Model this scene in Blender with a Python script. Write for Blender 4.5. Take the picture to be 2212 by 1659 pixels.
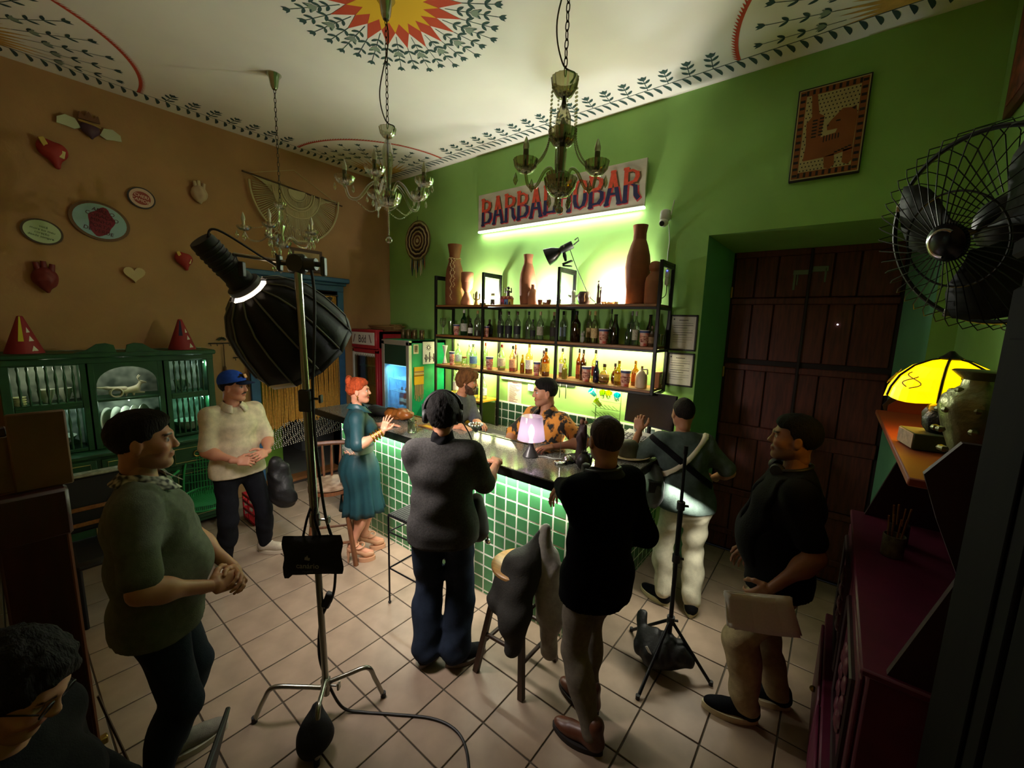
import bpy, math, random
import numpy as np
from mathutils import Matrix, Vector
for _o in list(bpy.data.objects): bpy.data.objects.remove(_o)
S = bpy.context.scene
COL = S.collection
# ---------------------------------------------------------------- camera
def _camera():
    yaw, pit, rol = [math.radians(a) for a in (-38.166, 8.4107, -1.7081)]
    f = np.array([math.sin(yaw)*math.cos(pit), math.cos(yaw)*math.cos(pit), -math.sin(pit)])
    rt = np.array([math.cos(yaw), -math.sin(yaw), 0.]); dn = np.cross(f, rt)
    r = rt*math.cos(rol) + dn*math.sin(rol); d = -rt*math.sin(rol) + dn*math.cos(rol)
    cd = bpy.data.cameras.new('camera'); cam = bpy.data.objects.new('camera', cd); COL.objects.link(cam)
    cd.sensor_width = 36; cd.lens = 885.7/2212*36; cd.clip_start = .02
    m = Matrix.Identity(4)
    for i in range(3): m[i][0] = r[i]; m[i][1] = -d[i]; m[i][2] = -f[i]
    m[0][3], m[1][3], m[2][3] = 0, 0, 2.2
    cam.matrix_world = m; S.camera = cam
_camera()
# ---------------------------------------------------------------- world, exposure
W = bpy.data.worlds.new('night'); S.world = W; W.use_nodes = True
W.node_tree.nodes['Background'].inputs[0].default_value = (.02, .022, .03, 1)
W.node_tree.nodes['Background'].inputs[1].default_value = .3
S.view_settings.view_transform = 'Standard'; S.view_settings.look = 'None'
S.view_settings.exposure = 0.4; S.view_settings.gamma = 1
S.view_settings.use_curve_mapping = False
S.cycles.transparent_max_bounces = 16; S.cycles.max_bounces = 6; S.cycles.diffuse_bounces = 5; S.cycles.glossy_bounces = 3; S.cycles.transmission_bounces = 4
S.cycles.use_adaptive_sampling = True; S.cycles.adaptive_threshold = .04
S.cycles.sample_clamp_indirect = 10.0; S.cycles.caustics_reflective = False; S.cycles.caustics_refractive = False
S.cycles.use_denoising = True
# room: x XL..XR along the bar wall, y YF..YG towards it
XL, XR, YF, YG, ZC = -5.49, .595, -.35, 3.88, 4.19
# ---------------------------------------------------------------- helpers
rnd = random.Random(7)
def lin(c):
    if isinstance(c, str): c = tuple(int(c[i:i+2], 16)/255 for i in (0, 2, 4))
    return tuple((v/12.92 if v <= .04045 else ((v+.055)/1.055)**2.4) for v in c)
def _nn(nt, t, **kw):
    n = nt.nodes.new(t)
    for k, v in kw.items(): setattr(n, k, v)
    return n
MATS = {}
def mat(name, col, rough=.6, metal=0., spec=.5, nz=0, nscale=8, bump=0, bscale=60, emit=None, estr=0, trans=0, stretch=None, sheen=0, attr=None, col2=None, det=4, rp=(.3, .7)):
    """principled with procedural grain: nz mixes towards a second tone, bump adds fine relief"""
    if name in MATS: return MATS[name]
    m = bpy.data.materials.new(name); m.use_nodes = True; nt = m.node_tree; b = nt.nodes['Principled BSDF']; L = nt.links.new
    c = lin(col); b.inputs['Base Color'].default_value = (*c, 1); b.inputs['Roughness'].default_value = rough
    b.inputs['Metallic'].default_value = metal; b.inputs['Specular IOR Level'].default_value = spec
    if trans: b.inputs['Transmission Weight'].default_value = trans
    if sheen: b.inputs['Sheen Weight'].default_value = sheen
    if emit: b.inputs['Emission Color'].default_value = (*lin(emit), 1); b.inputs['Emission Strength'].default_value = estr
    tc = _nn(nt, 'ShaderNodeTexCoord'); vec = tc.outputs['Object']
    if stretch:
        mp = _nn(nt, 'ShaderNodeMapping'); mp.inputs['Scale'].default_value = stretch; L(vec, mp.inputs[0]); vec = mp.outputs[0]
    src = None
    if attr:
        a = _nn(nt, 'ShaderNodeAttribute', attribute_name=attr); src = a.outputs['Color']; L(src, b.inputs['Base Color'])
    if nz:
        n = _nn(nt, 'ShaderNodeTexNoise'); n.inputs['Scale'].default_value = nscale; n.inputs['Detail'].default_value = det; L(vec, n.inputs['Vector'])
        cr = _nn(nt, 'ShaderNodeValToRGB'); cr.color_ramp.elements[0].position = rp[0]; cr.color_ramp.elements[1].position = rp[1]
        k = lin(col2) if col2 else tuple(x*(1-nz) for x in c)
        cr.color_ramp.elements[0].color = (*k, 1); cr.color_ramp.elements[1].color = (*(c if col2 else tuple(min(1, x*(1+nz*.6)) for x in c)), 1)
        L(n.outputs['Fac'], cr.inputs[0])
        if src:
            mx = _nn(nt, 'ShaderNodeMix', data_type='RGBA', blend_type='MULTIPLY'); mx.inputs[0].default_value = nz
            L(src, mx.inputs[6]); L(cr.outputs[0], mx.inputs[7]); L(mx.outputs[2], b.inputs['Base Color'])
        else: L(cr.outputs[0], b.inputs['Base Color'])
    if bump:
        n = _nn(nt, 'ShaderNodeTexNoise'); n.inputs['Scale'].default_value = bscale; n.inputs['Detail'].default_value = 5; L(vec, n.inputs['Vector'])
        bp = _nn(nt, 'ShaderNodeBump'); bp.inputs['Strength'].default_value = bump; bp.inputs['Distance'].default_value = .01
        L(n.outputs['Fac'], bp.inputs['Height']); L(bp.outputs[0], b.inputs['Normal'])
    MATS[name] = m; return m
def glassmat(name, col, gloss=.12, opac=0., rough=.04):
    """thin clear or tinted glass: tinted transparency plus fresnel gloss, light passes through"""
    if name in MATS: return MATS[name]
    m = bpy.data.materials.new(name); m.use_nodes = True; nt = m.node_tree; nt.nodes.clear(); L = nt.links.new
    o = _nn(nt, 'ShaderNodeOutputMaterial'); t = _nn(nt, 'ShaderNodeBsdfTransparent'); t.inputs[0].default_value = (*lin(col), 1)
    g = _nn(nt, 'ShaderNodeBsdfGlossy'); g.inputs['Roughness'].default_value = rough; g.inputs[0].default_value = (.95, .95, .95, 1)
    d = _nn(nt, 'ShaderNodeBsdfTranslucent'); d.inputs[0].default_value = (*lin(col), 1)
    df = _nn(nt, 'ShaderNodeBsdfDiffuse'); df.inputs[0].default_value = (*lin(col), 1)
    ad = _nn(nt, 'ShaderNodeMixShader'); ad.inputs[0].default_value = .5; L(d.outputs[0], ad.inputs[1]); L(df.outputs[0], ad.inputs[2])
    lw = _nn(nt, 'ShaderNodeLayerWeight'); lw.inputs[0].default_value = .25
    ma = _nn(nt, 'ShaderNodeMath', operation='MULTIPLY_ADD'); ma.inputs[1].default_value = .75; ma.inputs[2].default_value = gloss; L(lw.outputs['Fresnel'], ma.inputs[0])
    mc = _nn(nt, 'ShaderNodeMath', operation='MINIMUM'); mc.inputs[1].default_value = .8; L(ma.outputs[0], mc.inputs[0])
    m0 = _nn(nt, 'ShaderNodeMixShader'); m0.inputs[0].default_value = opac; L(t.outputs[0], m0.inputs[1]); L(ad.outputs[0], m0.inputs[2])
    mx = _nn(nt, 'ShaderNodeMixShader'); L(mc.outputs[0], mx.inputs[0]); L(m0.outputs[0], mx.inputs[1]); L(g.outputs[0], mx.inputs[2]); L(mx.outputs[0], o.inputs[0])
    MATS[name] = m; return m
def emis(name, col, strength):
    if name in MATS: return MATS[name]
    m = bpy.data.materials.new(name); m.use_nodes = True; nt = m.node_tree; nt.nodes.clear()
    o = _nn(nt, 'ShaderNodeOutputMaterial'); e = _nn(nt, 'ShaderNodeEmission'); e.inputs[0].default_value = (*lin(col), 1); e.inputs[1].default_value = strength
    nt.links.new(e.outputs[0], o.inputs[0]); MATS[name] = m; return m
V = lambda *a: np.array(a, float)
def basis(d):
    d = np.asarray(d, float); d = d/np.linalg.norm(d); u = np.cross(d, [0, 0, 1.])
    if np.linalg.norm(u) < 1e-4: u = V(1, 0, 0)
    u /= np.linalg.norm(u); return d, u, np.cross(u, d)
class MB:
    def __init__(s): s.v = []; s.f = []; s.m = []; s.k = 0
    def add(s, vs, fs):
        o = len(s.v); s.v += [tuple(map(float, v)) for v in vs]; s.f += [tuple(i+o for i in f) for f in fs]; s.m += [s.k]*len(fs); return s
    def box(s, x0, x1, y0, y1, z0, z1):
        return s.add([(x, y, z) for z in (z0, z1) for y in (y0, y1) for x in (x0, x1)],
                     [(0, 2, 3, 1), (4, 5, 7, 6), (0, 1, 5, 4), (2, 6, 7, 3), (0, 4, 6, 2), (1, 3, 7, 5)])
    def bbox(s, x0, x1, y0, y1, z0, z1, b=.004):
        """box with all edges chamfered"""
        b = min(b, (x1-x0)/2.01, (y1-y0)/2.01, (z1-z0)/2.01); vs = []; fs = []
        X = (x0, x1); Y = (y0, y1); Z = (z0, z1); idx = {}
        for i in (0, 1):
            for j in (0, 1):
                for k in (0, 1):
                    c = V(X[i], Y[j], Z[k]); q = V(b*(1-2*i), b*(1-2*j), b*(1-2*k))
                    for a in range(3):
                        p = c+q; p[a] = c[a]; idx[i, j, k, a] = len(vs); vs.append(p)
        for a in range(3):
            o = [t for t in range(3) if t != a]
            for e in (0, 1):
                key = []
                for (p, q) in ((0, 0), (1, 0), (1, 1), (0, 1)):
                    t = [0, 0, 0]; t[a] = e; t[o[0]] = p; t[o[1]] = q; key.append(idx[(*t, a)])
                flip = (e == 0) != (a == 1); fs.append(tuple(key[::-1] if flip else key))
        for a in range(3):      # edge chamfers along axis a
            o = [t for t in range(3) if t != a]
            for p in (0, 1):
                for q in (0, 1):
                    t0 = [0]*3; t0[o[0]] = p; t0[o[1]] = q; t1 = list(t0); t1[a] = 1
                    f = (idx[(*t0, o[0])], idx[(*t1, o[0])], idx[(*t1, o[1])], idx[(*t0, o[1])]); fs.append(f)
        for i in (0, 1):
            for j in (0, 1):
                for k in (0, 1): fs.append((idx[i, j, k, 0], idx[i, j, k, 1], idx[i, j, k, 2]))
        return s.add(vs, fs)
    def rbox(s, c, half, R=None, b=.004):
        n = len(s.v); s.bbox(-half[0], half[0], -half[1], half[1], -half[2], half[2], b)
        for i in range(n, len(s.v)):
            p = V(*s.v[i]); p = p if R is None else R@p; s.v[i] = tuple(p+np.asarray(c, float))
        return s
    def tube(s, pts, r, n=8, caps=True, closed=False):
        P = [np.asarray(p, float) for p in pts]; N = len(P); rr = r if hasattr(r, '__len__') else [r]*N; vs = []; fs = []
        d0 = P[1]-P[0]; _, u, w = basis(d0)
        for i in range(N):
            a = P[(i+1) % N] if closed or i < N-1 else P[i]; c = P[i-1] if closed or i > 0 else P[i]
            d = a-c; nd = np.linalg.norm(d); d = d/nd if nd > 1e-9 else d0/np.linalg.norm(d0)
            u = u-d*np.dot(u, d); u /= max(1e-9, np.linalg.norm(u)); w = np.cross(d, u)
            for k in range(n):
                t = 2*math.pi*k/n; vs.append(P[i]+rr[i]*(math.cos(t)*u+math.sin(t)*w))
        M = N if closed else N-1
        for i in range(M):
            for k in range(n):
                a, b = i*n+k, i*n+(k+1) % n; c, e = ((i+1) % N)*n+(k+1) % n, ((i+1) % N)*n+k; fs.append((a, b, c, e))
        if caps and not closed: fs.append(tuple(range(n))[::-1]); fs.append(tuple((N-1)*n+k for k in range(n)))
        return s.add(vs, fs)
    def cyl(s, a, b, r0, r1=None, n=16): return s.tube([a, b], [r0, r0 if r1 is None else r1], n)
    def lathe(s, prof, c=(0, 0, 0), n=20, axis=(0, 0, 1), sx=1, sy=1, flute=0, nf=0):
        """prof = [(r, z)...] bottom to top"""
        c = np.asarray(c, float)
        if tuple(axis) == (0, 0, 1): d, u, w = V(0, 0, 1), V(1, 0, 0), V(0, 1, 0)
        else: d, u, w = basis(axis)
        vs = []; fs = []; N = len(prof)
        for (r, z) in prof:
            for k in range(n):
                t = 2*math.pi*k/n; q = max(r, 1e-5)*(1+(flute*math.cos(nf*t) if nf else 0)); vs.append(c+d*z+u*q*sx*math.cos(t)+w*q*sy*math.sin(t))
        for i in range(N-1):
            for k in range(n): fs.append((i*n+k, i*n+(k+1) % n, (i+1)*n+(k+1) % n, (i+1)*n+k))
        if prof[0][0] > 1e-4: fs.append(tuple(range(n))[::-1])
        if prof[-1][0] > 1e-4: fs.append(tuple((N-1)*n+k for k in range(n)))
        return s.add(vs, fs)
    def ball(s, c, r, n=12, m=8):
        r = r if hasattr(r, '__len__') else (r, r, r); vs = []; fs = []
        for i in range(m+1):
            a = math.pi*i/m-math.pi/2
            for k in range(n): t = 2*math.pi*k/n; vs.append((c[0]+r[0]*math.cos(a)*math.cos(t), c[1]+r[1]*math.cos(a)*math.sin(t), c[2]+r[2]*math.sin(a)))
        for i in range(m):
            for k in range(n): fs.append((i*n+k, i*n+(k+1) % n, (i+1)*n+(k+1) % n, (i+1)*n+k))
        return s.add(vs, fs)
    def prism(s, pts, o, u, w, t):
        """2-D outline pts placed at o with axes u, w and thickness t along u x w"""
        o, u, w = [np.asarray(a, float) for a in (o, u, w)]; nrm = np.cross(u, w); n = len(pts)
        A = [o+u*p[0]+w*p[1] for p in pts]; vs = A+[a+nrm*t for a in A]
        fs = [tuple(range(n))[::-1], tuple(range(n, 2*n))]+[(i, (i+1) % n, n+(i+1) % n, n+i) for i in range(n)]
        return s.add(vs, fs)
    def poly(s, P): return s.add(P, [tuple(range(len(P)))])
    def build(s, name, m, parent=None, world=True, smooth=True, ang=42, clean=True):
        me = bpy.data.meshes.new(name); off = V(0, 0, 0)
        if parent is not None and world:
            q = parent
            while q is not None: off = off+np.array(q.location); q = q.parent
        v = np.array(s.v, float)-off
        me.from_pydata(v.tolist(), [], s.f)
        for mm in (m if isinstance(m, (list, tuple)) else [m]): me.materials.append(mm)
        if any(s.m): me.polygons.foreach_set('material_index', s.m)
        if clean:
            import bmesh
            bm = bmesh.new(); bm.from_mesh(me); bmesh.ops.remove_doubles(bm, verts=bm.verts, dist=2e-5); bmesh.ops.recalc_face_normals(bm, faces=bm.faces); bm.to_mesh(me); bm.free()
        if smooth:
            me.polygons.foreach_set('use_smooth', [True]*len(me.polygons)); me.set_sharp_from_angle(angle=math.radians(ang))
        return link(name, me, parent)
def link(name, me, parent=None):
    o = bpy.data.objects.new(name, me); COL.objects.link(o)
    if parent is not None: o.parent = parent
    return o
def thing(name, label, cat, loc=(0, 0, 0), rz=0, group=None):
    o = bpy.data.objects.new(name, None); COL.objects.link(o); o.location = loc; o.rotation_euler = (0, 0, rz); o.empty_display_size = .05
    return tag(o, label, cat, group)
def tag(o, label, cat, group=None):
    o['label'] = label; o['category'] = cat
    if group: o['group'] = group
    return o
def struct(o): o['kind'] = 'structure'; return o
def stuff(o): o['kind'] = 'stuff'; return o
def rot(rx=0, ry=0, rz=0): return np.array(Matrix.Rotation(rz, 3, 'Z')@Matrix.Rotation(ry, 3, 'Y')@Matrix.Rotation(rx, 3, 'X'))
def arc(c, r, a0, a1, n, u=(1, 0, 0), w=(0, 1, 0)):
    c, u, w = [np.asarray(q, float) for q in (c, u, w)]
    return [c+r*(math.cos(a0+(a1-a0)*i/n)*u+math.sin(a0+(a1-a0)*i/n)*w) for i in range(n+1)]
def bez(pts, n=24):
    """Catmull-Rom through pts"""
    P = [np.asarray(p, float) for p in pts]; P = [2*P[0]-P[1]]+P+[2*P[-1]-P[-2]]; out = []
    k = len(P)-3
    for i in range(k):
        a, b, c, d = P[i:i+4]
        for j in range(n):
            t = j/n; out.append(.5*(2*b+(c-a)*t+(2*a-5*b+4*c-d)*t*t+(3*b-a-3*c+d)*t**3))
    return out+[P[-2]]
def text(name, s, size, o, u, w, m, parent, ext=.001, align='CENTER', sx=1.):
    """flat lettering as a mesh, centred at o in the plane of u (reading direction) and w (up)"""
    cu = bpy.data.curves.new(name, 'FONT'); cu.body = s; cu.size = size; cu.align_x = align; cu.align_y = 'CENTER'; cu.extrude = ext; cu.resolution_u = 3
    t = bpy.data.objects.new(name, cu); COL.objects.link(t); bpy.context.view_layer.update()
    me = bpy.data.meshes.new_from_object(t.evaluated_get(bpy.context.evaluated_depsgraph_get())); bpy.data.objects.remove(t)
    off = V(0, 0, 0); q = parent
    while q is not None: off = off+np.array(q.location); q = q.parent
    o, u, w = [np.asarray(a, float) for a in (o, u, w)]; nrm = np.cross(u, w)
    co = np.empty(len(me.vertices)*3); me.vertices.foreach_get('co', co); co = co.reshape(-1, 3)
    co = o+co[:, :1]*sx*u+co[:, 1:2]*w+co[:, 2:]*nrm-off; me.vertices.foreach_set('co', co.ravel()); me.materials.clear(); me.materials.append(m)
    return link(name, me, parent)
def area(name, loc, d, sx, sy, power, col=(1, 1, 1), spread=180, parent=None):
    l = bpy.data.lights.new(name, 'AREA'); l.shape = 'RECTANGLE'; l.size = sx; l.size_y = sy; l.energy = power; l.color = lin(col) if isinstance(col, str) else col; l.spread = math.radians(spread)
    o = bpy.data.objects.new(name, l); COL.objects.link(o); o.location = loc
    o.rotation_euler = Vector(d).to_track_quat('-Z', 'Y').to_euler()
    if parent: o.parent = parent; o.location = Vector(loc)-Vector(parent.location)
    return o
def point(name, loc, power, col, r=.03, parent=None):
    l = bpy.data.lights.new(name, 'POINT'); l.energy = power; l.shadow_soft_size = r; l.color = lin(col) if isinstance(col, str) else col
    o = bpy.data.objects.new(name, l); COL.objects.link(o); o.location = loc
    if parent: o.parent = parent; o.location = Vector(loc)-Vector(parent.location)
    return o
ORD = ['leftmost', 'second', 'third', 'fourth', 'fifth', 'sixth', 'seventh', 'eighth', 'ninth', 'tenth', 'eleventh', 'twelfth', 'thirteenth', 'fourteenth', 'fifteenth', 'sixteenth', 'seventeenth', 'eighteenth', 'nineteenth', 'twentieth', 'twenty-first', 'twenty-second', 'twenty-third', 'twenty-fourth', 'twenty-fifth', 'twenty-sixth', 'twenty-seventh', 'twenty-eighth', 'twenty-ninth', 'thirtieth', 'thirty-first', 'thirty-second', 'thirty-third', 'thirty-fourth']
# ================================================================ THE ROOM
M_tile = mat('floor_tile', '998471', .42, nz=.22, nscale=5, bump=.08, bscale=25, det=8)
M_grout = mat('floor_grout', '4e463b', .9)
M_green = mat('wall_green', '90c065', .75, nz=.10, nscale=2.5, bump=.25, bscale=9)
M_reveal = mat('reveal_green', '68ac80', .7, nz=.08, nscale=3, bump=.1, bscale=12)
M_brown = mat('wall_brown', 'a98055', .85, nz=.10, nscale=3, bump=.12, bscale=40)
M_ceil = mat('ceiling_white', 'ece8dc', .9, nz=.07, nscale=1.2, bump=.05, bscale=30)
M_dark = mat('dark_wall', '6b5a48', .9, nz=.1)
M_oldwood = mat('door_red_wood', '57261a', .6, nz=.45, nscale=9, stretch=(6, 6, .6), bump=.15, bscale=30)
M_blue = mat('blue_paint', '2f5f86', .5, nz=.15, nscale=12)
M_dkgreen = mat('orn_green', '2f4a44', .9); M_gygreen = mat('orn_grey', '84927f', .9)
M_red = mat('orn_red', 'bf4527', .9); M_yel = mat('orn_yellow', 'dfae1c', .9); M_ochre = mat('orn_ochre', 'd0a24e', .9, nz=.25, nscale=14)
# ---- floor: a mortar bed with every tile laid on it
fl = struct(MB().box(XL-.05, XR+.05, YF-.05, YG+.55, -.06, -.006).build('floor', M_grout))
GX, GY, X0, Y0 = .3225, .3255, -2.917, 1.167; g = .004
xs = [X0+GX*k for k in range(-9, 13)]; ys = [Y0+GY*k for k in range(-6, 11)]
_tm = {}
for a, b in zip(xs, xs[1:]):
    for c, d in zip(ys, ys[1:]):
        a2, b2, c2, d2 = max(a, XL), min(b, XR), max(c, YF), d
        if d2 > YG: d2 = min(d, YG) if not (b > -.95 and a < .45) else min(d, 4.40)
        if b2-a2 < .03 or d2-c2 < .03: continue
        if a2 > -4.2 and b2 < -1.25 and c2 > 2.32 and d2 < YG-.6 and d2 < 3.2: pass
        w, h = round(b2-a2, 3), round(d2-c2, 3)
        if (w, h) not in _tm:
            t = MB().bbox(-w/2+g, w/2-g, -h/2+g, h/2-g, -.0065, 0, .0025).build('floor_tile', M_tile, fl, world=False); _tm[w, h] = t.data
        else: t = link('floor_tile', _tm[w, h], fl)
        t.location = ((a2+b2)/2, (c2+d2)/2, rnd.uniform(-.0006, .0004))
# ---- bar wall (green) with the deep door recess
ZR, XA, XD = 2.99, -.964, .47
w = MB().box(XL-.2, XA, YG, YG+.6, 0, ZC).box(XD, XR+.2, YG, YG+.6, 0, ZC).box(XA, XD, YG, YG+.6, ZR, ZC)
wall_back = struct(w.build('wall_back', M_green, smooth=False))
rv = MB()
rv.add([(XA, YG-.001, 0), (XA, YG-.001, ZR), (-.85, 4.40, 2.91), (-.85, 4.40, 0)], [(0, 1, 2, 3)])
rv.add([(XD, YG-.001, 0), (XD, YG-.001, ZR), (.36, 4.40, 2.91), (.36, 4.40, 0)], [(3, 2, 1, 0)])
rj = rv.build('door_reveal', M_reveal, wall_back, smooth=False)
MB().add([(XA, YG-.001, ZR), (XD, YG-.001, ZR), (.36, 4.40, 2.91), (-.85, 4.40, 2.91)], [(0, 1, 2, 3)]).build('reveal_soffit', M_green, wall_back, smooth=False)
# ---- the old double door at the back of the recess: planks on rails
door = bpy.data.objects.new('door_1', None); COL.objects.link(door); door.location = (-.245, 4.40, 0); struct(door)
M_doork = mat('door_dark', '1c0d09', .7, nz=.3)
MB().box(-.86, .37, 4.425, 4.47, 0, 2.93).build('door_backing', M_doork, door)
cols = [(-.835, -.66), (-.66, -.49), (-.49, -.255), (-.255, -.095), (-.095, .075), (.075, .34)]
rows = [(.02, .17), (.22, .60), (.66, 1.18), (1.30, 1.83), (1.93, 2.44), (2.50, 2.86)]
for (x0, x1) in cols:
    for (z0, z1) in rows:
        MB().bbox(x0+.004, x1-.004, 4.405+rnd.uniform(0, .006), 4.43, z0, z1, .006).build('door_plank', M_oldwood, door)
for z in (.17, .60, 1.18, 1.83, 2.44, 2.86):
    for (x0, x1) in ((-.84, -.26), (-.25, .345)):
        MB().bbox(x0, x1, 4.392, 4.43, z-.004, z+.055 if z != 1.18 else z+.12, .008).build('door_rail', M_oldwood, door)
MB().bbox(-.265, -.243, 4.385, 4.43, .02, 2.9, .004).build('door_astragal', M_doork, door)
M_brass = mat('brass', 'b99a55', .4, 1)
for z in (.62, 1.75, 2.5): MB().bbox(-.852, -.832, 4.384, 4.40, z, z+.1, .003).cyl((-.842, 4.388, z), (-.842, 4.388, z+.1), .008).build('hinge', M_brass, door)
MB().ball((-.02, 4.40, 2.27), .006, 8, 6).build('peephole', emis('peep', 'e8f0ff', 3), door)
M_drip = mat('paint_drip', '6d7a68', .8)
d = MB()
for (x0, x1, z0, z1) in ((-.375, -.24, 2.69, 2.73), (-.24, -.13, 2.71, 2.755), (-.37, -.352, 2.56, 2.70), (-.345, -.335, 2.60, 2.70), (-.155, -.14, 2.62, 2.74)): d.bbox(x0, x1, 4.3995, 4.4085, z0, z1, .003)
d.build('paint_drips', M_drip, door)
# ---- brown wall with the curtained doorway
DY0, DY1, DZ = 1.98, 3.0, 2.56
w = MB().box(XL-.2, XL, YF-.2, DY0, 0, ZC).box(XL-.2, XL, DY1, YG+.2, 0, ZC).box(XL-.2, XL, DY0, DY1, DZ, ZC)
wall_left = struct(w.build('wall_left', M_brown, smooth=False))
MB().box(XL-.2, XL, DY0, DY1, 0, .055).build('threshold', mat('threshold_wood', '8d5a30', .6, nz=.2, stretch=(3, .5, 3)), wall_left)
MB().bbox(XL, XL+.03, DY0-.02, DY1+.02, 0, .022).build('threshold_edge', mat('threshold_dark', '2b241f', .6), wall_left)
fr = bpy.data.objects.new('trim_1', None); COL.objects.link(fr); fr.location = (XL, 2.5, 0); struct(fr)
MB().bbox(XL-.2, XL+.045, DY0-.10, DY0, 0, DZ).build('door_jamb', M_blue, fr)
MB().bbox(XL-.2, XL+.045, DY1, DY1+.09, 0, DZ).build('door_jamb', M_blue, fr)
l = MB().bbox(XL, XL+.05, DY0-.10, DY1+.09, DZ, DZ+.08).bbox(XL, XL+.08, DY0-.15, DY1+.12, DZ+.075, DZ+.115, .008).bbox(XL, XL+.12, DY0-.19, DY1+.15, DZ+.11, DZ+.175, .012)
l.build('lintel_cornice', M_blue, fr)
# passage behind the curtain
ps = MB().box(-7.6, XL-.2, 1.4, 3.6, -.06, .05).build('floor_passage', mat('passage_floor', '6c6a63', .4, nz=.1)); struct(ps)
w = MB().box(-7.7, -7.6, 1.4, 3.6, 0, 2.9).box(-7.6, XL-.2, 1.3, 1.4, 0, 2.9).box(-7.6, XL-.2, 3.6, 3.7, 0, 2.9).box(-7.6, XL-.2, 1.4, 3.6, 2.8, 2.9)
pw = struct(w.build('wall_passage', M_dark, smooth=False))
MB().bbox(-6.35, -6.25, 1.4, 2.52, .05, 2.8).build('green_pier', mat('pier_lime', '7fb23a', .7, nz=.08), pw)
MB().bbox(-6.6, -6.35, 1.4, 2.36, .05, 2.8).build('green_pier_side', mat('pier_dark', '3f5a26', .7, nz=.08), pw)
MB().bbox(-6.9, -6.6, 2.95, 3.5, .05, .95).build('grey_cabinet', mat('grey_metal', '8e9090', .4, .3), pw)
# ---- remaining walls and ceiling
wall_right = struct(MB().box(XR, XR+.2, YF-.2, YG+.2, 0, ZC).build('wall_right', mat('wall_right_green', '8aba64', .75, nz=.1, nscale=2.5, bump=.2, bscale=9), smooth=False))
wall_front = struct(MB().box(XL-.2, XR+.2, YF-.2, YF, 0, ZC).build('wall_front', M_brown, smooth=False))
ceil = struct(MB().box(XL-.2, XR+.2, YF-.2, YG+.2, ZC, ZC+.1).build('ceiling', M_ceil, smooth=False))
struct(MB().box(XA-.1, XD+.1, 4.47, 4.56, 0, 3.1).build('wall_recess', M_dark))
# ---- the painted ceiling: flat shapes lying on the plaster
ZP = ZC-.0012
def leaf(mb, p, a, L, w, bend=0., z=ZP):
    """lens leaf from p in direction a (radians), bending by bend"""
    n = 6; c = [V(*p)]; ang = a-bend/2
    for i in range(n): c.append(c[-1]+V(math.cos(ang), math.sin(ang))*L/n); ang += bend/n
    lft, rgt = [], []
    for i, q in enumerate(c):
        t = i/n; d = c[min(i+1, n)]-c[max(i-1, 0)]; d /= np.linalg.norm(d); h = w*.5*math.sin(math.pi*min(1, t*.93+.04))**.8
        if 0 < i < n: lft.append(q+V(-d[1], d[0])*h); rgt.append(q-V(-d[1], d[0])*h)
    P = [c[0]]+lft+[c[-1]]+rgt[::-1]; mb.poly([(x, y, z) for x, y in P])
def strip(mb, p, q, w, z=ZP):
    p, q = V(*p), V(*q); d = (q-p)/np.linalg.norm(q-p); n = V(-d[1], d[0])*w/2
    mb.poly([(*(p+n), z), (*(q+n), z), (*(q-n), z), (*(p-n), z)])
def tulip(mb, p, a, s, z=ZP-.0004):
    d = V(math.cos(a), math.sin(a)); n = V(-d[1], d[0]); p = V(*p)
    for (u, v) in (): pass
    P = [(0, 0), (.35, .42), (.75, .55), (1.05, .62), (.8, .28), (1.15, 0), (.8, -.28), (1.05, -.62), (.75, -.55), (.35, -.42)]
    mb.poly([(*(p+d*s*u+n*s*v), z) for u, v in P])
def sprig(mb, p, a, L, pairs=2, s=1., mb2=None):
    d = V(math.cos(a), math.sin(a)); p = V(*p); strip(mb, p, p+d*L, .005*s)
    for i in range(pairs):
        q = p+d*L*(.22+.5*i/max(1, pairs-1) if pairs > 1 else .4)
        for sg in (-1, 1): leaf(mb, q, a+sg*.75, .058*s, .022*s, -sg*.3)
    tulip(mb, p+d*L, a, .046*s)
G, G2, RD, YL, OC = MB(), MB(), MB(), MB(), MB()
fans = [((XL+.21, YG-.22), -math.pi/2, 0), ((XL+.21, YF+.22), 0, math.pi/2), ((XR-.23, YG-.22), math.pi, 1.5*math.pi), ((XR-.23, YF+.22), math.pi/2, math.pi)]
RF = 1.17
# border lines, S-leaves towards the walls, sprigs towards the room
inset = .215
bx0, bx1, by0, by1 = XL+inset, XR-inset, YF+inset, YG-inset
for p, q in (((bx0, by0), (bx0, by1)), ((bx1, by0), (bx1, by1)), ((bx0, by0), (bx1, by0)), ((bx0, by1), (bx1, by1))): strip(G, p, q, .008)
def run(p, q, nrm):
    p, q, nrm = V(*p), V(*q), V(*nrm); L = np.linalg.norm(q-p); d = (q-p)/L; an = math.atan2(nrm[1], nrm[0]); n = int(L/.078)
    for i in range(n): leaf(G, p+d*L*(i+.5)/n, an+math.pi-.22, .135, .030, .75)
    m = int((L-2*RF-.1)/.17)
    for i in range(m): sprig(G, p+d*(RF+.12+(L-2*RF-.24)*(i+.5)/m), an+.12, .15, 2, 1.25)
run((bx0, by0), (bx0, by1), (1, 0)); run((bx0, by1), (bx1, by1), (0, -1)); run((bx1, by1), (bx1, by0), (-1, 0)); run((bx1, by0), (bx0, by0), (0, 1))
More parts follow.
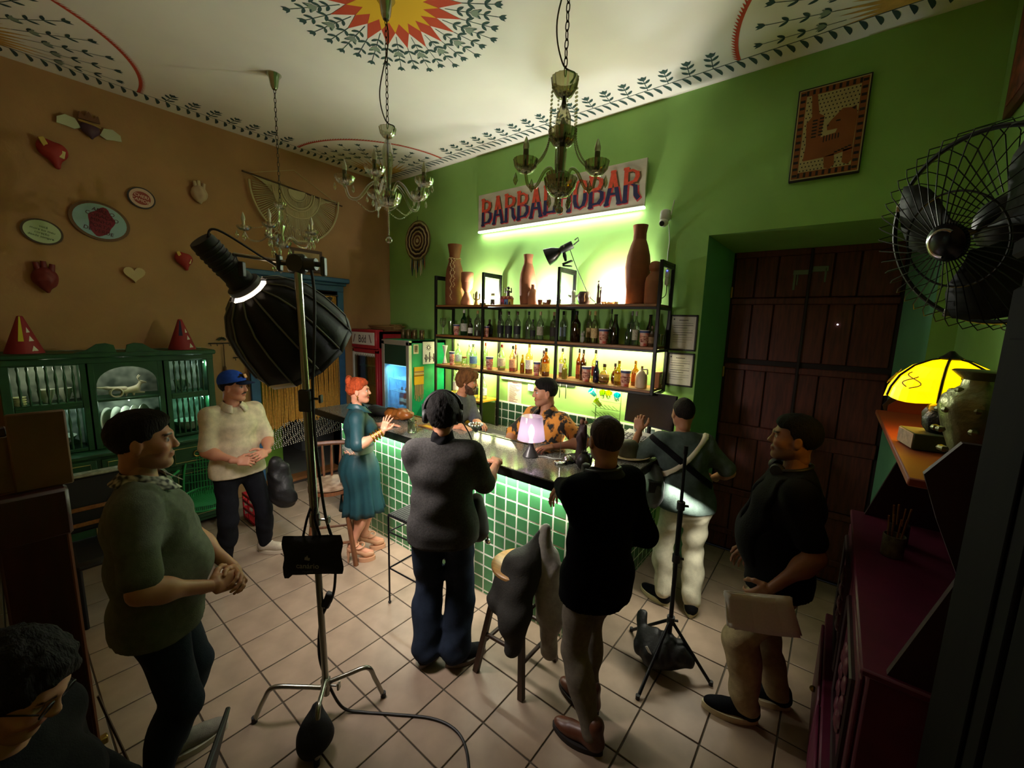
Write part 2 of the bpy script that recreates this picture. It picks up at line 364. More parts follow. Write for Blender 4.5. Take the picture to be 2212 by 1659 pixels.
for (c, a0, a1) in fans:
    c = V(*c); n = 30
    inn = [c+RF*V(math.cos(a0+(a1-a0)*i/n), math.sin(a0+(a1-a0)*i/n)) for i in range(n+1)]
    for i in range(n):
        p, q = inn[i], inn[i+1]; dp, dq = (p-c)/RF, (q-c)/RF
        RD.poly([(*p, ZP), (*q, ZP), (*(q+dq*.022), ZP), (*(p+dp*.022), ZP)])
        for k in (0, .5): b = p+(q-p)*k+dp*.02; RD.poly([(*b, ZP), (*(b+(q-p)*.4), ZP), (*(b+(q-p)*.75+dp*.028), ZP)])
    P = [c]
    for i in range(33):
        a = a0+(a1-a0)*i/32; r = .40 if i % 2 else .60+.05*math.sin(i*2.3)
        P.append(c+r*V(math.cos(a), math.sin(a)))
    OC.add([(*q, ZP) for q in P], [(0, i, i+1) for i in range(1, len(P)-1)])
    for i in range(8):
        a = a0+(a1-a0)*(i+.5)/8; d = V(math.cos(a), math.sin(a))
        sprig(G, c+d*.56, a, .46, 3, 1.15); tulip(G2, c+d*.66, a, .06)
c = V(-2.455, 1.765)
def star(mb, n, r0, r1, z, ph=0):
    P = [(*c, z)]
    for i in range(2*n+1): a = math.pi*i/n+ph; r = r1 if i % 2 == 0 else r0; P.append((*(c+r*V(math.cos(a), math.sin(a))), z))
    mb.add(P, [(0, i, i+1) for i in range(1, len(P)-1)])
star(RD, 20, .30, .455, ZP-.0006, .05); star(YL, 20, .205, .30, ZP-.0012, .05+math.pi/20)
for i in range(40):
    a = math.pi*2*i/40+.05; d = V(math.cos(a), math.sin(a)); long = i % 2 == 0
    if long: sprig(G, c+d*.44, a, .215, 2, 1.1)
    else:
        sprig(G, c+d*.34, a, .35, 4, 1.05); tulip(G2, c+d*.50, a, .062)
G.build('painted_leaves', M_dkgreen, ceil, smooth=False, clean=False); G2.build('painted_buds', M_gygreen, ceil, smooth=False, clean=False)
RD.build('painted_red', M_red, ceil, smooth=False, clean=False); YL.build('painted_sun', M_yel, ceil, smooth=False, clean=False); OC.build('painted_fans', M_ochre, ceil, smooth=False, clean=False)
# ================================================================ THE BAR
M_btile = mat('bar_tile', '3d7a4c', .22, nz=.35, nscale=3.2, det=2)
M_bgrout = mat('bar_grout', 'eef0e2', .8)
M_granite = mat('granite', '2a2a28', .12, nz=.6, nscale=130, col2='8a8a80', det=2)
M_blackst = mat('granite_edge', '100f0e', .2)
BX0, BX1, BY, BH = -4.185, -1.21, 2.308, 1.115
bar = thing('bar_counter', 'tiled bar counter faced in green square tiles with white grout', 'bar counter', (-2.7, BY, 0))
MB().box(BX0, BX1, BY-.0012, BY+.16, 0, BH).box(BX1-.16, BX1+.0012, BY+.1, YG-.003, 0, BH).box(BX0-.0012, BX0+.16, BY+.1, BY+.5, 0, BH).build('plinth', M_bgrout, bar)
T, gx0 = .1065, -1.839; gr = .0058
tm = {}; n0 = int((BX0-gx0)/T)-1
cx = [BX0]+[gx0+T*k for k in range(n0, 8) if BX0+.02 < gx0+T*k < BX1-.02]+[BX1]
rz = [0.0]+[.991-T*k for k in range(9, -2, -1) if .02 < .991-T*k < BH-.01]+[BH]
for a, b in zip(cx, cx[1:]):
    for c, d in zip(rz, rz[1:]):
        w_, h_ = round(b-a, 3), round(d-c, 3)
        if (w_, h_) not in tm: t = MB().bbox(-w_/2+gr, w_/2-gr, -.006, .006, -h_/2+gr, h_/2-gr, .0025).build('tile', M_btile, bar, world=False); tm[w_, h_] = t.data
        else: t = link('tile', tm[w_, h_], bar)
        t.location = ((a+b)/2+2.7, .003, (c+d)/2)
st = MB(); yy = [BY+T*k for k in range(0, 15)]+[YG-.004]
for a, b in zip(yy, yy[1:]):
    for c, d in zip(rz, rz[1:]): st.bbox(BX1-.008, BX1+.003, a+gr, b-gr, c+gr, d-gr, .0025)
for k in range(5):
    for c, d in zip(rz, rz[1:]): st.bbox(BX0-.003, BX0+.008, BY+.006+T*k+gr, BY+.006+T*(k+1)-gr, c+gr, d-gr, .0025)
stuff(st.build('side_tiles', M_btile, bar))
# slab: front run and the wing that returns to the wall
top = thing('granite_worktop', 'polished speckled dark granite bar top with a black front edge', 'worktop', (-2.7, 2.475, BH))
MB().bbox(-4.56, -1.02, 2.2, 2.75, BH, 1.182, .004).bbox(-1.95, -1.02, 2.751, YG-.01, BH, 1.182, .004).build('slab', M_granite, top)
e = MB().bbox(-4.562, -1.018, 2.192, 2.206, BH-.003, 1.178, .003).bbox(-1.026, -1.012, 2.2, YG-.02, BH-.003, 1.178, .003).bbox(-4.568, -4.554, 2.2, 2.75, BH-.003, 1.178, .003)
e.build('edge_band', M_blackst, top)
MB().bbox(-4.56, -1.95, 2.745, 2.775, 1.06, 1.186, .003).build('back_rail', M_blackst, top)
# LED strip under the overhang
led = thing('bar_led_strip', 'white light strip tucked under the front edge of the bar top', 'light strip', (-2.7, 2.26, BH-.02))
MB().box(-4.15, -1.22, 2.268, 2.284, BH-.012, BH-.002).build('profile', mat('led_alu', 'c8c8c8', .4, .6), led)
MB().box(-4.15, -1.22, 2.270, 2.282, BH-.0145, BH-.0122).build('diffuser', emis('led_bar', 'f4ffd8', 3), led)
area('bar_led', (-2.7, 2.262, BH-.018), (0, .25, -1), 2.9, .02, 26, (1., .97, .80), parent=led)
l2 = thing('end_led_strip', 'white light strip under the overhang at the door end of the bar', 'light strip', (-1.12, 3.0, BH-.02))
MB().box(-1.17, -1.155, 2.3, 3.85, BH-.012, BH-.002).build('profile', MATS['led_alu'], l2); MB().box(-1.168, -1.157, 2.3, 3.85, BH-.0145, BH-.0122).build('diffuser', MATS['led_bar'], l2)
area('end_led', (-1.145, 3.05, BH-.018), (-.2, 0, -1), .02, 1.5, 9, (1., .97, .80), 110, parent=l2)
# back counter, its splash tiles, the mats on it
bk = thing('back_counter', 'low dark granite work counter running under the bottle shelves', 'counter', (-2.7, 3.55, 0))
MB().bbox(-4.15, -1.96, 3.26, YG-.002, .86, .92, .004).build('worktop', M_granite, bk)
MB().box(-4.1, -1.97, 3.32, YG-.002, 0, .86).build('base', mat('counter_base', '30352c', .7), bk)
sp = MB()
for i in range(20):
    for j in range(3):
        x0 = -3.30+i*T
        if x0+T < -1.2: sp.bbox(x0+gr, x0+T-gr, YG-.012, YG-.001, .925+j*T+gr, .925+(j+1)*T-gr-(.01 if j == 2 else 0), .0025)
MB().box(-3.305, -1.22, YG-.008, YG-.001, .92, 1.245).build('splash_grout', M_bgrout, bk)
stuff(sp.build('splash_tiles', mat('splash_tile', '27472f', .2, nz=.2, nscale=4), bk))
# ================================================================ SHELVING
M_iron = mat('black_steel', '15140f', .45, .3); M_plank = mat('shelf_plank', '8a5a2c', .5, nz=.3, nscale=10, stretch=(.6, 6, 6), bump=.08)
SF, SB = 3.552, 3.855
PX = [-4.06, -3.25, -2.235, -1.23]; SZ = [1.64, 2.02, 2.39]
sh = thing('bottle_shelf', 'black steel wall rack with wooden plank shelves above the bar counter', 'shelf', (-2.65, 3.7, 0))
for i, x in enumerate(PX):
    zb = {0: .92, 1: .92, 2: 1.62, 3: 1.61}[i]
    for y in (SF, SB): MB().bbox(x-.014, x+.014, y-.014, y+.014, zb, 2.765, .002).build('post', M_iron, sh)
    for z in SZ+[2.765-.014]: MB().bbox(x-.012, x+.012, SF+.014, SB-.014, z-.036, z-.012, .002).build('crossbar', M_iron, sh)
    MB().bbox(x-.012, x+.012, SF+.014, SB-.014, 2.739, 2.765, .002).build('crossbar', M_iron, sh)
for z in SZ:
    for a, b in zip(PX, PX[1:]):
        MB().bbox(a+.015, b-.015, SF-.012, SB+.012, z-.012, z+.012, .002).build('plank', M_plank, sh)
        MB().bbox(a+.014, b-.014, SF-.01, SF+.01, z-.034, z-.0125, .002).build('rail', M_iron, sh)
MB().bbox(PX[0]+.015, PX[1]-.015, SF-.012, SB+.012, 1.243, 1.267, .002).build('plank', mat('yellow_plank', 'c99a1e', .5, nz=.15), sh)
MB().bbox(PX[0]+.014, PX[1]-.014, SF-.01, SF+.01, 1.222, 1.243, .002).build('rail', M_iron, sh)
# LED strips on the underside of planks
for z, pw, nm in ((2.02, 12, 'middle'), (1.64, 11, 'lowest')):
    for i, (a, b) in enumerate(zip(PX, PX[1:])):
        t = thing('shelf_led_strip', f'warm light strip under the {nm} long plank, {("left", "centre", "right")[i]} bay of the bottle rack', 'light strip', ((a+b)/2, 3.80, z-.014))
        MB().box(a+.03, b-.03, 3.795, 3.81, z-.018, z-.0125).build('profile', M_plank, t)
        MB().box(a+.03, b-.03, 3.797, 3.808, z-.0205, z-.0182).build('diffuser', emis('led_shelf', 'fff0a0', 4), t)
        area('shelf_led', ((a+b)/2, 3.79, z-.024), (0, .12, -1), b-a-.08, .03, pw*(b-a)*.85, (1., .92, .55), parent=t)
# three small lamps stand on the top plank, close to the wall and pointing at it
for i, (x, cname, col, pw) in enumerate(((-3.44, 'left', (1, .97, .86), 28), (-2.52, 'centre', (.86, .95, 1.), 26), (-1.73, 'right', (1, .97, .86), 48))):
    t = thing('uplight', f'small glowing up-light behind the clay pots on the top shelf, {cname} bay', 'lamp', (x, 3.755, 2.402))
    MB().lathe([(.035, 0), (.038, .004), (.038, .03), (.034, .034)], (x, 3.755, 2.403), 20).build('housing', M_iron, t)
    MB().lathe([(.03, 0), (.032, .02), (.022, .04), (.002, .048)], (x, 3.755, 2.437), 16).build('bulb', emis('up_%s' % cname, '%02x%02x%02x' % tuple(int(255*v) for v in col), 30), t)
    point('uplight', (x, 3.75, 2.50), pw, col, .03, parent=t)
# ================================================================ PEOPLE: smooth-union solids meshed with surface nets
def nets(f, o, h):
    s = f < 0; n = np.array(f.shape); cs = tuple(n-1)
    def corner(a, d): return a[d[0]:d[0]+cs[0], d[1]:d[1]+cs[1], d[2]:d[2]+cs[2]]
    cnt = np.zeros(cs, np.int8)
    for i in (0, 1):
        for j in (0, 1):
            for k in (0, 1): cnt += corner(s, (i, j, k))
    mask = (cnt > 0) & (cnt < 8); I = np.argwhere(mask); idx = np.full(cs, -1, np.int64); idx[mask] = np.arange(len(I))
    pos = np.zeros((len(I), 3)); num = np.zeros(len(I))
    for ax in range(3):
        e = [0, 0, 0]; e[ax] = 1; ot = [a for a in range(3) if a != ax]
        for p in (0, 1):
            for q in (0, 1):
                d = [0, 0, 0]; d[ot[0]] = p; d[ot[1]] = q
                A = I+d; B = A+e; fa = f[A[:, 0], A[:, 1], A[:, 2]]; fb = f[B[:, 0], B[:, 1], B[:, 2]]
                x = (fa < 0) != (fb < 0); t = np.where(x, fa/np.where(x, fa-fb, 1), 0)
                P = A.astype(float); P[:, ax] += t; pos[x] += P[x]; num[x] += 1
    pos = pos/num[:, None]*h+o; F = []
    for ax in range(3):
        ot = [a for a in range(3) if a != ax]
        sl0 = [slice(1, -1)]*3; sl0[ax] = slice(0, -1); sl1 = [slice(1, -1)]*3; sl1[ax] = slice(1, None)
        a, b = s[tuple(sl0)], s[tuple(sl1)]; E = np.argwhere(a != b)
        if not len(E): continue
        ins = a[E[:, 0], E[:, 1], E[:, 2]]; E = E.copy(); base = E.copy(); base[:, ot[0]] += 1; base[:, ot[1]] += 1
        q = []
        for (u, w) in ((0, 0), (1, 0), (1, 1), (0, 1)):
            c = base.copy(); c[:, ot[0]] -= u; c[:, ot[1]] -= w; q.append(idx[c[:, 0], c[:, 1], c[:, 2]])
        q = np.stack(q, 1); flip = ins if ax != 1 else ~ins; q[~flip] = q[~flip][:, ::-1]; F.append(q)
    return pos, (np.concatenate(F) if F else np.zeros((0, 4), int))
def smin(a, b, k):
    h = np.maximum(k-np.abs(a-b), 0)/k; return np.minimum(a, b)-h*h*k*.25
class Sdf:
    def __init__(s, h): s.h = h; s.p = []; s.cuts = []; s.warp = None; s.cutn = None
    def rc(s, a, b, ra, rb=None, k=.03, sub=False): s.p.append(('c', V(*a), V(*b), ra, ra if rb is None else rb, k, sub)); return s
    def ell(s, c, r, R=None, k=.03, sub=False): s.p.append(('e', V(*c), V(*r), np.eye(3) if R is None else R, None, k, sub)); return s
    def seg(s, a, b, la, A, B, k=.05):
        """limb of elliptic section: la = lateral axis, A = (lateral, depth) radii at a, B at b"""
        s.p.append(('s', V(*a), V(*b), (V(*la), A, B), None, k, False)); return s
    def box(s, c, half, R, rd, k=.01): s.p.append(('b', V(*c), V(*half), R, rd, k, False)); return s
    def cut(s, p, n): s.cuts.append((V(*p), V(*n))); return s      # keep the side n points to
    def mesh(s):
        lo, hi = V(9e9, 9e9, 9e9), -V(9e9, 9e9, 9e9); bb = []
        for q in s.p:
            t = q[0]
            if t == 'c': r = max(q[3], q[4]); a, b = np.minimum(q[1], q[2])-r, np.maximum(q[1], q[2])+r
            elif t == 'e': r = max(q[2]); a, b = q[1]-r, q[1]+r
            elif t == 's': r = max(max(q[3][1]), max(q[3][2])); a, b = np.minimum(q[1], q[2])-r, np.maximum(q[1], q[2])+r
            else: r = np.linalg.norm(q[2])+q[4]; a, b = q[1]-r, q[1]+r
            bb.append((a, b)); 
            if not q[6]: lo, hi = np.minimum(lo, a), np.maximum(hi, b)
        h = s.h; lo = lo-3*h-.012; hi = hi+3*h+.012; n = np.ceil((hi-lo)/h).astype(int)+1
        f = np.full(n, .2, np.float32)
        ax = [lo[i]+h*np.arange(n[i]) for i in range(3)]
        for q, (a, b) in zip(s.p, bb):
            m = q[5]+2*h+.03; i0 = np.maximum(np.floor((a-m-lo)/h).astype(int), 0); i1 = np.minimum(np.ceil((b+m-lo)/h).astype(int)+1, n)
            if (i1 <= i0).any(): continue
            sl = tuple(slice(i0[i], i1[i]) for i in range(3))
            P = np.stack(np.meshgrid(*[ax[i][sl[i]] for i in range(3)], indexing='ij'), -1)
            t = q[0]
            if t == 'c':
                d = q[2]-q[1]; L = max(1e-9, d@d); tt = np.clip(((P-q[1])@d)/L, 0, 1); v = np.linalg.norm(P-q[1]-tt[..., None]*d, axis=-1)-(q[3]+(q[4]-q[3])*tt)
            elif t == 'e':
                w = (P-q[1])@q[3].T if False else (P-q[1])@q[3]; k0 = np.linalg.norm(w/q[2], axis=-1); k1 = np.linalg.norm(w/q[2]**2, axis=-1); v = k0*(k0-1)/np.maximum(k1, 1e-6)
            elif t == 's':
                d = q[2]-q[1]; L = max(1e-9, d@d); tr = ((P-q[1])@d)/L; tt = np.clip(tr, 0, 1); la, A, B = q[3]; dn = d/math.sqrt(L); la = la-dn*(la@dn); la /= np.linalg.norm(la); de = np.cross(dn, la)
                w = P-q[1]-tt[..., None]*d; wl = A[0]+(B[0]-A[0])*tt; wd = A[1]+(B[1]-A[1])*tt; e = .8*np.minimum(wl, wd)
                kk = np.sqrt(((w@la)/wl)**2+((w@de)/wd)**2+((w@dn)/e)**2); v = (kk-1)*np.minimum(wl, wd)
            else:
                w = np.abs((P-q[1])@q[3])-(q[2]-q[4]); v = np.linalg.norm(np.maximum(w, 0), axis=-1)+np.minimum(w.max(-1), 0)-q[4]
            if q[6]: f[sl] = -smin(-f[sl], v, q[5])
            else: f[sl] = smin(f[sl], v, q[5])
        if s.warp is not None or s.cuts:
            P = np.stack(np.meshgrid(*ax, indexing='ij'), -1)
            if s.warp is not None: near = f < .05; f[near] += s.warp(P[near])
            cn = 0 if s.cutn is None else s.cutn(P)
            for p, nn in s.cuts: f = np.maximum(f, -((P-p)@(nn/np.linalg.norm(nn)))+cn)
        return nets(f.astype(float), lo, h)
def folds(seed, amp, fr=28, dirn=(0, 0, 1), sq=.35):
    r = np.random.RandomState(seed); D = np.asarray(dirn, float); K = []
    for i in range(4):
        k = r.normal(size=3); k = k-D*(k@D)*(1-sq); K.append((k/np.linalg.norm(k)*fr*r.uniform(.6, 1.6), r.uniform(0, 6.28), r.uniform(.5, 1)))
    def w(P):
        o = 0
        for (k, ph, a) in K: o = o+a*np.sin(P@k+ph+1.5*np.sin(P@k[[1, 2, 0]]*.6+ph))
        return amp*o/2.2
    return w
def smesh(name, parts, m, parent, colf=None):
    """one mesh from several (verts, faces) pieces; world coordinates"""
    off = V(0, 0, 0); q = parent
    while q is not None: off = off+np.array(q.location); q = q.parent
    vs, fs, o = [], [], 0
    for v, f in parts: vs.append(v); fs.append(f+o); o += len(v)
    v = np.concatenate(vs); f = np.concatenate(fs)
    me = bpy.data.meshes.new(name); me.vertices.add(len(v)); me.vertices.foreach_set('co', (v-off).ravel())
    me.loops.add(len(f)*4); me.loops.foreach_set('vertex_index', f.ravel().astype(np.int32)); me.polygons.add(len(f))
    me.polygons.foreach_set('loop_start', np.arange(0, len(f)*4, 4, dtype=np.int32)); me.polygons.foreach_set('use_smooth', np.ones(len(f), bool))
    me.update(calc_edges=True); me.validate(); me.materials.append(m)
    if colf is not None:
        c = colf(v); at = me.color_attributes.new('Col', 'FLOAT_COLOR', 'POINT'); at.data.foreach_set('color', np.concatenate([c, np.ones((len(c), 1))], 1).ravel())
    return link(name, me, parent)
def ik(a, c, l1, l2, pole):
    a, c, pole = V(*a), V(*c), V(*pole); d = c-a; L = np.linalg.norm(d)
    if L > (l1+l2)*.999: c = a+d/L*(l1+l2)*.999; d = c-a; L = np.linalg.norm(d)
    x = (l1*l1-l2*l2+L*L)/(2*L); h = math.sqrt(max(0, l1*l1-x*x)); u = d/L; p = pole-u*(pole@u); p = p/max(1e-9, np.linalg.norm(p)); return a+u*x+p*h, c
def hand(w, d, nrm, thumb, size=1., curl=(.35, .4, .4, .45), spread=.12, tcurl=.3, h=.0042):
    """w wrist, d finger direction, nrm back-of-hand normal, thumb = side direction"""
    d = V(*d)/np.linalg.norm(d); nrm = V(*nrm)-d*(V(*nrm)@d); nrm /= np.linalg.norm(nrm); sd = np.cross(nrm, d); sd = sd if sd@V(*thumb) > 0 else -sd
    z = size; S_ = Sdf(h); P = lambda a, b, c: V(*w)+(d*a+sd*b+nrm*c)*z
    S_.rc(P(-.03, 0, 0), P(.02, 0, 0), .024*z, .023*z, .015)
    Rm = np.stack([d, sd, nrm], 1); S_.box(P(.055, -.002, 0), V(.043, .039, .0135)*z, Rm, .0125*z, .015)
    base = [(.092, .030, 0), (.097, .010, .002), (.093, -.011, .001), (.084, -.030, -.001)]; ln = [.072, .080, .074, .058]; rr = [.0088, .0090, .0086, .0076]
    for i in range(4):
        p = P(*base[i]); an = spread*(1.5-i)/1.5; dd = d*math.cos(an)+sd*math.sin(an); t = 0; segs = (.46, .31, .25)
        for j, s_ in enumerate(segs):
            t += curl[i]*(1 if j else .75); q = p+(dd*math.cos(t)-nrm*math.sin(t))*ln[i]*s_*z
            S_.rc(p, q, rr[i]*z*(1-.1*j), rr[i]*z*(.92-.12*j), .006); p = q
    p = P(.022, .026, -.006); dirs = [(.62, .70, -.25), (.85, .42, -.25-tcurl*.3), (.9, .12-tcurl*.3, -.3-tcurl*.3)]
    for j, (dv, L) in enumerate(zip(dirs, (.040, .033, .028))):
        v = d*dv[0]+sd*dv[1]+nrm*dv[2]; v /= np.linalg.norm(v); q = p+v*L*z; S_.rc(p, q, (.0145, .0105, .0095)[j]*z, (.0115, .0098, .0075)[j]*z, .010); p = q
    return S_.mesh()
M_skin = mat('skin', 'c08a6a', .5, attr='Col', spec=.35, nz=.12, nscale=40)
def rgb(c): return np.array(lin(c))
def cloth(name, col, **k): return mat(name, col, k.pop('rough', .95), spec=.15, nz=k.pop('nz', .18), nscale=k.pop('nscale', 30), bump=k.pop('bump', .25), bscale=k.pop('bscale', 220), **k)
def person(label, pos, yaw, ht=1.75, girth=1., skin='c68d6c', lean=0., side=0., hyaw=None, hpitch=0., hroll=0., arms=None, feet=((0, .1, 0), (0, -.1, 0)), belly=0., sh_w=1., hips=1.,
           shirt=None, trousers=None, shoe=None, hair=None, beard=None, brow='2a1a12', female=False, lift=0., crouch=0., group=None, eyes=True, lips=None, legs_skin=False, hscale=1.):
    """every length in metres; local axes f (faces), l (own left), z up"""
    T = thing('person', label, 'person', (pos[0], pos[1], 0), 0, group)
    cy, sy = math.cos(yaw), math.sin(yaw); Fw, Lw, Uw = V(cy, sy, 0), V(-sy, cy, 0), V(0, 0, 1)
    B = V(pos[0], pos[1], 0)
    W_ = lambda f, l, z: B+Fw*f+Lw*l+Uw*(z+lift)
    k = ht; z0 = -crouch
    J = {}
    J['pel'] = W_(0, 0, .525*k+z0); J['wai'] = W_(lean*.35, side*.4, .615*k+z0); J['che'] = W_(lean*.75, side*.8, .735*k+z0); J['nek'] = W_(lean*1.02-.012, side, .828*k+z0)
    hy = yaw if hyaw is None else hyaw
    Hf = V(math.cos(hy)*math.cos(hpitch), math.sin(hy)*math.cos(hpitch), math.sin(hpitch)); Hl = V(-math.sin(hy), math.cos(hy), 0); Hu = np.cross(Hf, Hl)
    Hl, Hu = Hl*math.cos(hroll)+Hu*math.sin(hroll), Hu*math.cos(hroll)-Hl*math.sin(hroll)
    hs = k/1.75*(1 if not female else .96)*hscale
    Hc = J['nek']+Uw*.098*k+V(math.cos(hy), math.sin(hy), 0)*.022+Fw*lean*.25
    shw = .098*k*sh_w; hw = .052*k*hips
    for s_, n in ((1, 'L'), (-1, 'R')):
        J['sh'+n] = W_(lean*.98-.01, side+s_*shw, .792*k+z0); J['hp'+n] = W_(0, s_*hw, .51*k+z0)
        ft = feet[0 if s_ > 0 else 1]; J['an'+n] = W_(ft[0]-.04, ft[1], .048*k)
        J['kn'+n], _ = ik(J['hp'+n], J['an'+n], .247*k, .233*k, Fw+Lw*s_*.15)
    up, fo = .168*k, .148*k
    arms = arms or {}; AR = {}
    for s_, n in ((1, 'L'), (-1, 'R')):
        a = arms.get(n, {}); wr = W_(*a['w']) if 'w' in a else J['sh'+n]+Fw*.03+Lw*s_*.06-Uw*.30*k
        pole = a.get('pole', (-.4, .5*s_, -.6)); pole = Fw*pole[0]+Lw*pole[1]+Uw*pole[2]
        el, wr = ik(J['sh'+n], wr, up, fo, pole); J['el'+n] = el; J['wr'+n] = wr
        dd = a.get('d'); dd = (wr-el)/np.linalg.norm(wr-el) if dd is None else Fw*dd[0]+Lw*dd[1]+Uw*dd[2]
        nn = a.get('n', (0, .8*s_, .3)); nn = Fw*nn[0]+Lw*nn[1]+Uw*nn[2]; th = a.get('t', (.6, -.4*s_, .4)); th = Fw*th[0]+Lw*th[1]+Uw*th[2]
        AR[n] = (dd, nn, th, a)
    g = girth; mus = .92 if female else 1.
    ra = [.050*k/1.75*g**.5*mus, .040*k/1.75*g**.4*mus, .026*k/1.75*mus]
    rl = [.088*k/1.75*g**.6, .055*k/1.75*g**.3, .036*k/1.75]
    tw = [(.150*hips, .112), (.138*(.85 if female else 1), .105), (.150*sh_w, .112), (.118*sh_w, .075)]; tw = [(a*g*k/1.75, b*g*k/1.75) for a, b in tw]
    def torso(S_, e, lo=True, bel=belly, k_=.08):
        if lo: S_.seg(J['pel'], J['wai'], Lw, (tw[0][0]+e, tw[0][1]+e), (tw[1][0]+e, tw[1][1]+e), k_)
        S_.seg(J['wai'], J['che'], Lw, (tw[1][0]+e, tw[1][1]+e), (tw[2][0]+e, tw[2][1]+e), k_)
        S_.seg(J['che'], J['nek']-Uw*.045*k, Lw, (tw[2][0]+e, tw[2][1]+e), (tw[3][0]*.9+e, tw[3][1]+e), k_)
        S_.rc(J['shL'], J['shR'], ra[0]*.86+e, None, k_)
        S_.rc(J['nek']-Uw*.02, J['shL'], .04+e, ra[0]*.8+e, .05); S_.rc(J['nek']-Uw*.02, J['shR'], .04+e, ra[0]*.8+e, .05)
        if bel: S_.ell(J['wai']+Fw*(.05+bel*.5)-Uw*.02, V(.115*g+bel*.4+e, .145*g+e, .15+e), np.stack([Fw, Lw, Uw], 1), .1)
        if female:
            for s_ in (1, -1): S_.ell(J['che']+Fw*.085+Lw*s_*.065-Uw*.03, V(.06+e, .062+e, .062+e), np.stack([Fw, Lw, Uw], 1), .05)
    # ---- body, one mesh: trunk, limbs, then finer head and hands grown into it
    S_ = Sdf(.0125); torso(S_, -.014); lr = .016 if trousers else .004
    for n in 'LR':
        S_.rc(J['sh'+n], J['el'+n], ra[0], ra[1], .04); S_.rc(J['el'+n], J['wr'+n], ra[1]*1.0, ra[2], .03)
        mid = J['el'+n]*.72+J['wr'+n]*.28; S_.ell(mid, V(ra[1]*1.02,)*np.ones(3), None, .05)
        S_.rc(J['hp'+n], J['kn'+n], rl[0]-lr, rl[1]-lr, .05); S_.rc(J['kn'+n], J['an'+n], rl[1]-lr, rl[2]-.004, .04)
        calf = J['kn'+n]*.68+J['an'+n]*.32-Fw*.02; S_.ell(calf, V(.048, .048, .09)*k/1.75*(.95 if female else 1)-(lr-.004), None, .05)
        if legs_skin:
            ft = feet[0 if n == 'L' else 1]; tn = yaw+ft[2]; fd = V(math.cos(tn), math.sin(tn), 0); S_.rc(J['an'+n], J['an'+n]+fd*.12-Uw*.085, .034, .028, .03); S_.rc(J['an'+n]+fd*.12-Uw*.085, J['an'+n]+fd*.17-Uw*.09, .028, .018, .02)
    S_.rc(J['nek']-Uw*.02, Hc-Uw*.03*hs-Hf*.012, .056*hs*(.85 if female else 1), .050*hs*(.85 if female else 1), .04)
    parts = [S_.mesh()]
    RH = np.stack([Hf, Hl, Hu], 1); hp = lambda f, l, u: Hc+(Hf*f+Hl*l+Hu*u)*hs
    H = Sdf(.0058); jw = .90 if female else 1.
    H.ell(hp(-.012, 0, .030), V(.098, .076, .092)*hs, RH, .02); H.ell(hp(.026, 0, -.042), V(.064, .060*jw, .078)*hs, RH, .04)
    for s_ in (1, -1):
        H.rc(hp(-.005, .048*s_*jw, -.055), hp(.062, .016*s_, -.098), .020*hs, .018*hs, .03)
        H.rc(hp(.078, .034*s_, .027), hp(.090, .008*s_, .025), .010*hs, .009*hs, .015)
        H.ell(hp(.062, .038*s_, -.028), V(.026, .024, .022)*hs, RH, .025)
        H.ell(hp(-.008, .079*s_, -.008), V(.019, .008, .033)*hs, RH, .010); H.ell(hp(-.004, .089*s_, -.004), V(.010, .006, .019)*hs, RH, .006, True)
        H.ell(hp(.096, .032*s_, .006), V(.017, .019, .012)*hs, RH, .010, True)
        H.ell(hp(.0775, .032*s_, .004), V(.0125, .0135, .0125)*hs, RH, .003)
        H.ell(hp(.100, .0095*s_, -.030), V(.011, .008, .008)*hs, RH, .008)
    H.rc(hp(.086, 0, .018), hp(.108, 0, -.026), .0075*hs, .0105*hs, .012); H.ell(hp(.070, 0, -.100), V(.022, .024, .019)*hs, RH, .02)
    H.ell(hp(.088, 0, -.058), V(.012, .022, .0065)*hs, RH, .008); H.ell(hp(.086, 0, -.070), V(.013, .019, .007)*hs, RH, .007)
    H.rc(hp(-.02, 0, -.05), hp(-.03, 0, -.10), .052*hs*(.9 if female else 1), .050*hs*(.9 if female else 1), .03)
    parts.append(H.mesh())
    for s_, n in ((1, 'L'), (-1, 'R')):
        dd, nn, th, a = AR[n]
        if a.get('hide'): continue
        parts.append(hand(J['wr'+n], dd, nn, th, k/1.75*(.9 if female else 1.02), a.get('curl', (.45, .5, .5, .55)), a.get('spread', .1), a.get('tc', .3)))
    sk = rgb(skin); br = rgb(brow); lp = rgb(lips) if lips else sk*np.array([.82, .6, .58])
    def colf(v):
        c = np.tile(sk, (len(v), 1)); q = ((v-Hc)@RH)/hs; f, l, u = q[:, 0], np.abs(q[:, 1]), q[:, 2]; onh = (np.linalg.norm(q, axis=1) < .17)
        ch = onh & (f > .04); c[ch & (np.abs(u+.03) < .03) & (l > .02) & (l < .06)] *= np.array([1.06, .9, .88])
        c[ch & (f > .076) & (np.abs(u+.064) < .0125) & (l < .024)] = lp
        if brow: c[ch & (np.abs(u-.027) < .0042) & (l > .014) & (l < .047) & (f > .066)] = br
        e = ch & (((f-.0775)**2+(l-.032)**2+(u-.004)**2) < .0150**2) & (f > .078) & (np.abs(u-.004) < .008)
        if eyes: c[e] = np.array([.55, .52, .48]); c[e & (np.abs(l-.032) < .0075)] = np.array([.03, .02, .015]); c[ch & (np.abs(u-.012) < .0032) & (l > .018) & (l < .047) & (f > .072)] *= .35
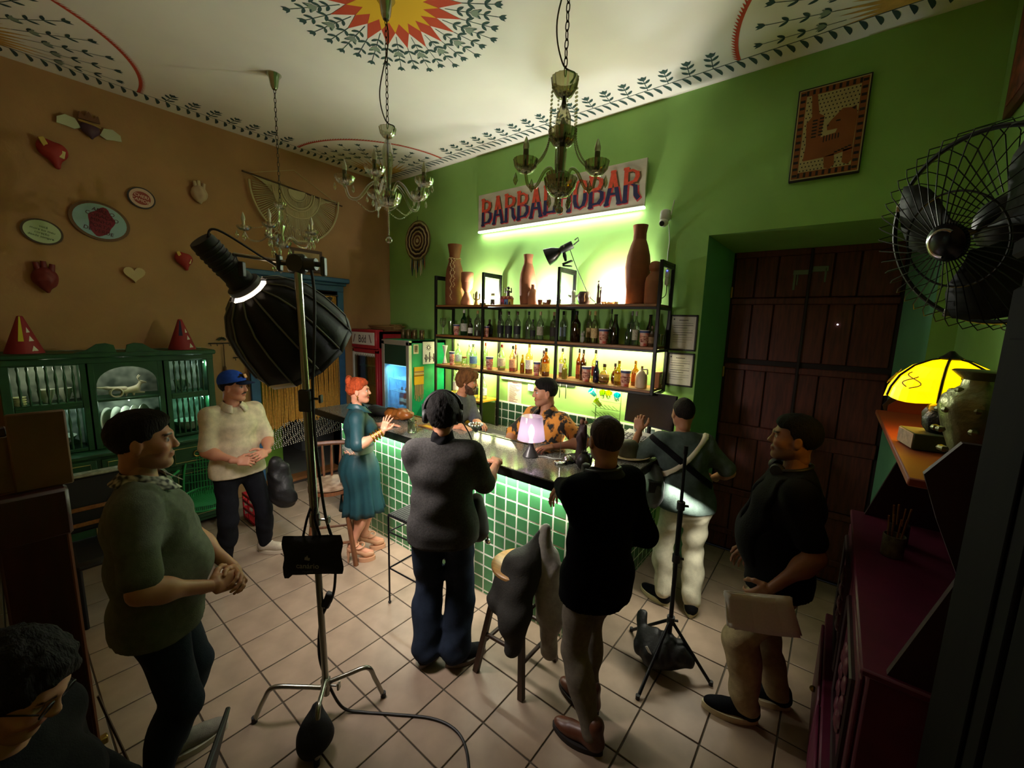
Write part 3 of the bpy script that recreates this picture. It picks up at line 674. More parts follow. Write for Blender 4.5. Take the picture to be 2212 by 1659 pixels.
        if beard and beard[0] == 'stubble':
            t = onh & (f > -.005) & (u < -.045-.4*np.maximum(0, .02-f)) & ~((np.abs(u+.064) < .010) & (l < .02)); c[t] = c[t]*.68+rgb(beard[1])*.32
            t = onh & (f > .08) & (np.abs(u+.044) < .008) & (l < .026); c[t] = c[t]*.45+rgb(beard[1])*.5
        if lips is None: pass
        return c
    smesh('body', parts, M_skin, T, colf)
    # ---- hair
    if hair:
        st, hc = hair; Hh = Sdf(.0075); th = {'short': .008, 'crop': .004, 'curly': .022, 'full': .020, 'bun': .012, 'long': .022}[st]
        Hh.ell(hp(-.014, 0, .032), (V(.098, .076, .092)+th)*hs, RH, .02)
        if st in ('full', 'curly'): Hh.ell(hp(.03, 0, .085), V(.07, .07, .045)*hs, RH, .03); Hh.ell(hp(-.05, 0, -.02), V(.065, .075, .07)*hs, RH, .03)
        Hh.warp = folds(hash(st) % 97, .006 if st in ('curly', 'full', 'bun', 'long') else .002, 150 if st != 'curly' else 190, Hu if st != 'bun' else Hf)
        cutp = hp(.074, 0, .060) if st != 'full' else hp(.095, 0, .045); nrm = Hu*.80-Hf*.62
        if st == 'crop': cutp = hp(.070, 0, .062)
        Hh.cutn = folds(11, .012, 95, Hu*0+Hf); Hh.cut(cutp, nrm); Hh.cut(hp(0, 0, -.085), Hu)
        if st in ('short', 'full', 'bun'): Hh.ell(hp(.028, 0, .084), V(.058, .060, .034)*hs, RH, .03)
        ps_ = [Hh.mesh()]
        if st == 'bun':
            b = Sdf(.006); c0 = hp(-.085, 0, .105)
            for i in range(14):
                t = i/14*2*math.pi; t2 = t+.5; b.rc(c0+(Hl*math.cos(t)*.036+Hu*math.sin(t)*.034)*hs, c0+(Hl*math.cos(t2)*.036+Hu*math.sin(t2)*.034-Hf*.012)*hs, .020*hs, .017*hs, .006)
            b.ell(c0-Hf*.01, V(.03, .03, .03)*hs, RH, .015); b.warp = folds(3, .004, 210, Hl); ps_.append(b.mesh())
        if st == 'long':
            b = Sdf(.009)
            for s_ in (1, -1): b.rc(hp(-.02, .07*s_, .03), hp(-.03, .085*s_, -.20), .035, .03, .03)
            b.rc(hp(-.07, 0, .02), hp(-.085, 0, -.24), .06, .06, .05); b.warp = folds(5, .008, 120, Hl); ps_.append(b.mesh())
        smesh('hair', ps_, mat('hair_'+hc, hc, .75, spec=.2, nz=.5, nscale=60, stretch=(1, 1, .25), bump=.9, bscale=170), T)
    if beard and beard[0] == 'full':
        b = Sdf(.0065); b.ell(hp(.028, 0, -.048), V(.078, .070, .090)*hs, RH, .03); b.ell(hp(.075, 0, -.105), V(.030, .034, .032)*hs, RH, .03)
        for s_ in (1, -1): b.rc(hp(0, .066*s_, -.02), hp(.03, .055*s_, -.07), .016*hs, .02*hs, .02)
        b.warp = folds(9, .005, 170, Hf); b.cutn = folds(4, .006, 110, Hf); b.cut(hp(.05, 0, -.045), -Hu*.8-Hf*.42); b.ell(hp(.108, 0, -.064), V(.014, .017, .005)*hs, RH, .004, True)
        ps_ = [b.mesh()]; m_ = Sdf(.005)
        for s_ in (1, -1): m_.rc(hp(.100, .004*s_, -.046), hp(.082, .030*s_, -.060), .0075*hs, .006*hs, .006)
        ps_.append(m_.mesh()); smesh('beard', ps_, mat('hair_'+beard[1], beard[1], .6, nz=.5, nscale=60, bump=.6, bscale=150), T)
    if beard and beard[0] == 'moustache':
        m_ = Sdf(.004)
        for s_ in (1, -1): m_.rc(hp(.098, .003*s_, -.047), hp(.083, .028*s_, -.056), .007*hs, .005*hs, .006)
        smesh('moustache', [m_.mesh()], mat('hair_'+beard[1], beard[1], .6, nz=.5, nscale=60, bump=.6, bscale=150), T)
    # ---- garments
    seed = int(abs(pos[0]*37+pos[1]*91))
    if shirt:
        c_ = shirt; e = c_.get('e', .012); A = Sdf(.0115)
        torso(A, e, bel=belly); hem = c_.get('hem', .50*k)
        if not c_.get('tuck'): A.seg(J['pel']-Uw*.04, J['pel']-Uw*.12, Lw, (tw[0][0]+e+.018, tw[0][1]+e+.026), (tw[0][0]+e+.022, tw[0][1]+e+.032), .06)
        te = (trousers or {}).get('e', .014)
        if not c_.get('tuck') and trousers:
            for n in 'LR': A.rc(J['hp'+n]+Uw*.03, J['hp'+n]+(J['kn'+n]-J['hp'+n])*.28, rl[0]+te*.6+.016, rl[0]*.93+te*.8+.016, .06)
        sl = c_.get('sleeve', .62)
        for n in 'LR':
            s0, e0, w0 = J['sh'+n], J['el'+n], J['wr'+n]; sr = c_.get('sr', .016)
            if sl <= 1: q = s0+(e0-s0)*sl; A.rc(s0, q, ra[0]+e*.9, ra[1]+sr+(.5-.5*sl)*.01, .05)
            else: A.rc(s0, e0, ra[0]+e*.8, ra[1]+sr, .05); q = e0+(w0-e0)*(sl-1); A.rc(e0, q, ra[1]+sr, (ra[1]+(ra[2]-ra[1])*(sl-1))+sr*.8, .03)
        if c_.get('v'): A.ell(J['nek']+Fw*.10-Uw*(.02+c_['v']*.3), V(.09, .030+c_['v']*.12, .05+c_['v']), np.stack([Fw, Lw, Uw], 1), .01, True)
        A.warp = folds(seed, c_.get('fold', .006), c_.get('fr', 26), (0, 0, 1))
        A.cut(W_(0, 0, hem), Uw); A.cut(J['nek']+Uw*(.012+c_.get('neck', 0))+Fw*.05, -Uw*.85-Fw*.30)
        parts = [A.mesh()]
        smesh('shirt', parts, c_['m'], T)
        if c_.get('collar'):
            cm = MB(); n_ = 22; ctr = J['nek']+Fw*.012+Uw*.014
            for i in range(n_):
                pass
            inn = []; out = []
            for i in range(n_+1):
                t = math.pi*.12+(2*math.pi-math.pi*.24)*i/n_; d = Fw*math.cos(t)*1.05+Lw*math.sin(t); fr = max(0, math.cos(t))
                inn.append(ctr+d*.068*k/1.75+Uw*(.036-.035*fr)); out.append(ctr+d*(.104+.025*fr)*k/1.75+Uw*(-.004-.050*fr))
            low = [ctr+(p-ctr)*1.02-Uw*.02 for p in inn]
            for i in range(n_): cm.add([inn[i], inn[i+1], out[i+1], out[i]], [(0, 1, 2, 3)]); cm.add([inn[i], inn[i+1], low[i+1], low[i]], [(3, 2, 1, 0)])
            o = cm.build('collar', c_['collar'], T); md = o.modifiers.new('thick', 'SOLIDIFY'); md.thickness = .004
    if trousers:
        c_ = trousers; e = c_.get('e', .014); A = Sdf(.0115)
        A.seg(J['pel'], J['pel']+Uw*.05*k, Lw, (tw[0][0]+.002, tw[0][1]+.004), (tw[1][0]-.004, tw[1][1]-.004), .05); A.seg(J['pel']-Uw*.05, J['pel'], Lw, (tw[0][0]+.008, tw[0][1]+.008), (tw[0][0]+.006, tw[0][1]+.006), .06)
        for n in 'LR':
            A.rc(J['hp'+n], J['kn'+n], rl[0]+e*.6, rl[1]+e, .05); q = J['an'+n]+Uw*c_.get('cuff', .01)
            A.rc(J['kn'+n], q, rl[1]+e, rl[2]+e*c_.get('flare', 1.6), .03); A.ell(J['kn'+n]*.68+J['an'+n]*.32-Fw*.018, V(.05, .05, .10)*k/1.75+e*.6, None, .06)
        A.warp = folds(seed+5, c_.get('fold', .007), 30, (0, 0, 1), .9); A.cut(W_(0, 0, .565*k+z0), -Uw); A.cut(W_(0, 0, .035*k), Uw)
        smesh('trousers', [A.mesh()], c_['m'], T)
    if shoe:
        for s_, n in ((1, 'L'), (-1, 'R')):
            ft = feet[0 if s_ > 0 else 1]; tn = yaw+ft[2]+s_*.12; d = V(math.cos(tn), math.sin(tn), 0); l = V(-d[1], d[0], 0); a = J['an'+n]*V(1, 1, 0); z = k/1.75
            R_ = np.stack([d, l, Uw], 1); A = Sdf(.007); Q = lambda f, s2, u: a+d*f*z+l*s2*z+Uw*u*z
            A.ell(Q(-.012, 0, .055), V(.060, .040, .045)*z, R_, .03); A.ell(Q(.12, 0, .044), V(.095, .046, .034)*z, R_, .04); A.rc(Q(.0, 0, .075), Q(.11, 0, .058), .038*z, .030*z, .03)
            A.rc(Q(-.015, 0, .06), Q(-.02, 0, .10 if not shoe.get('boot') else .15), .042*z, .045*z, .03); A.cut(Q(0, 0, .018), Uw)
            so = smesh('shoe', [A.mesh()], shoe['m'], T)
            out = []
            for i in range(28):
                t = 2*math.pi*i/28; f_ = math.cos(t); out.append((.077+.145*f_, (.050-.008*math.cos(2*t)+.004*f_)*math.sin(t)))
            sm = MB().prism([(p[0]*z, p[1]*z) for p in out], a+Uw*.001, d, l, shoe.get('sh', .028)*z); sm.build('sole', shoe['sm'], so)
            if shoe.get('lace'):
                lm = MB()
                for i in range(5): q0 = .045+.018*i; hgt = .103-.011*i; lm.tube([Q(q0, -.022, hgt-.006), Q(q0+.006, 0, hgt+.002), Q(q0+.012, .022, hgt-.006)], .0035*z, 6)
                lm.build('laces', shoe['lace'], so)
    def band(name, m, p, n, w, e, inner=None, parent=None):
        """strap or belt hugging the trunk: a slab cut through the inflated torso"""
        A = Sdf(.008); torso(A, e); n = V(*n)/np.linalg.norm(n); A.cut(V(*p)-n*w/2, n); A.cut(V(*p)+n*w/2, -n)
        if inner: A.cut(*inner)
        return smesh(name, [A.mesh()], m, parent or T)
    return T, J, dict(band=band, torso=torso, F=Fw, L=Lw, U=Uw, Hc=Hc, RH=RH, hs=hs, hp=hp, W=W_, tw=tw, ra=ra, rl=rl, k=k)
R_ = math.radians
M_denim = cloth('denim', '232c3c'); M_blk = cloth('black_cloth', '141416', nz=.3)
# -- man in grey-green tee, foreground left
pA = person('stout man in grey-green t-shirt and jeans standing nearest the camera on the left', (-2.25, .345), R_(74), 1.80, 1.06, 'b3805f', belly=.025, hyaw=R_(70), hpitch=-.03,
    arms={'R': dict(w=(.20, -.18, 1.03), pole=(-.5, -.7, -.5), d=(.80, .50, -.25), n=(.7, -.5, .4), t=(.2, .2, .9), curl=(.5, .55, .6, .6)), 'L': dict(w=(.29, -.03, 1.0), pole=(-.4, .6, -.7), d=(.25, -.95, -.05), n=(.7, .5, .4), t=(.2, -.2, .9), curl=(.6, .6, .6, .6))},
    feet=((.03, .12, .1), (-.04, -.11, 0)), shirt=dict(m=cloth('tee_olive', '5b5f52'), sleeve=.80, hem=.83, e=.016, sr=.026, collar=mat('plaid_collar', '2a2c2c', .9, nz=.8, nscale=60, col2='b9b6a4', det=0)),
    trousers=dict(m=cloth('jeans_dark', '1c2430')), shoe=dict(m=cloth('shoe_grey', '7a756c'), sm=mat('sole_grey', 'a9a293', .8), lace=None), hair=('short', '191310'), beard=('stubble', '4a3a30'))
# -- man with blue cap
pB = person('man in cream short-sleeved shirt, dark trousers and blue cap beside the light stand', (-3.98, 1.22), R_(4), 1.73, 1.0, 'c98e72', hyaw=R_(44), hpitch=-.05,
    arms={'R': dict(w=(.25, -.10, 1.03), pole=(-.5, -.6, -.8), d=(.55, .8, -.1), n=(.6, -.4, .6), t=(.3, .2, .8), curl=(.6, .7, .75, .8)), 'L': dict(w=(.26, .13, 1.05), pole=(-.4, .6, -.8), d=(.5, -.8, 0), n=(.6, .5, .5), t=(.2, -.2, .8), curl=(.5, .6, .7, .8))},
    feet=((.02, .20, .55), (.02, -.13, -.35)), shirt=dict(m=cloth('linen_cream', 'd2c4a6', nz=.22, nscale=18), sleeve=.86, hem=.84, e=.014, sr=.022, fold=.008, neck=-.01, collar=cloth('linen_cream2', 'd9ccb0')),
    trousers=dict(m=cloth('trousers_navy', '17181d')), shoe=dict(m=cloth('shoe_beige', 'b7ab97'), sm=mat('sole_beige', 'c9bca6', .8), lace=mat('lace_beige', 'd8cdb8', .9)), hair=('short', '20160f'), beard=('moustache', '2a1d15'))
# -- woman in teal dress
pC = person('red-haired woman in a teal belted dress and platform heels raising a hand at the bar', (-3.27, 1.96), R_(58), 1.60, .93, 'cf9477', hyaw=R_(50), hpitch=.02, female=True, lift=.09, brow='7a3b22', lips='8f3038',
    arms={'R': dict(w=(.20, -.29, 1.18), pole=(-.3, -.7, -.8), d=(.30, .05, .95), n=(-.55, -.8, .1), t=(.5, .3, .2), curl=(.12, .12, .15, .2), spread=.35, tc=.1), 'L': dict(w=(.24, .21, 1.115), pole=(-.3, .7, -.6), d=(.95, -.2, -.1), n=(0, .1, 1), t=(.3, -.9, 0), curl=(.1, .1, .1, .1), spread=.2)},
    feet=((.06, .09, .1), (-.04, -.08, 0)), shirt=dict(m=mat('teal_satin', '17393f', .5, spec=.3, nz=.2, nscale=9, bump=.15, bscale=60), sleeve=.92, hem=.95, e=.010, sr=.026, fold=.006, tuck=True, neck=-.012, collar=mat('teal_satin2', '1a444a', .45)),
    hair=('bun', 'a4421d'), legs_skin=True)
# -- man with headphones
pD = person('man with black headphones, charcoal t-shirt and jeans seen from behind at the bar', (-1.83, 1.66), R_(126), 1.77, 1.05, 'b98466', hyaw=R_(137), hpitch=-.06,
    arms={'R': dict(w=(.37, -.31, 1.22), pole=(-.2, -.15, -1), d=(.95, .1, -.05), n=(.1, -.3, .95), t=(.3, .8, .1), curl=(.9, 1.0, 1.0, 1.0), tc=.8), 'L': dict(w=(.34, .00, 1.12), pole=(-.3, .3, -1), d=(.8, -.5, .3), n=(.2, .6, .7), t=(.2, -.6, .6), curl=(.8, .9, .9, .9))},
    feet=((-.02, .09, -.45), (-.02, -.10, -.85)), shirt=dict(m=cloth('tee_charcoal', '3d3b3a', nz=.3, nscale=90), sleeve=.90, hem=.83, e=.02, sr=.03, fold=.009),
    trousers=dict(m=M_denim, e=.03, fold=.011, flare=1.9), shoe=dict(m=cloth('shoe_black', '17181b'), sm=mat('sole_taupe', '6d625a', .8), lace=mat('lace_dark', '2a2a2c', .9)), hair=('curly', '120d0b'))
# -- bearded man behind the bar
pE = person('bearded man in a dark grey t-shirt leaning over the bar from behind', (-3.27, 2.95), R_(12), 1.72, 1.0, 'bb8260', lean=.24, hyaw=R_(34), hpitch=-.16,
    arms={'R': dict(w=(.48, -.33, 1.205), pole=(-.2, -.6, -.8), d=(.9, -.1, -.25), n=(.2, -.1, .95), t=(.2, .8, -.1), curl=(.3, .3, .35, .4)), 'L': dict(w=(.50, -.10, 1.205), pole=(-.2, .7, -.7), d=(.9, -.3, -.1), n=(.2, .1, .95), t=(.2, -.9, .1), curl=(.4, .4, .4, .4))},
    shirt=dict(m=cloth('tee_slate', '4b4d52'), sleeve=.80, hem=.84, e=.014, sr=.024), trousers=dict(m=M_denim), shoe=dict(m=cloth('shoe_black', '17181b'), sm=mat('sole_taupe', '6d625a', .8)), hair=('full', '6b4522'), beard=('full', '4a2c16'))
# -- barman
M_hawaii = mat('hawaiian', 'c9822e', .85, nz=1, nscale=16, col2='1d1a14', det=3, stretch=(1, 1, .55), rp=(.46, .53), bump=.2, bscale=200)
pF = person('young barman in an orange and black leaf-print shirt behind the small lamp', (-1.95, 3.02), R_(262), 1.74, 1.0, 'bd8766', lean=.03, hyaw=R_(226), hpitch=-.08,
    arms={'L': dict(w=(.24, .27, 1.22), pole=(-.3, .9, -.2), d=(.93, -.3, -.04), n=(.1, 0, .95), t=(.2, -.9, .1), curl=(.35, .4, .4, .4)), 'R': dict(w=(.30, -.20, 1.10), pole=(-.2, -.8, -.4), d=(.7, .4, -.1), n=(.1, -.3, .9), t=(.3, .8, .2))},
    shirt=dict(m=M_hawaii, sleeve=.92, hem=.84, e=.016, sr=.030, fold=.008, neck=-.01, v=.10, collar=M_hawaii), trousers=dict(m=M_blk), shoe=dict(m=cloth('shoe_black', '17181b'), sm=mat('sole_taupe', '6d625a', .8)), hair=('short', '15100d'), beard=('stubble', '5a4636'))
# -- man in black sweater
pG = person('man in a black long-sleeved sweater and grey trousers with brown boots, back turned', (-.86, 1.87), R_(158), 1.76, 1.0, 'a8795e', hyaw=R_(140), hpitch=-.05,
    arms={'L': dict(w=(.49, -.10, 1.20), pole=(-.2, .2, -1), d=(.50, .12, -.85), n=(.75, .1, .5), t=(.1, -.9, -.2), curl=(.22, .28, .3, .35), spread=.2), 'R': dict(w=(.14, -.20, 1.0), pole=(-.3, -.2, -1), d=(.6, .3, -.6))},
    feet=((-.08, .08, .35), (.10, -.06, .35)), shirt=dict(m=mat('knit_black', '070708', 1., spec=.05, nz=.2, nscale=60, bump=.5, bscale=160), sleeve=1.93, hem=.79, e=.022, sr=.024, fold=.006, collar=mat('knit_collar', '101011', .95)),
    trousers=dict(m=cloth('chino_grey', '6f685c'), e=.012, flare=1.3), shoe=dict(m=mat('leather_brown', '57301f', .4, nz=.35, nscale=14), sm=mat('sole_dark', '1d1512', .7), boot=True), hair=('crop', '3a2b20'), beard=('stubble', '5a4a3e'))
# -- man with cross-body bag
pH = person('man in a grey-green t-shirt and white trousers with a cross-body bag at the bar corner', (-.77, 3.22), R_(124), 1.68, 1.05, 'ab7a5b', side=.07, lean=.05, hyaw=R_(128), hpitch=-.10,
    arms={'L': dict(w=(.20, .36, 1.37), pole=(-.1, .6, -.9), d=(.15, .05, .98), n=(-.8, .4, 0), t=(.3, -.8, .3), curl=(.9, .9, 1., 1.)), 'R': dict(w=(.22, -.26, 1.0), pole=(-.8, -.7, -.2), d=(.7, .6, 0))},
    feet=((.06, .12, .5), (-.05, -.07, -.25)), shirt=dict(m=cloth('tee_sage', '4f5c58'), sleeve=.85, hem=.83, e=.018, sr=.030, fold=.008),
    trousers=dict(m=cloth('cargo_cream', 'cbc4ae', nz=.12), e=.022, fold=.009, flare=1.5, cuff=.03), shoe=dict(m=cloth('shoe_black2', '111216'), sm=mat('sole_cream', 'd2c69f', .7), lace=mat('lace_dark', '2a2a2c', .9), sh=.034), hair=('crop', '1b1512'))
# -- man with script pages
pI = person('man in dark vest and beige trousers holding a sheaf of papers near the red door', (-.11, 2.56), R_(190), 1.78, 1.08, '8f6347', hyaw=R_(188), hpitch=.03, belly=.03,
    arms={'L': dict(w=(.05, .23, .92), pole=(-.9, .3, -.2), d=(.62, -.15, -.75), n=(-.2, .95, .1), t=(.9, 0, .3), curl=(.55, .6, .65, .7), tc=.6), 'R': dict(w=(.12, -.24, .90), pole=(-.9, -.3, 0))},
    feet=((.12, .08, 0), (-.05, -.12, .1)), shirt=dict(m=cloth('tee_black', '0f0f11'), sleeve=.72, hem=.84, e=.014, sr=.028),
    trousers=dict(m=cloth('chino_beige', 'a99877'), e=.024, fold=.011, flare=1.5), shoe=dict(m=cloth('shoe_black3', '121318'), sm=mat('sole_cream', 'd2c69f', .7), sh=.034), hair=('short', '0f0b09'), beard=('stubble', '2a1d14'))
# ================================================================ what the people wear and carry
M_rub = mat('black_rubber', '101011', .6); M_chrome = mat('chrome', 'c9c9c4', .18, 1); M_gold = mat('gold', 'c9953c', .3, 1)
# blue cap
T, J, c = pB; hp, RH, hs = c['hp'], c['RH'], c['hs']; Hf, Hl, Hu = RH.T
A = Sdf(.006); A.ell(hp(-.012, 0, .045), V(.112, .090, .098)*hs, RH, .02); A.cut(hp(.07, 0, .052), Hu*.97-Hf*.22)
cap = smesh('cap', [A.mesh()], cloth('cap_blue', '2a4fb4'), T)
b = MB(); n = 14
for i in range(n):
    a0, a1 = [math.pi*(-.5+(i+k)/n) for k in (0, 1)]
    f = lambda a, r, u: hp(.066+r*.105*math.cos(a)**.8 if math.cos(a) > 1e-6 else .066, .080*math.sin(a), u-.012*math.sin(a)**2)
    b.add([f(a0, 0, .060), f(a1, 0, .060), f(a1, 1, .046), f(a0, 1, .046)], [(0, 1, 2, 3)])
o = b.build('visor', cloth('cap_visor', '1a2340'), cap); md = o.modifiers.new('t', 'SOLIDIFY'); md.thickness = .006
MB().rbox(hp(.098, 0, .098), (.004, .020, .018), RH@rot(0, -.45, 0), .004).build('cap_patch', mat('cap_patch', 'd79a6a', .8), cap)
# black jacket hanging from his hand side
A = Sdf(.011); w = J['wrL']+V(.02, .06, -.10); A.rc(w, w+V(.02, .03, -.30), .055, .10, .05); A.rc(w+V(.05, .05, -.05), w+V(.07, .06, -.34), .03, .07, .04); A.rc(w+V(-.01, .0, -.04), w+V(-.02, .0, -.22), .03, .055, .04)
A.warp = folds(21, .012, 40, (0, 0, 1)); jk = smesh('jacket', [A.mesh()], mat('nylon_black', '0d0d0f', .55, bump=.6, bscale=22), None); tag(jk, 'black jacket hanging from the hand of the man in the blue cap', 'jacket')
# woman: skirt, belt, heels, bangles, earring
T, J, c = pC; Fw, Lw, Uw = c['F'], c['L'], c['U']; wz = .95+.09; hz = .44; n = 72; sk = MB(); rows = 12
ct = J['pel']*V(1, 1, 0)
rings = []
for r in range(rows+1):
    t = r/rows; z = wz+.015+(hz-wz)*t; ring = []
    for i in range(n):
        a = 2*math.pi*i/n; pl = t*(.018*math.sin(9*a+.7*math.sin(2*a))+.010*math.sin(17*a+1)); hip = math.exp(-((t-.30)/.22)**2)
        rl_ = .128+.038*hip+.058*t+pl; rd = .100+.045*hip+.085*t+pl
        ring.append(ct+Fw*(rd*math.cos(a)-.012*hip+.02*t)+Lw*rl_*math.sin(a)+Uw*(z+(.008*math.sin(5*a) if r == rows else 0)))
    rings.append(ring)
for r in range(rows):
    for i in range(n): sk.add([rings[r][i], rings[r][(i+1) % n], rings[r+1][(i+1) % n], rings[r+1][i]], [(0, 1, 2, 3)])
o = sk.build('skirt', MATS['teal_satin'], T, ang=180); md = o.modifiers.new('t', 'SOLIDIFY'); md.thickness = .004
c['band']('belt', mat('belt_grey', '7d837a', .7, nz=.15), ct+Uw*(wz+.012), (0, 0, 1), .062, .022)
for i in range(7):
    a = -1.9-.12*i; p = ct+Fw*.140*math.cos(a)+Lw*.172*math.sin(a)
    MB().tube([p+Uw*(wz+.012+.016*math.sin(i*2.1)), p+Uw*(wz+.018+.014*math.cos(i*1.7))+Lw*.012, p+Uw*(wz+.002)+Fw*.015], .003, 5).build('belt_flourish', mat('belt_pink', 'd59a80', .7), T)
M_tan = mat('shoe_tan', 'bf8f6e', .4)
for n_, ft in (('L', (.06, .09, .1)), ('R', (-.04, -.08, 0))):
    a = J['an'+n_]; tn = R_(58)+ft[2]; d = V(math.cos(tn), math.sin(tn), 0); l = V(-d[1], d[0], 0); g = a*V(1, 1, 0)
    A = Sdf(.006); A.rc(a-Uw*.03-d*.012, a+d*.13-Uw*.100, .034, .031, .03); A.rc(a+d*.12-Uw*.100, a+d*.165-Uw*.104, .031, .026, .02); A.cut(g+Uw*.034, Uw); A.cut(a+d*.06-Uw*.035, -Uw*.8-d*.35); so = smesh('platform_heel', [A.mesh()], M_tan, T)
    out = [(.125+.075*math.cos(t), .041*math.sin(t)) for t in [2*math.pi*i/20 for i in range(20)]]
    MB().prism(out, g+Uw*.001, d, l, .036).build('platform', M_tan, so)
    MB().cyl(g-d*.035+Uw*.001, a-d*.03-Uw*.05, .006, .017, 10).build('stiletto', M_tan, so)
    s_ = MB()
    for (p, q) in ((.0, .035), (.05, -.01)): s_.tube([a+d*(p+.015)*1+l*.038*math.cos(t)+d*.042*math.sin(t)+Uw*(q*.4+.012*math.sin(t+1)-.01) for t in [2*math.pi*i/18 for i in range(18)]], .007, 6, closed=True)
    s_.build('ankle_strap', M_tan, so)
w, e = J['wrR'], J['elR']
for i in range(4):
    p = w+(e-w)*(.10+.11*i); d, u, v = basis(e-w); r = .036+.003*(i % 2)
    MB().tube([p+r*(u*math.cos(t)+v*math.sin(t)) for t in [2*math.pi*k/20 for k in range(20)]], .0075, 8, closed=True).build('bangle', M_gold, T)
hp = c['hp']
for s_ in (1, -1): MB().ball(hp(-.002, .086*s_, -.045), .007, 8, 6).cyl(hp(-.002, .087*s_, -.05), hp(-.002, .087*s_, -.085), .004, .003, 6).build('earring', M_gold, T)
# headphones
T, J, c = pD; hp, RH, hs = c['hp'], c['RH'], c['hs']; Hf, Hl, Hu = RH.T
P = [hp(-.012, .112*math.cos(t), .018+.125*math.sin(t)) for t in [math.pi*i/20 for i in range(21)]]
hd = thing('headphones', 'black over-ear headphones on the man in the charcoal t-shirt', 'headphones', tuple(c['Hc']))
MB().tube(P, .011, 8).build('headband', M_rub, hd)
for s_ in (1, -1):
    MB().lathe([(.001, -.014), (.040, -.014), (.046, -.006), (.046, .010), (.036, .022), (.001, .024)], hp(-.006, .098*s_, -.008), 20, Hl*s_, 1.15, 1).build('ear_cup', M_rub, hd)
    MB().rbox(hp(-.01, .118*s_, .035), (.007, .004, .03), RH, .002).build('yoke', M_rub, hd)
MB().tube(bez([hp(.0, -.115, -.04), J['shR']+V(.0, 0, .10), J['shR']+c['F']*.10+V(0, 0, -.05), J['che']+c['F']*.16-V(0, 0, .1)], 10), .004, 6).build('cable', M_rub, hd)
# radio pouch strapped at his front right
A = Sdf(.009); q = c['W'](.16, -.19, 1.02); A.rc(q, q+V(.02, 0, -.20), .055, .075, .05); A.warp = folds(2, .006, 45); bg = smesh('pouch', [A.mesh()], mat('pouch_black', '161617', .7), None); tag(bg, 'black equipment pouch hanging at the hip of the headphones man', 'bag')
MB().tube(bez([q+V(.03, .03, -.10), q+V(.06, .04, -.20), q+V(.07, .05, -.27)], 6), .010, 6).ball(q+V(.07, .05, -.28), .022, 8, 6).build('keyring', M_chrome, bg)
# neck scarf of the headphones man
A = Sdf(.008); A.rc(J['nek']+V(0, 0, .0), J['nek']+V(0, 0, .045), .072, .066, .02); A.warp = folds(8, .006, 60); smesh('neck_gaiter', [A.mesh()], M_blk, T)
# sound headset resting round the neck of the man in black
def neckphones(pp, label, s_=1):
    T, J, c = pp; ct = J['nek']+V(0, 0, .022); F, L = c['F'], c['L']
    t_ = thing('neck_headphones', label, 'headphones', tuple(ct))
    MB().tube([ct+F*(.088*math.cos(t)+.02)+L*.085*math.sin(t)-V(0, 0, .02*math.cos(t)) for t in [math.pi*.30+math.pi*1.4*i/20 for i in range(21)]], .010, 8).build('band', M_rub, t_)
    for k in (1, -1): MB().lathe([(.001, -.018), (.032, -.018), (.038, 0), (.030, .018), (.001, .020)], ct+F*.085+L*.055*k-V(0, 0, .018), 18, F*.5+L*k).build('ear_cup', M_rub, t_)
neckphones(pG, 'black headphones round the neck of the man in the black sweater'); neckphones(pI, 'black headphones round the neck of the man holding papers')
# sling bag and straps
T, J, c = pH; F, L, U = c['F'], c['L'], c['U']
q = c['W'](.02, .27, .98); Rb = np.stack([F, L, U], 1)
A = Sdf(.009); A.ell(q, V(.16, .075, .17), Rb@rot(0, .25, 0), .03); A.ell(q+L*.045, V(.11, .05, .11), Rb, .03); A.warp = folds(31, .008, 38)
bg = smesh('sling_bag', [A.mesh()], mat('bag_grey', '4a4a4c', .5, nz=.4, nscale=20, bump=.2, bscale=40), None); tag(bg, 'grey sling bag worn at the left hip of the man in white trousers', 'bag')
MB().rbox(q-F*.12+U*.045+L*.02, (.03, .05, .045), Rb, .006).build('clip_pouch', mat('nylon_black', '0d0d0f', .45), bg)
c['band']('strap', mat('strap_cream', 'cfc6ae', .8), J['che']+U*.02, U*.70+L*.72, .030, .034, inner=(J['che']-F*.0, -F+U*0)).parent = T
c['band']('strap', M_blk, J['che']-U*.05, U*.80-L*.60, .045, .032)
o = MB().tube([J['wrL']+V(*(c['F']*.03))-V(0, 0, .0), J['wrL']+V(0, 0, .02)], .034, 14); o.build('watch', mat('watch', 'b9b39a', .4, .5), T)
for s2, dz in ((1, 0),):
    a = J['anL']*V(1, 1, 0); 
    tn = R_(124)+.5+.12; d = V(math.cos(tn), math.sin(tn), 0); l = V(-d[1], d[0], 0)
    text('shoe_lettering', 'FILA', .040, a-l*.052+V(0, 0, .052)+d*.035, d, V(0, 0, 1), mat('white_print', 'e9e9e4', .7), T)
    a = J['anR']*V(1, 1, 0); tn = R_(124)-.25-.12; d = V(math.cos(tn), math.sin(tn), 0); l = V(-d[1], d[0], 0)
    text('shoe_lettering', 'FILA', .040, a-l*.053+V(0, 0, .052)+d*.02, d, V(0, 0, 1), MATS['white_print'], T)
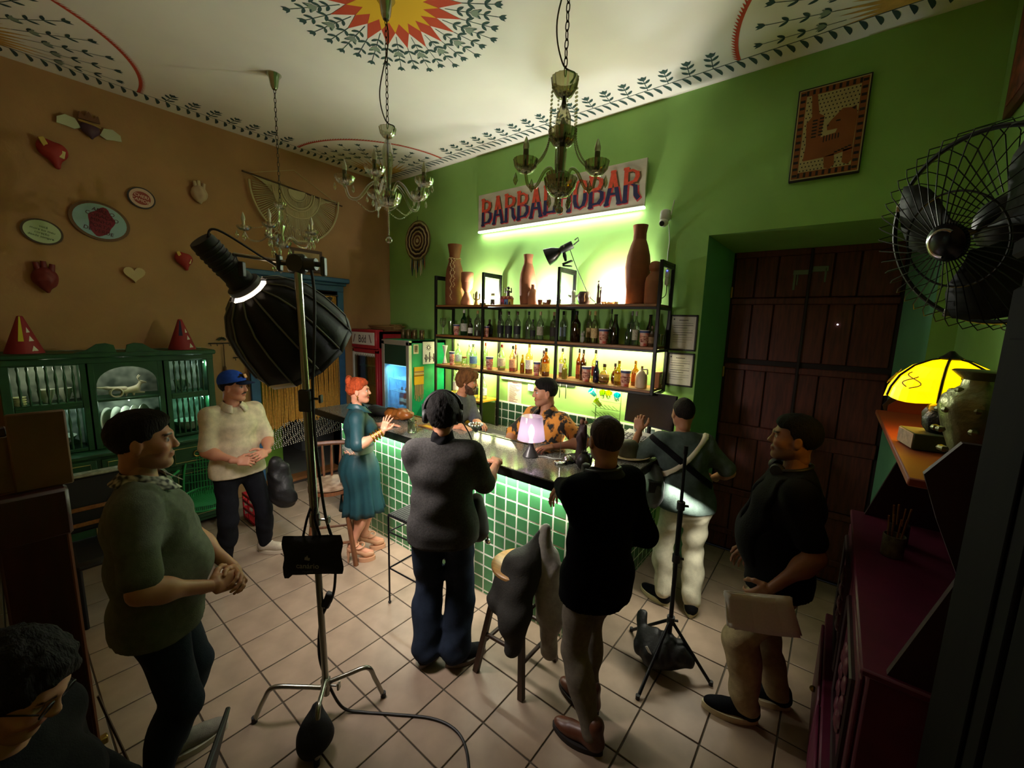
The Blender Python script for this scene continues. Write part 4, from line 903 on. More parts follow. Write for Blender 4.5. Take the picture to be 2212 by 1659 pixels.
# vest and papers
T, J, c = pI; F, L, U = c['F'], c['L'], c['U']; A = Sdf(.011); c['torso'](A, .030); A.cut(c['W'](0, 0, .88), U); A.cut(J['nek']+U*.0+F*.05, -U*.85-F*.3); A.cut(J['shL']-L*.01, -L+U*.0); A.cut(J['shR']+L*.01, L); A.warp = folds(17, .008, 24); A.ell(J['che']+F*.16-U*.05, V(.05, .028, .30), np.stack([F, L, U], 1), .01, True)
smesh('vest', [A.mesh()], mat('vest_dark', '131415', .85, spec=.1, nz=.3, nscale=40, bump=.3, bscale=120), T)
w = J['wrL']+c['F']*.055-U*.085+L*.012
pg = thing('script_pages', 'sheaf of white printed pages held by the man beside the purple sideboard', 'papers', tuple(w))
for i in range(5):
    a = .05*i-.1; Rp = np.stack([F*math.cos(a+.25)-U*math.sin(a+.25), F*math.sin(a+.25)+U*math.cos(a+.25), L], 1)
    pts = []; m_ = MB(); nu, nv = 8, 6; W2, H2 = .30, .21
    for v_ in range(nv+1):
        for u_ in range(nu+1): x, y = W2*(u_/nu-.5), H2*(v_/nv-1.0); pts.append(w+Rp@V(x, y+.045, .004*i+.02*math.sin(x*9+i)+.012*math.cos(y*11)))
    m_.add(pts, [(r*(nu+1)+q, r*(nu+1)+q+1, (r+1)*(nu+1)+q+1, (r+1)*(nu+1)+q) for r in range(nv) for q in range(nu)])
    o = m_.build('sheet', mat('paper', 'd9d6cd', .85, nz=.06, nscale=90), pg, ang=180); md = o.modifiers.new('t', 'SOLIDIFY'); md.thickness = .0012
# ================================================================ FILM LIGHTING AND SEATS
M_steel = mat('stand_steel', '9d9d93', .28, 1); M_gripk = mat('grip_grey', '3c3e3c', .5, .5); M_softk = mat('softbox_black', '0c0c0d', .75, bump=.1, bscale=60)
M_seam = mat('seam_grey', '6d6d6a', .7); M_white = mat('white_fabric', 'e9e6df', .8); M_cable = mat('cable_black', '0b0b0c', .5)
b0, b1 = V(-2.013, .973, 0), V(-2.056, .938, 2.43); pz = lambda z: b0+(b1-b0)*z/2.43
cs = thing('light_stand', 'tall chromed film light stand with bent turtle-base legs beneath the softbox', 'light stand', tuple(b0))
MB().cyl(pz(.12), pz(1.20), .0175, n=18).build('lower_tube', M_steel, cs); MB().cyl(pz(1.18), pz(1.84), .0205, n=18).build('outer_tube', M_steel, cs); MB().cyl(pz(1.80), pz(2.43), .0175, n=18).build('riser', M_steel, cs)
for z in (.18, 1.16, 1.80): MB().cyl(pz(z-.035), pz(z+.035), .026, n=18).cyl(pz(z), pz(z)+V(.05, .035, 0), .006, n=8).rbox(pz(z)+V(.06, .042, 0), (.006, .014, .02), rot(0, 0, .6), .003).build('clamp_collar', M_gripk if z > 1.7 else M_steel, cs)
MB().rbox(pz(1.79), (.030, .028, .055), rot(0, 0, .66), .006).build('riser_casting', M_gripk, cs)
for k, ft in enumerate(((-2.265, .692), (-1.863, 1.231), (-1.79, .80))):
    f = V(*ft, .012); d = (f-b0)*V(1, 1, 0); e = b0+d*.72+V(0, 0, .20+.02*k)
    MB().tube(bez([pz(.16+.03*k), b0+d*.35+V(0, 0, .185+.025*k), e, b0+d*.86+V(0, 0, .13), f], 8), .0125, 12).build('leg', M_steel, cs)
    MB().cyl(f+V(0, 0, -.011), f+V(0, 0, .02), .015, n=12).build('foot_cap', M_rub, cs)
# grip head with its short arm
gh = thing('grip_head', 'grey knuckle grip head clamped to the top of the light stand', 'clamp', tuple(pz(2.43)))
q = pz(2.45); rt = V(.786, .618, 0); fw = V(-.618, .786, 0)
Rg = np.stack([rt, fw, V(0, 0, 1)], 1)
MB().rbox(q, (.042, .024, .045), Rg, .012).build('knuckle', M_gripk, gh); MB().cyl(q-fw*.03, q+fw*.03, .040, n=18).build('disc', M_gripk, gh)
MB().cyl(q+rt*.03, q+rt*.09, .028, n=16).cyl(q+rt*.09, q+rt*.12, .012, n=12).build('barrel', M_gripk, gh)
MB().rbox(q+rt*.125-V(0, 0, .01), (.010, .018, .045), Rg, .006).build('t_handle', M_gripk, gh); MB().rbox(q-rt*.085, (.010, .018, .038), Rg, .006).cyl(q-rt*.085, q-rt*.03, .010, n=12).build('t_handle', M_gripk, gh)
MB().cyl(q-rt*.05+V(0, 0, .005), q-rt*.30+V(0, 0, .035), .009, n=12).build('arm', M_steel, gh)
# softbox: lamp head + deep ribbed dome
ax = .30*rt+.62*fw-V(0, 0, .70); ax /= np.linalg.norm(ax); _, su, sw = basis(ax)
n0 = V(-2.275, .785, 2.34)                      # speed ring centre
sb = thing('softbox', 'large black ribbed softbox hanging from the light stand, glowing at its collar', 'softbox', tuple(n0))
MB().lathe([(.001, 0), (.050, 0), (.054, .012), (.054, .20), (.060, .21), (.060, .235), (.001, .235)], n0-ax*.255, 24, ax).build('lamp_head', M_rub, sb)
for k in range(6): MB().lathe([(.0535, 0), (.0575, .002), (.0575, .008), (.0535, .010)], n0-ax*(.22-.022*k), 24, ax).build('cooling_fin', M_rub, sb)
MB().lathe([(.062, 0), (.078, .006), (.078, .03), (.070, .036)], n0-ax*.02, 28, ax).build('speed_ring', M_gripk, sb)
MB().lathe([(.060, 0), (.072, .012), (.094, .030)], n0+ax*.014, 16, ax).build('glowing_collar', emis('collar_glow', 'ffe2bd', 9), sb)
NR = 12; prof = [(.095, .025), (.165, .07), (.225, .15), (.258, .25), (.278, .36), (.285, .42)]
for k in range(NR):
    t0, t1 = 2*math.pi*k/NR, 2*math.pi*(k+1)/NR; D0, D1 = su*math.cos(t0)+sw*math.sin(t0), su*math.cos(t1)+sw*math.sin(t1)
    m = MB()
    for (r0, z0), (r1, z1) in zip(prof, prof[1:]): m.add([n0+ax*z0+D0*r0, n0+ax*z0+D1*r0, n0+ax*z1+D1*r1, n0+ax*z1+D0*r1], [(0, 1, 2, 3)])
    o = m.build('dome_panel', M_softk, sb); md = o.modifiers.new('t', 'SOLIDIFY'); md.thickness = .003
    MB().tube([n0+ax*z+D0*(r+.003) for r, z in prof], .0045, 6).build('rib', M_seam, sb)
    e = MB().add([n0+ax*.42+D0*.285, n0+ax*.42+D1*.285, n0+ax*.455+D1*.283, n0+ax*.455+D0*.283], [(0, 1, 2, 3)]).build('rim_lip', M_white if k in (6, 7, 8, 9) else M_softk, sb); md = e.modifiers.new('t', 'SOLIDIFY'); md.thickness = .003
m = MB().add([n0+ax*.415]+[n0+ax*.415+(su*math.cos(2*math.pi*k/NR)+sw*math.sin(2*math.pi*k/NR))*.28 for k in range(NR)], [(0, k+1, (k+1) % NR+1) for k in range(NR)])
m.build('diffuser', emis('softbox_face', 'fff0e6', 3.0), sb)
l = area('softbox_key', tuple(n0+ax*.43), tuple(ax), .46, .46, 22, (1., .90, .84), 130, parent=sb); l.data.shape = 'DISK'
MB().rbox(n0-ax*.10+rt*.062, (.012, .014, .035), Rg, .004).cyl(n0-ax*.1+rt*.05, q-rt*.30+V(0, 0, .035), .009, n=10).build('yoke', M_rub, sb)
MB().tube(bez([n0-ax*.25+rt*.02, n0-ax*.27+rt*.09+V(0, 0, .03), n0+rt*.16+V(0, 0, .10), q-rt*.10+V(0, 0, .045)], 10), .005, 6).build('lead', M_cable, sb)
# cable down the stand with an in-line power brick, then out over the floor
cb = thing('power_cable', 'black power cable running down the light stand and over the tiles', 'cable', (-1.96, 1.02, 0))
MB().tube(bez([q+rt*.06+V(0, 0, .02), q+rt*.075-V(0, 0, .15), pz(2.0)+rt*.05, pz(1.86)+rt*.035, pz(1.6)+rt*.03, pz(1.2)+rt*.055, pz(1.0)+rt*.095, pz(.80)+rt*.085, pz(.70)+rt*.06, pz(.655)+rt*.03, pz(.55)-rt*.01, pz(.35)-rt*.025, pz(.17)+rt*.02, V(-1.95, 1.03, .03), V(-1.86, 1.10, .006), V(-1.72, 1.20, .006), V(-1.54, 1.32, .006), V(-1.40, 1.36, .006), V(-1.28, 1.33, .006), V(-1.14, 1.22, .006)], 10), .0075, 8).build('lead', M_cable, cb)
MB().rbox(pz(.70)+rt*.042, (.020, .016, .045), Rg@rot(0, .35, 0), .006).build('power_brick', M_rub, cb)
# black cloth bag hung on the stand
bc = pz(.985)-fw*.045; m = MB(); nu, nv = 14, 10; fr, bk_ = [], []
for v in range(nv+1):
    for u in range(nu+1):
        x, y = (u/nu-.5), (v/nv-.5); bul = (1-(2*x)**4)*(1-(2*y)**4); w_ = .305*(1+.04*math.sin(v)); p = bc+rt*(x*w_)+V(0, 0, 1)*(y*.215+.018*x+(-.02 if x < -.42 and y < -.3 else 0))
        fr.append(p-fw*(.022*bul+.004*math.sin(9*x+5*y))); bk_.append(p+fw*.012*bul)
G_ = lambda o: [(o+r*(nu+1)+q_, o+r*(nu+1)+q_+1, o+(r+1)*(nu+1)+q_+1, o+(r+1)*(nu+1)+q_) for r in range(nv) for q_ in range(nu)]
m.add(fr+bk_, G_(0)+[f[::-1] for f in G_((nu+1)*(nv+1))])
bg = thing('cloth_bag', 'black printed cloth bag hanging half way up the light stand', 'bag', tuple(bc))
m.build('pouch', mat('bag_black', '08080a', .85, bump=.2, bscale=90), bg, ang=180)
for s_ in (-1, 1): MB().tube(bez([bc+rt*.045*s_+V(0, 0, .10), bc+rt*.02*s_+V(0, 0, .20), pz(1.24)+rt*.01*s_], 8), .006, 6).build('handle', M_blk, bg)
o_ = bc-fw*.0285-V(0, 0, .045)-rt*.015
text('bag_print', 'canário', .040, o_, rt, V(0, 0, 1), mat('print_grey', '8b8b88', .8), bg); text('bag_print', 'F I L M E S', .012, o_-V(0, 0, .030), rt, V(0, 0, 1), mat('print_dim', '55555a', .8), bg)
d_ = o_+V(0, 0, .035); MB().prism([(-.014, 0), (.012, -.004), (.016, .012), (.006, .010), (.002, .026), (-.006, .014), (-.010, .016)], d_, rt, V(0, 0, 1), .0012).build('bag_print', MATS['print_grey'], bg)
# sandbag slung over the near leg
A = Sdf(.010); s0 = V(-1.89, .86, .21); A.rc(s0, s0+V(.035, -.03, -.10), .030, .075, .05); A.rc(s0+V(.035, -.03, -.10), s0+V(.03, -.045, -.135), .075, .072, .05); A.warp = folds(41, .009, 45); A.cut((0, 0, .002), (0, 0, 1))
sg = smesh('sandbag', [A.mesh()], mat('bag_black', '08080a', .85), None); tag(sg, 'black sandbag slumped over the front leg of the chromed light stand', 'sandbag')
# slim black tripod stand with its own weight bag
tp = thing('tripod_stand', 'slim black tripod stand beside the man in white trousers', 'light stand', (-.64, 2.547, 0)); c0 = V(-.64, 2.547, 0)
M_tk = mat('tripod_black', '121316', .4, .4); up = lambda z: c0+V(-.004*z, -.006*z, z)
MB().cyl(up(.08), up(.78), .0135, n=14).build('lower_tube', M_tk, tp); MB().cyl(up(.74), up(1.12), .016, n=14).build('mid_tube', M_tk, tp); MB().cyl(up(1.08), up(1.47), .010, n=12).build('top_tube', M_tk, tp); MB().cyl(up(1.45), up(1.50), .013, n=12).build('spigot', M_tk, tp)
for z in (.34, .77, 1.12): MB().cyl(up(z-.025), up(z+.025), .024, n=14).cyl(up(z), up(z)+V(.04, .02, 0), .008, n=8).build('collar', M_rub, tp)
for ft in ((-.697, 2.192), (-.38, 2.583), (-.944, 2.70)):
    f = V(*ft, .008); MB().tube([up(.345), f], .0105, 10).build('leg', M_tk, tp); MB().tube([up(.10), up(.345)*.5+f*.5], .006, 8).build('brace', M_tk, tp); MB().cyl(f-V(0, 0, .007), f+V(0, 0, .02), .013, n=10).build('foot', M_rub, tp)
A = Sdf(.010); s0 = V(-.68, 2.50, .13); A.ell(s0, V(.15, .12, .115), rot(0, 0, .6), .04); A.rc(s0+V(-.12, .02, .05), s0+V(-.16, .10, .12), .05, .03, .05); A.rc(s0+V(.08, .04, .03), s0+V(.16, .05, -.02), .06, .05, .05); A.warp = folds(43, .013, 42); A.cut((0, 0, .003), (0, 0, 1))
sg = smesh('weight_bag', [A.mesh()], mat('nylon_black', '0d0d0f', .45), None); tag(sg, 'crumpled black weight bag lying under the slim tripod stand', 'sandbag')
MB().rbox(s0+V(-.03, -.118, .05), (.035, .002, .008), rot(0, .9, .0), .001).build('bag_logo', mat('white_print', 'e9e9e4', .7), sg)
# ---------------------------------------------------------------- seats
M_stool = mat('stool_wood', '3b2617', .5, nz=.35, nscale=8, stretch=(4, 4, .7)); M_seat = mat('seat_wood', 'b98a4e', .4, nz=.4, nscale=7, stretch=(1, 5, 3), bump=.05)
st = thing('wooden_stool', 'round-topped dark wooden bar stool with a jacket draped over it', 'stool', (-1.40, 1.915, 0)); sc = V(-1.40, 1.915, 0)
MB().lathe([(.001, 0), (.165, 0), (.178, .012), (.178, .028), (.168, .037), (.001, .040)], sc+V(0, 0, .685), 36).build('seat', [M_seat], st)
MB().lathe([(.13, 0), (.15, 0), (.15, .05), (.13, .05)], sc+V(0, 0, .636), 28).build('apron', M_stool, st)
fts = [(-1.572, 1.717), (-1.228, 1.740), (-1.232, 2.118), (-1.572, 2.10)]; tps = []
for f in fts:
    f3 = V(*f, 0); t3 = sc+(f3-sc)*.48+V(0, 0, .685); tps.append((f3, t3)); d = (t3-f3)
    d_, u_, w_ = basis(d); MB().tube([f3+V(0, 0, .002), t3], [.024, .020], 4).build('leg', M_stool, st)
for i in range(4):
    for z, r in ((.20 if i % 2 else .26, .013), (.47, .010)):
        a, b = tps[i], tps[(i+1) % 4]; MB().tube([a[0]+(a[1]-a[0])*z/.685, b[0]+(b[1]-b[0])*z/.685], r, 8).build('stretcher', M_stool, st)
# jackets thrown over it
A = Sdf(.010); k0 = V(-1.345, 1.97, .735)
A.rc(k0+V(.06, .02, .18), k0+V(.02, -.07, .02), .035, .105, .06); A.rc(k0+V(.02, -.12, .0), k0+V(.05, -.24, -.26), .10, .085, .05); A.rc(k0+V(-.04, -.10, .02), k0+V(-.10, -.20, -.20), .075, .08, .05); A.rc(k0+V(.05, -.24, -.26), k0+V(.06, -.25, -.42), .08, .045, .05)
A.warp = folds(51, .012, 32); A.cut(k0+V(0, 0, -.02)+V(.02, .12, 0), (0, -1, 0))
jk = smesh('dark_jacket', [A.mesh()], mat('jacket_dark', '26241f', .85, nz=.2, nscale=60, bump=.25, bscale=120), None); tag(jk, 'dark jacket hanging down the front of the round wooden stool', 'jacket')
A = Sdf(.010); A.rc(k0+V(.07, .03, .22), k0+V(.08, .0, .02), .026, .085, .05); A.rc(k0+V(.10, .0, .02), k0+V(.16, -.02, -.28), .08, .075, .05); A.rc(k0+V(.16, -.02, -.28), k0+V(.17, -.03, -.52), .07, .05, .05); A.warp = folds(53, .011, 34)
jk = smesh('grey_jacket', [A.mesh()], mat('jacket_grey', '9a958d', .6, nz=.2, nscale=30, bump=.2, bscale=80), None); tag(jk, 'pale grey jacket peaked over the round stool behind the dark one', 'jacket')
# wire stool
ms = thing('metal_stool', 'square black metal bar stool on thin rod legs before the tiled bar', 'stool', (-2.34, 1.93, 0)); M_rod = mat('rod_black', '15151a', .35, .6)
cr = [(-2.523, 1.741), (-2.134, 1.768), (-2.150, 2.112), (-2.545, 2.082)]
for x, y in cr: MB().cyl((x, y, .012), (x, y, .735), .0075, n=10).build('leg', M_rod, ms); MB().ball((x, y, .013), .0125, 10, 6).build('foot', M_rub, ms)
for z in (.30, .60):
    for i in range(4): MB().cyl((*cr[i], z), (*cr[(i+1) % 4], z), .006, n=8).build('rail', M_rod, ms)
for i in (0, 1): MB().cyl((*cr[i], .30), (*cr[i+2], .60), .005, n=8).build('brace', M_rod, ms)
for i in range(4): MB().cyl((*cr[i], .735), (*cr[(i+1) % 4], .735), .0085, n=8).build('seat_frame', M_rod, ms)
for i in range(16):
    t = (i+.5)/16; p, q2 = V(*cr[0])*(1-t)+V(*cr[1])*t, V(*cr[3])*(1-t)+V(*cr[2])*t; MB().bbox(0, 1, 0, 1, 0, 1, .1) if 0 else MB().tube([(*p, .742), (*q2, .742)], .0085, 6).build('seat_slat', mat('cord_black', '1c1b1b', .6), ms)
# spindle-back stool
ws = thing('spindle_stool', 'dark wooden bar stool with spindle back and worn seat behind the woman', 'stool', (-3.45, 1.78, 0)); wc = V(-3.45, 1.78, 0)
fx = V(.85, -.53, 0); lx = V(.53, .85, 0)
M_ws = mat('spindle_wood', '6a4127', .45, nz=.35, nscale=10, stretch=(5, 5, .7)); M_worn = mat('seat_worn', 'a08a72', .45, nz=.4, nscale=14, col2='5f4632')
MB().lathe([(.001, 0), (.17, 0), (.19, .014), (.19, .030), (.175, .038), (.001, .034)], wc+V(0, 0, .70), 32).build('seat', M_worn, ws)
MB().lathe([(.16, 0), (.188, 0), (.188, .03), (.16, .03)], wc+V(0, 0, .671), 32).build('seat_rim', M_ws, ws)
for a, b in ((1, 1), (1, -1), (-1, 1), (-1, -1)): MB().tube([wc+fx*a*.20+lx*b*.20+V(0, 0, .002), wc+fx*a*.11+lx*b*.11+V(0, 0, .69)], [.022, .020], 8).build('leg', M_ws, ws)
for a, b, z in ((1, 0, .22), (-1, 0, .22), (0, 1, .30), (0, -1, .30)):
    h_ = .20-.09*z/.69; p, q2 = (wc+fx*a*h_+lx*h_, wc+fx*a*h_-lx*h_) if a else (wc+lx*b*h_+fx*h_, wc+lx*b*h_-fx*h_); MB().tube([p+V(0, 0, z), q2+V(0, 0, z)], .013, 8).build('stretcher', M_ws, ws)
for i in range(5):
    y = (i-2)*.066; MB().tube([wc-fx*.155+lx*y+V(0, 0, .72), wc-fx*.185+lx*y*1.1+V(0, 0, .86), wc-fx*.215+lx*y*1.2+V(0, 0, 1.02)], [.010, .013, .009], 8).build('spindle', M_ws, ws)
MB().tube([wc-fx*(.225-.03*(abs(i-4)/4)**2)+lx*(i-4)*.048+V(0, 0, 1.035) for i in range(9)], .022, 6).build('top_rail', M_ws, ws)
# green string chair with a red crate beyond
gc = thing('string_chair', 'green woven-cord chair on thin metal legs behind the man in the cap', 'chair', (-4.72, 1.16, 0)); gq = V(-4.72, 1.16, 0); M_gc = mat('cord_green', '2f9a55', .45)
gf, gl = V(.80, -.30, 0), V(.30, .80, 0)
rim = [gq+gf*(.26*math.cos(t))+gl*(.25*math.sin(t))+V(0, 0, .40-.04*math.cos(t)) for t in [2*math.pi*i/28 for i in range(28)]]
MB().tube(rim, .010, 8, closed=True).build('seat_ring', M_gc, gc)
bk = [gq-gf*.20+gl*.22*math.cos(t)+V(0, 0, .40)-gf*.14*math.sin(t)+V(0, 0, .50*math.sin(t)**.7 if math.sin(t) > 0 else 0) for t in [math.pi*i/24 for i in range(25)]]
MB().tube(bk, .010, 8).build('back_hoop', M_gc, gc)
cw = MB()
for i in range(1, 28):
    x = .25*(i/14-1); hw_ = math.sqrt(max(0, 1-(x/.25)**2)); cw.tube([gq+gl*x+gf*.26*hw_+V(0, 0, .37), gq+gl*x+V(0, 0, .385), gq+gl*x-gf*.26*hw_+V(0, 0, .43)], .0035, 5)
    y = .26*(i/14-1); hw_ = math.sqrt(max(0, 1-(y/.26)**2)); cw.tube([gq+gf*y+gl*.25*hw_+V(0, 0, .405), gq+gf*y-gl*.25*hw_+V(0, 0, .405)], .0035, 5)
for i in range(1, 14):
    t = math.pi*i/28; a_, b_ = bk[int(round(24*t/math.pi))], bk[24-int(round(24*t/math.pi))]; cw.tube([a_, b_], .0035, 5)
    u = i/14; top_ = bk[min(23, max(1, int(24*(1-u))))]; cw.tube([gq-gf*.22+gl*(.2*(2*u-1))+V(0, 0, .42), gq-gf*.32+gl*(.2*(2*u-1))+V(0, 0, .40+.48*math.sqrt(max(.02, 1-(2*u-1)**2)))], .0035, 5)
stuff(cw.build('cord_weave', M_gc, gc))
MB().tube(bez([gq+gf*.20-gl*.24+V(0, 0, .42), gq+gf*.10-gl*.33+V(0, 0, .62), gq-gf*.22-gl*.25+V(0, 0, .66)], 8), .011, 8).build('armrest', M_gc, gc); MB().tube(bez([gq+gf*.20+gl*.24+V(0, 0, .42), gq+gf*.10+gl*.33+V(0, 0, .62), gq-gf*.22+gl*.25+V(0, 0, .66)], 8), .011, 8).build('armrest', M_gc, gc)
for a, b in ((1, 1), (1, -1), (-1, 1), (-1, -1)): MB().tube([gq+gf*a*.16+gl*b*.15+V(0, 0, .38), gq+gf*a*.23+gl*b*.22+V(0, 0, .005)], .009, 8).build('leg', M_tk, gc)
rc_ = thing('red_crate', 'red plastic crate on the tiles beyond the green cord chair', 'crate', (-4.75, 1.62, 0)); M_rc = mat('red_plastic', 'c22233', .4)
for z in (.005, .10, .19, .26): MB().bbox(-4.90, -4.60, 1.53, 1.545, z, z+.035).bbox(-4.90, -4.60, 1.70, 1.715, z, z+.035).bbox(-4.90, -4.885, 1.53, 1.715, z, z+.035).bbox(-4.615, -4.60, 1.53, 1.715, z, z+.035).build('crate_band', M_rc, rc_)
for x in (-4.90, -4.755, -4.615): MB().bbox(x, x+.015, 1.53, 1.545, .005, .295).bbox(x, x+.015, 1.70, 1.715, .005, .295).build('crate_post', M_rc, rc_)
MB().bbox(-4.89, -4.61, 1.54, 1.705, .003, .012).build('crate_floor', M_rc, rc_)
# ================================================================ ON THE SHELVES
ROW_MIDDLE = [
    ('wine', -4.044, 3.66, 0.21, 0.042, 'stemmed wine glass'),
    ('tumb', -3.938, 3.7, 0.172, 0.036, 'tall clear glass'),
    ('cup', -3.773, 3.64, 0.138, 0.041, 'red printed paper cup'),
    ('b', -3.722, 3.72, 0.32, 0.044, '1c5a2a', None, 'c9c8b8', 'e8e6da', 'green bottle with pale label and white cap'),
    ('b', -3.551, 3.66, 0.212, 0.031, '2a2018', None, 'd9d7cf', '1a1512', 'small dark bottle with white label'),
    ('b', -3.489, 3.72, 0.31, 0.043, 'cfd6c4', '.35:6a3a18', None, 'b59a55', 'clear bottle with brown spirit'),
    ('b', -3.291, 3.72, 0.206, 0.039, '1d1410', None, '141210', '3a2216', 'squat black bottle'),
    ('cup', -3.273, 3.64, 0.13, 0.038, 'red printed paper cup'),
    ('b', -3.102, 3.7, 0.3, 0.038, 'cdd8c6', '.35:1d1a18', '1b1b1d', '2a1510', 'clear bottle with black label and brown cap'),
    ('b', -2.966, 3.68, 0.3, 0.04, 'cdd8c6', '.4:1d1210', '1b1b1d', '2a1510', 'clear bottle with black label and dark spirit'),
    ('b', -2.839, 3.68, 0.3, 0.037, 'cdd8c6', '.6:dfe5d4', '202024', '4a2a18', 'clear bottle with black label and copper cap'),
    ('b', -2.727, 3.74, 0.304, 0.036, 'b9c6ae', None, None, '14161c', 'clear bottle with navy cap'),
    ('b', -2.598, 3.64, 0.216, 0.03, 'b9c6ae', None, '1c1b1a', '2a2622', 'small clear bottle with black label'),
    ('b', -2.542, 3.7, 0.302, 0.038, 'cdd8c6', None, 'a9a48c', 'b9a878', 'clear bottle with cream label and gold cap'),
    ('b', -2.344, 3.66, 0.298, 0.039, '9aa086', None, '241a12', '8a7048', 'bottle with brown oval label'),
    ('b', -2.243, 3.68, 0.308, 0.034, 'c6d2c8', None, '8fa0b4', '1c1d22', 'clear bottle with silver-blue label'),
    ('b', -2.09, 3.68, 0.31, 0.047, '3a2012', '.8:2a150a', None, '15141a', 'large brown bottle with black cap'),
    ('fig', -1.977, 3.62, 0.11, 0.032, '8c8c80', 'small pale stone figure'),
    ('b', -1.974, 3.74, 0.312, 0.03, 'b9c090', '.7:b9a860', 'b09a62', 'b8a35c', 'tall bottle with ochre label'),
    ('b', -1.872, 3.66, 0.31, 0.036, 'b9c090', '.7:c9b458', 'c9b078', 'c0aa60', 'tall bottle with yellow label'),
    ('cup', -1.753, 3.62, 0.144, 0.049, 'red printed paper cup with arch print'),
    ('b', -1.73, 3.72, 0.33, 0.022, 'a9b896', None, None, '101418', 'slim bottle with pourer spout'),
    ('beer', -1.659, 3.66, 0.28, 0.039, '12150c', None, None, '0c0d08', 'dark beer bottle'),
    ('b', -1.532, 3.74, 0.314, 0.026, 'b8c8b4', None, None, '8a8a84', 'slim clear bottle with grey cap'),
    ('beer', -1.522, 3.64, 0.202, 0.026, '3d6a44', None, None, '5a7a5c', 'small green beer bottle'),
    ('b', -1.459, 3.66, 0.308, 0.03, 'c4d2bc', None, 'b8b49c', 'a9a99c', 'clear bottle with pale label and silver neck'),
    ('beer', -1.358, 3.74, 0.282, 0.034, '15100c', None, None, '0e0b0a', 'black long-necked bottle'),
    ('cup', -1.357, 3.62, 0.144, 0.046, 'red printed paper cup with square print'),
    ('b', -1.291, 3.62, 0.182, 0.029, '7a5a40', None, '9a7a58', '8a6a4c', 'short brown bottle with tan label'),
    ('tumb', -1.236, 3.7, 0.112, 0.025, 'clear tumbler')]
ROW_LOWER = [
    ('hour', -4.006, 3.66, 0.244, 0.03, 'clear glass hourglass jigger'),
    ('cup', -3.831, 3.62, 0.174, 0.035, 'red and blue paper cup'),
    ('b', -3.816, 3.72, 0.278, 0.042, 'dfe9d4', None, 'a9c0c4', 'a9b8a0', 'clear bottle with blue script'),
    ('b', -3.656, 3.76, 0.274, 0.041, 'dfe9d4', None, None, 'b8c4ac', 'clear vodka-style bottle without label'),
    ('jar', -3.648, 3.66, 0.12, 0.035, 'clear jar with wooden lid'),
    ('b', -3.494, 3.66, 0.284, 0.046, 'dfe9d4', None, '5f86b4', 'aab8a4', 'clear bottle with blue lettering'),
    ('b', -3.367, 3.74, 0.306, 0.028, 'd4dcc4', None, None, 'b3201c', 'clear bottle with red cap'),
    ('cup', -3.192, 3.62, 0.156, 0.044, 'red printed paper cup'),
    ('b', -3.073, 3.7, 0.302, 0.046, 'e3ead2', '.12:c9a040', 'c9c0a0', '9c3018', 'clear rum bottle with red cap and pale medallion'),
    ('b', -2.913, 3.76, 0.308, 0.03, 'a83a18', '.9:a03010', None, 'd8701c', 'tall orange bottle'),
    ('b', -2.89, 3.68, 0.296, 0.043, 'f0d8c0', '.45:e0200e', 'd8a078', '1c1a18', 'bottle of bright red aperitif with black cap'),
    ('beer', -2.737, 3.66, 0.208, 0.026, 'd8b010', '.9:e0b000', None, 'b8860c', 'slim yellow bottle'),
    ('b', -2.661, 3.68, 0.33, 0.041, 'e8c8a0', '.4:b04010', 'ece8da', 'e0c060', 'amber bottle with white label'),
    ('b', -2.522, 3.76, 0.264, 0.036, '6a2040', '.85:5a1838', None, '3a1028', 'plum-coloured bottle'),
    ('cup', -2.512, 3.62, 0.15, 0.038, 'red printed paper cup'),
    ('b', -2.425, 3.66, 0.298, 0.042, 'c98830', '.7:a85c10', 'd8a830', '181410', 'amber bottle with yellow label and black cap'),
    ('b', -2.269, 3.74, 0.306, 0.035, 'e8d8b0', '.5:b06a18', 'e9e6da', '2a2a28', 'bottle with white label and amber spirit'),
    ('beer', -2.164, 3.62, 0.21, 0.029, 'd8d490', '.8:d4cf80', None, '9a8a58', 'pale yellow bottle'),
    ('b', -2.068, 3.74, 0.312, 0.031, 'd08828', '.9:c86c08', 'c05a10', '2a2020', 'orange bottle with black cap'),
    ('b', -1.987, 3.68, 0.31, 0.033, 'a0601c', '.9:8a4a0c', None, '1c1612', 'brown bottle with black cap'),
    ('cup', -1.908, 3.61, 0.154, 0.046, 'red and blue printed paper cup'),
    ('b', -1.883, 3.74, 0.314, 0.037, 'e8dcb8', None, 'a03a38', '2a2420', 'clear bottle with red and navy label'),
    ('beer', -1.817, 3.64, 0.214, 0.032, '1c2450', None, None, '3a3c78', 'cobalt blue bottle'),
    ('round', -1.733, 3.64, 0.19, 0.049, 'd8c890', '.6:a86010', 'c8a868', '4a3020', 'round flask of amber liqueur'),
    ('round', -1.659, 3.72, 0.196, 0.036, 'b86820', '.8:a04a08', None, '2a1a10', 'amber flask with dark cap'),
    ('b', -1.594, 3.66, 0.23, 0.04, 'd8c020', '.85:d8b400', 'd8b820', '8a6a18', 'square yellow bottle'),
    ('cup', -1.504, 3.61, 0.154, 0.047, 'large red and blue printed paper cup'),
    ('b', -1.467, 3.74, 0.236, 0.035, 'd8a030', '.8:c88010', 'b86018', 'a87820', 'amber bottle with orange label'),
    ('jug', -1.373, 3.66, 0.198, 0.053, 'd8cdb8', 'beige stoneware jug with cork')]
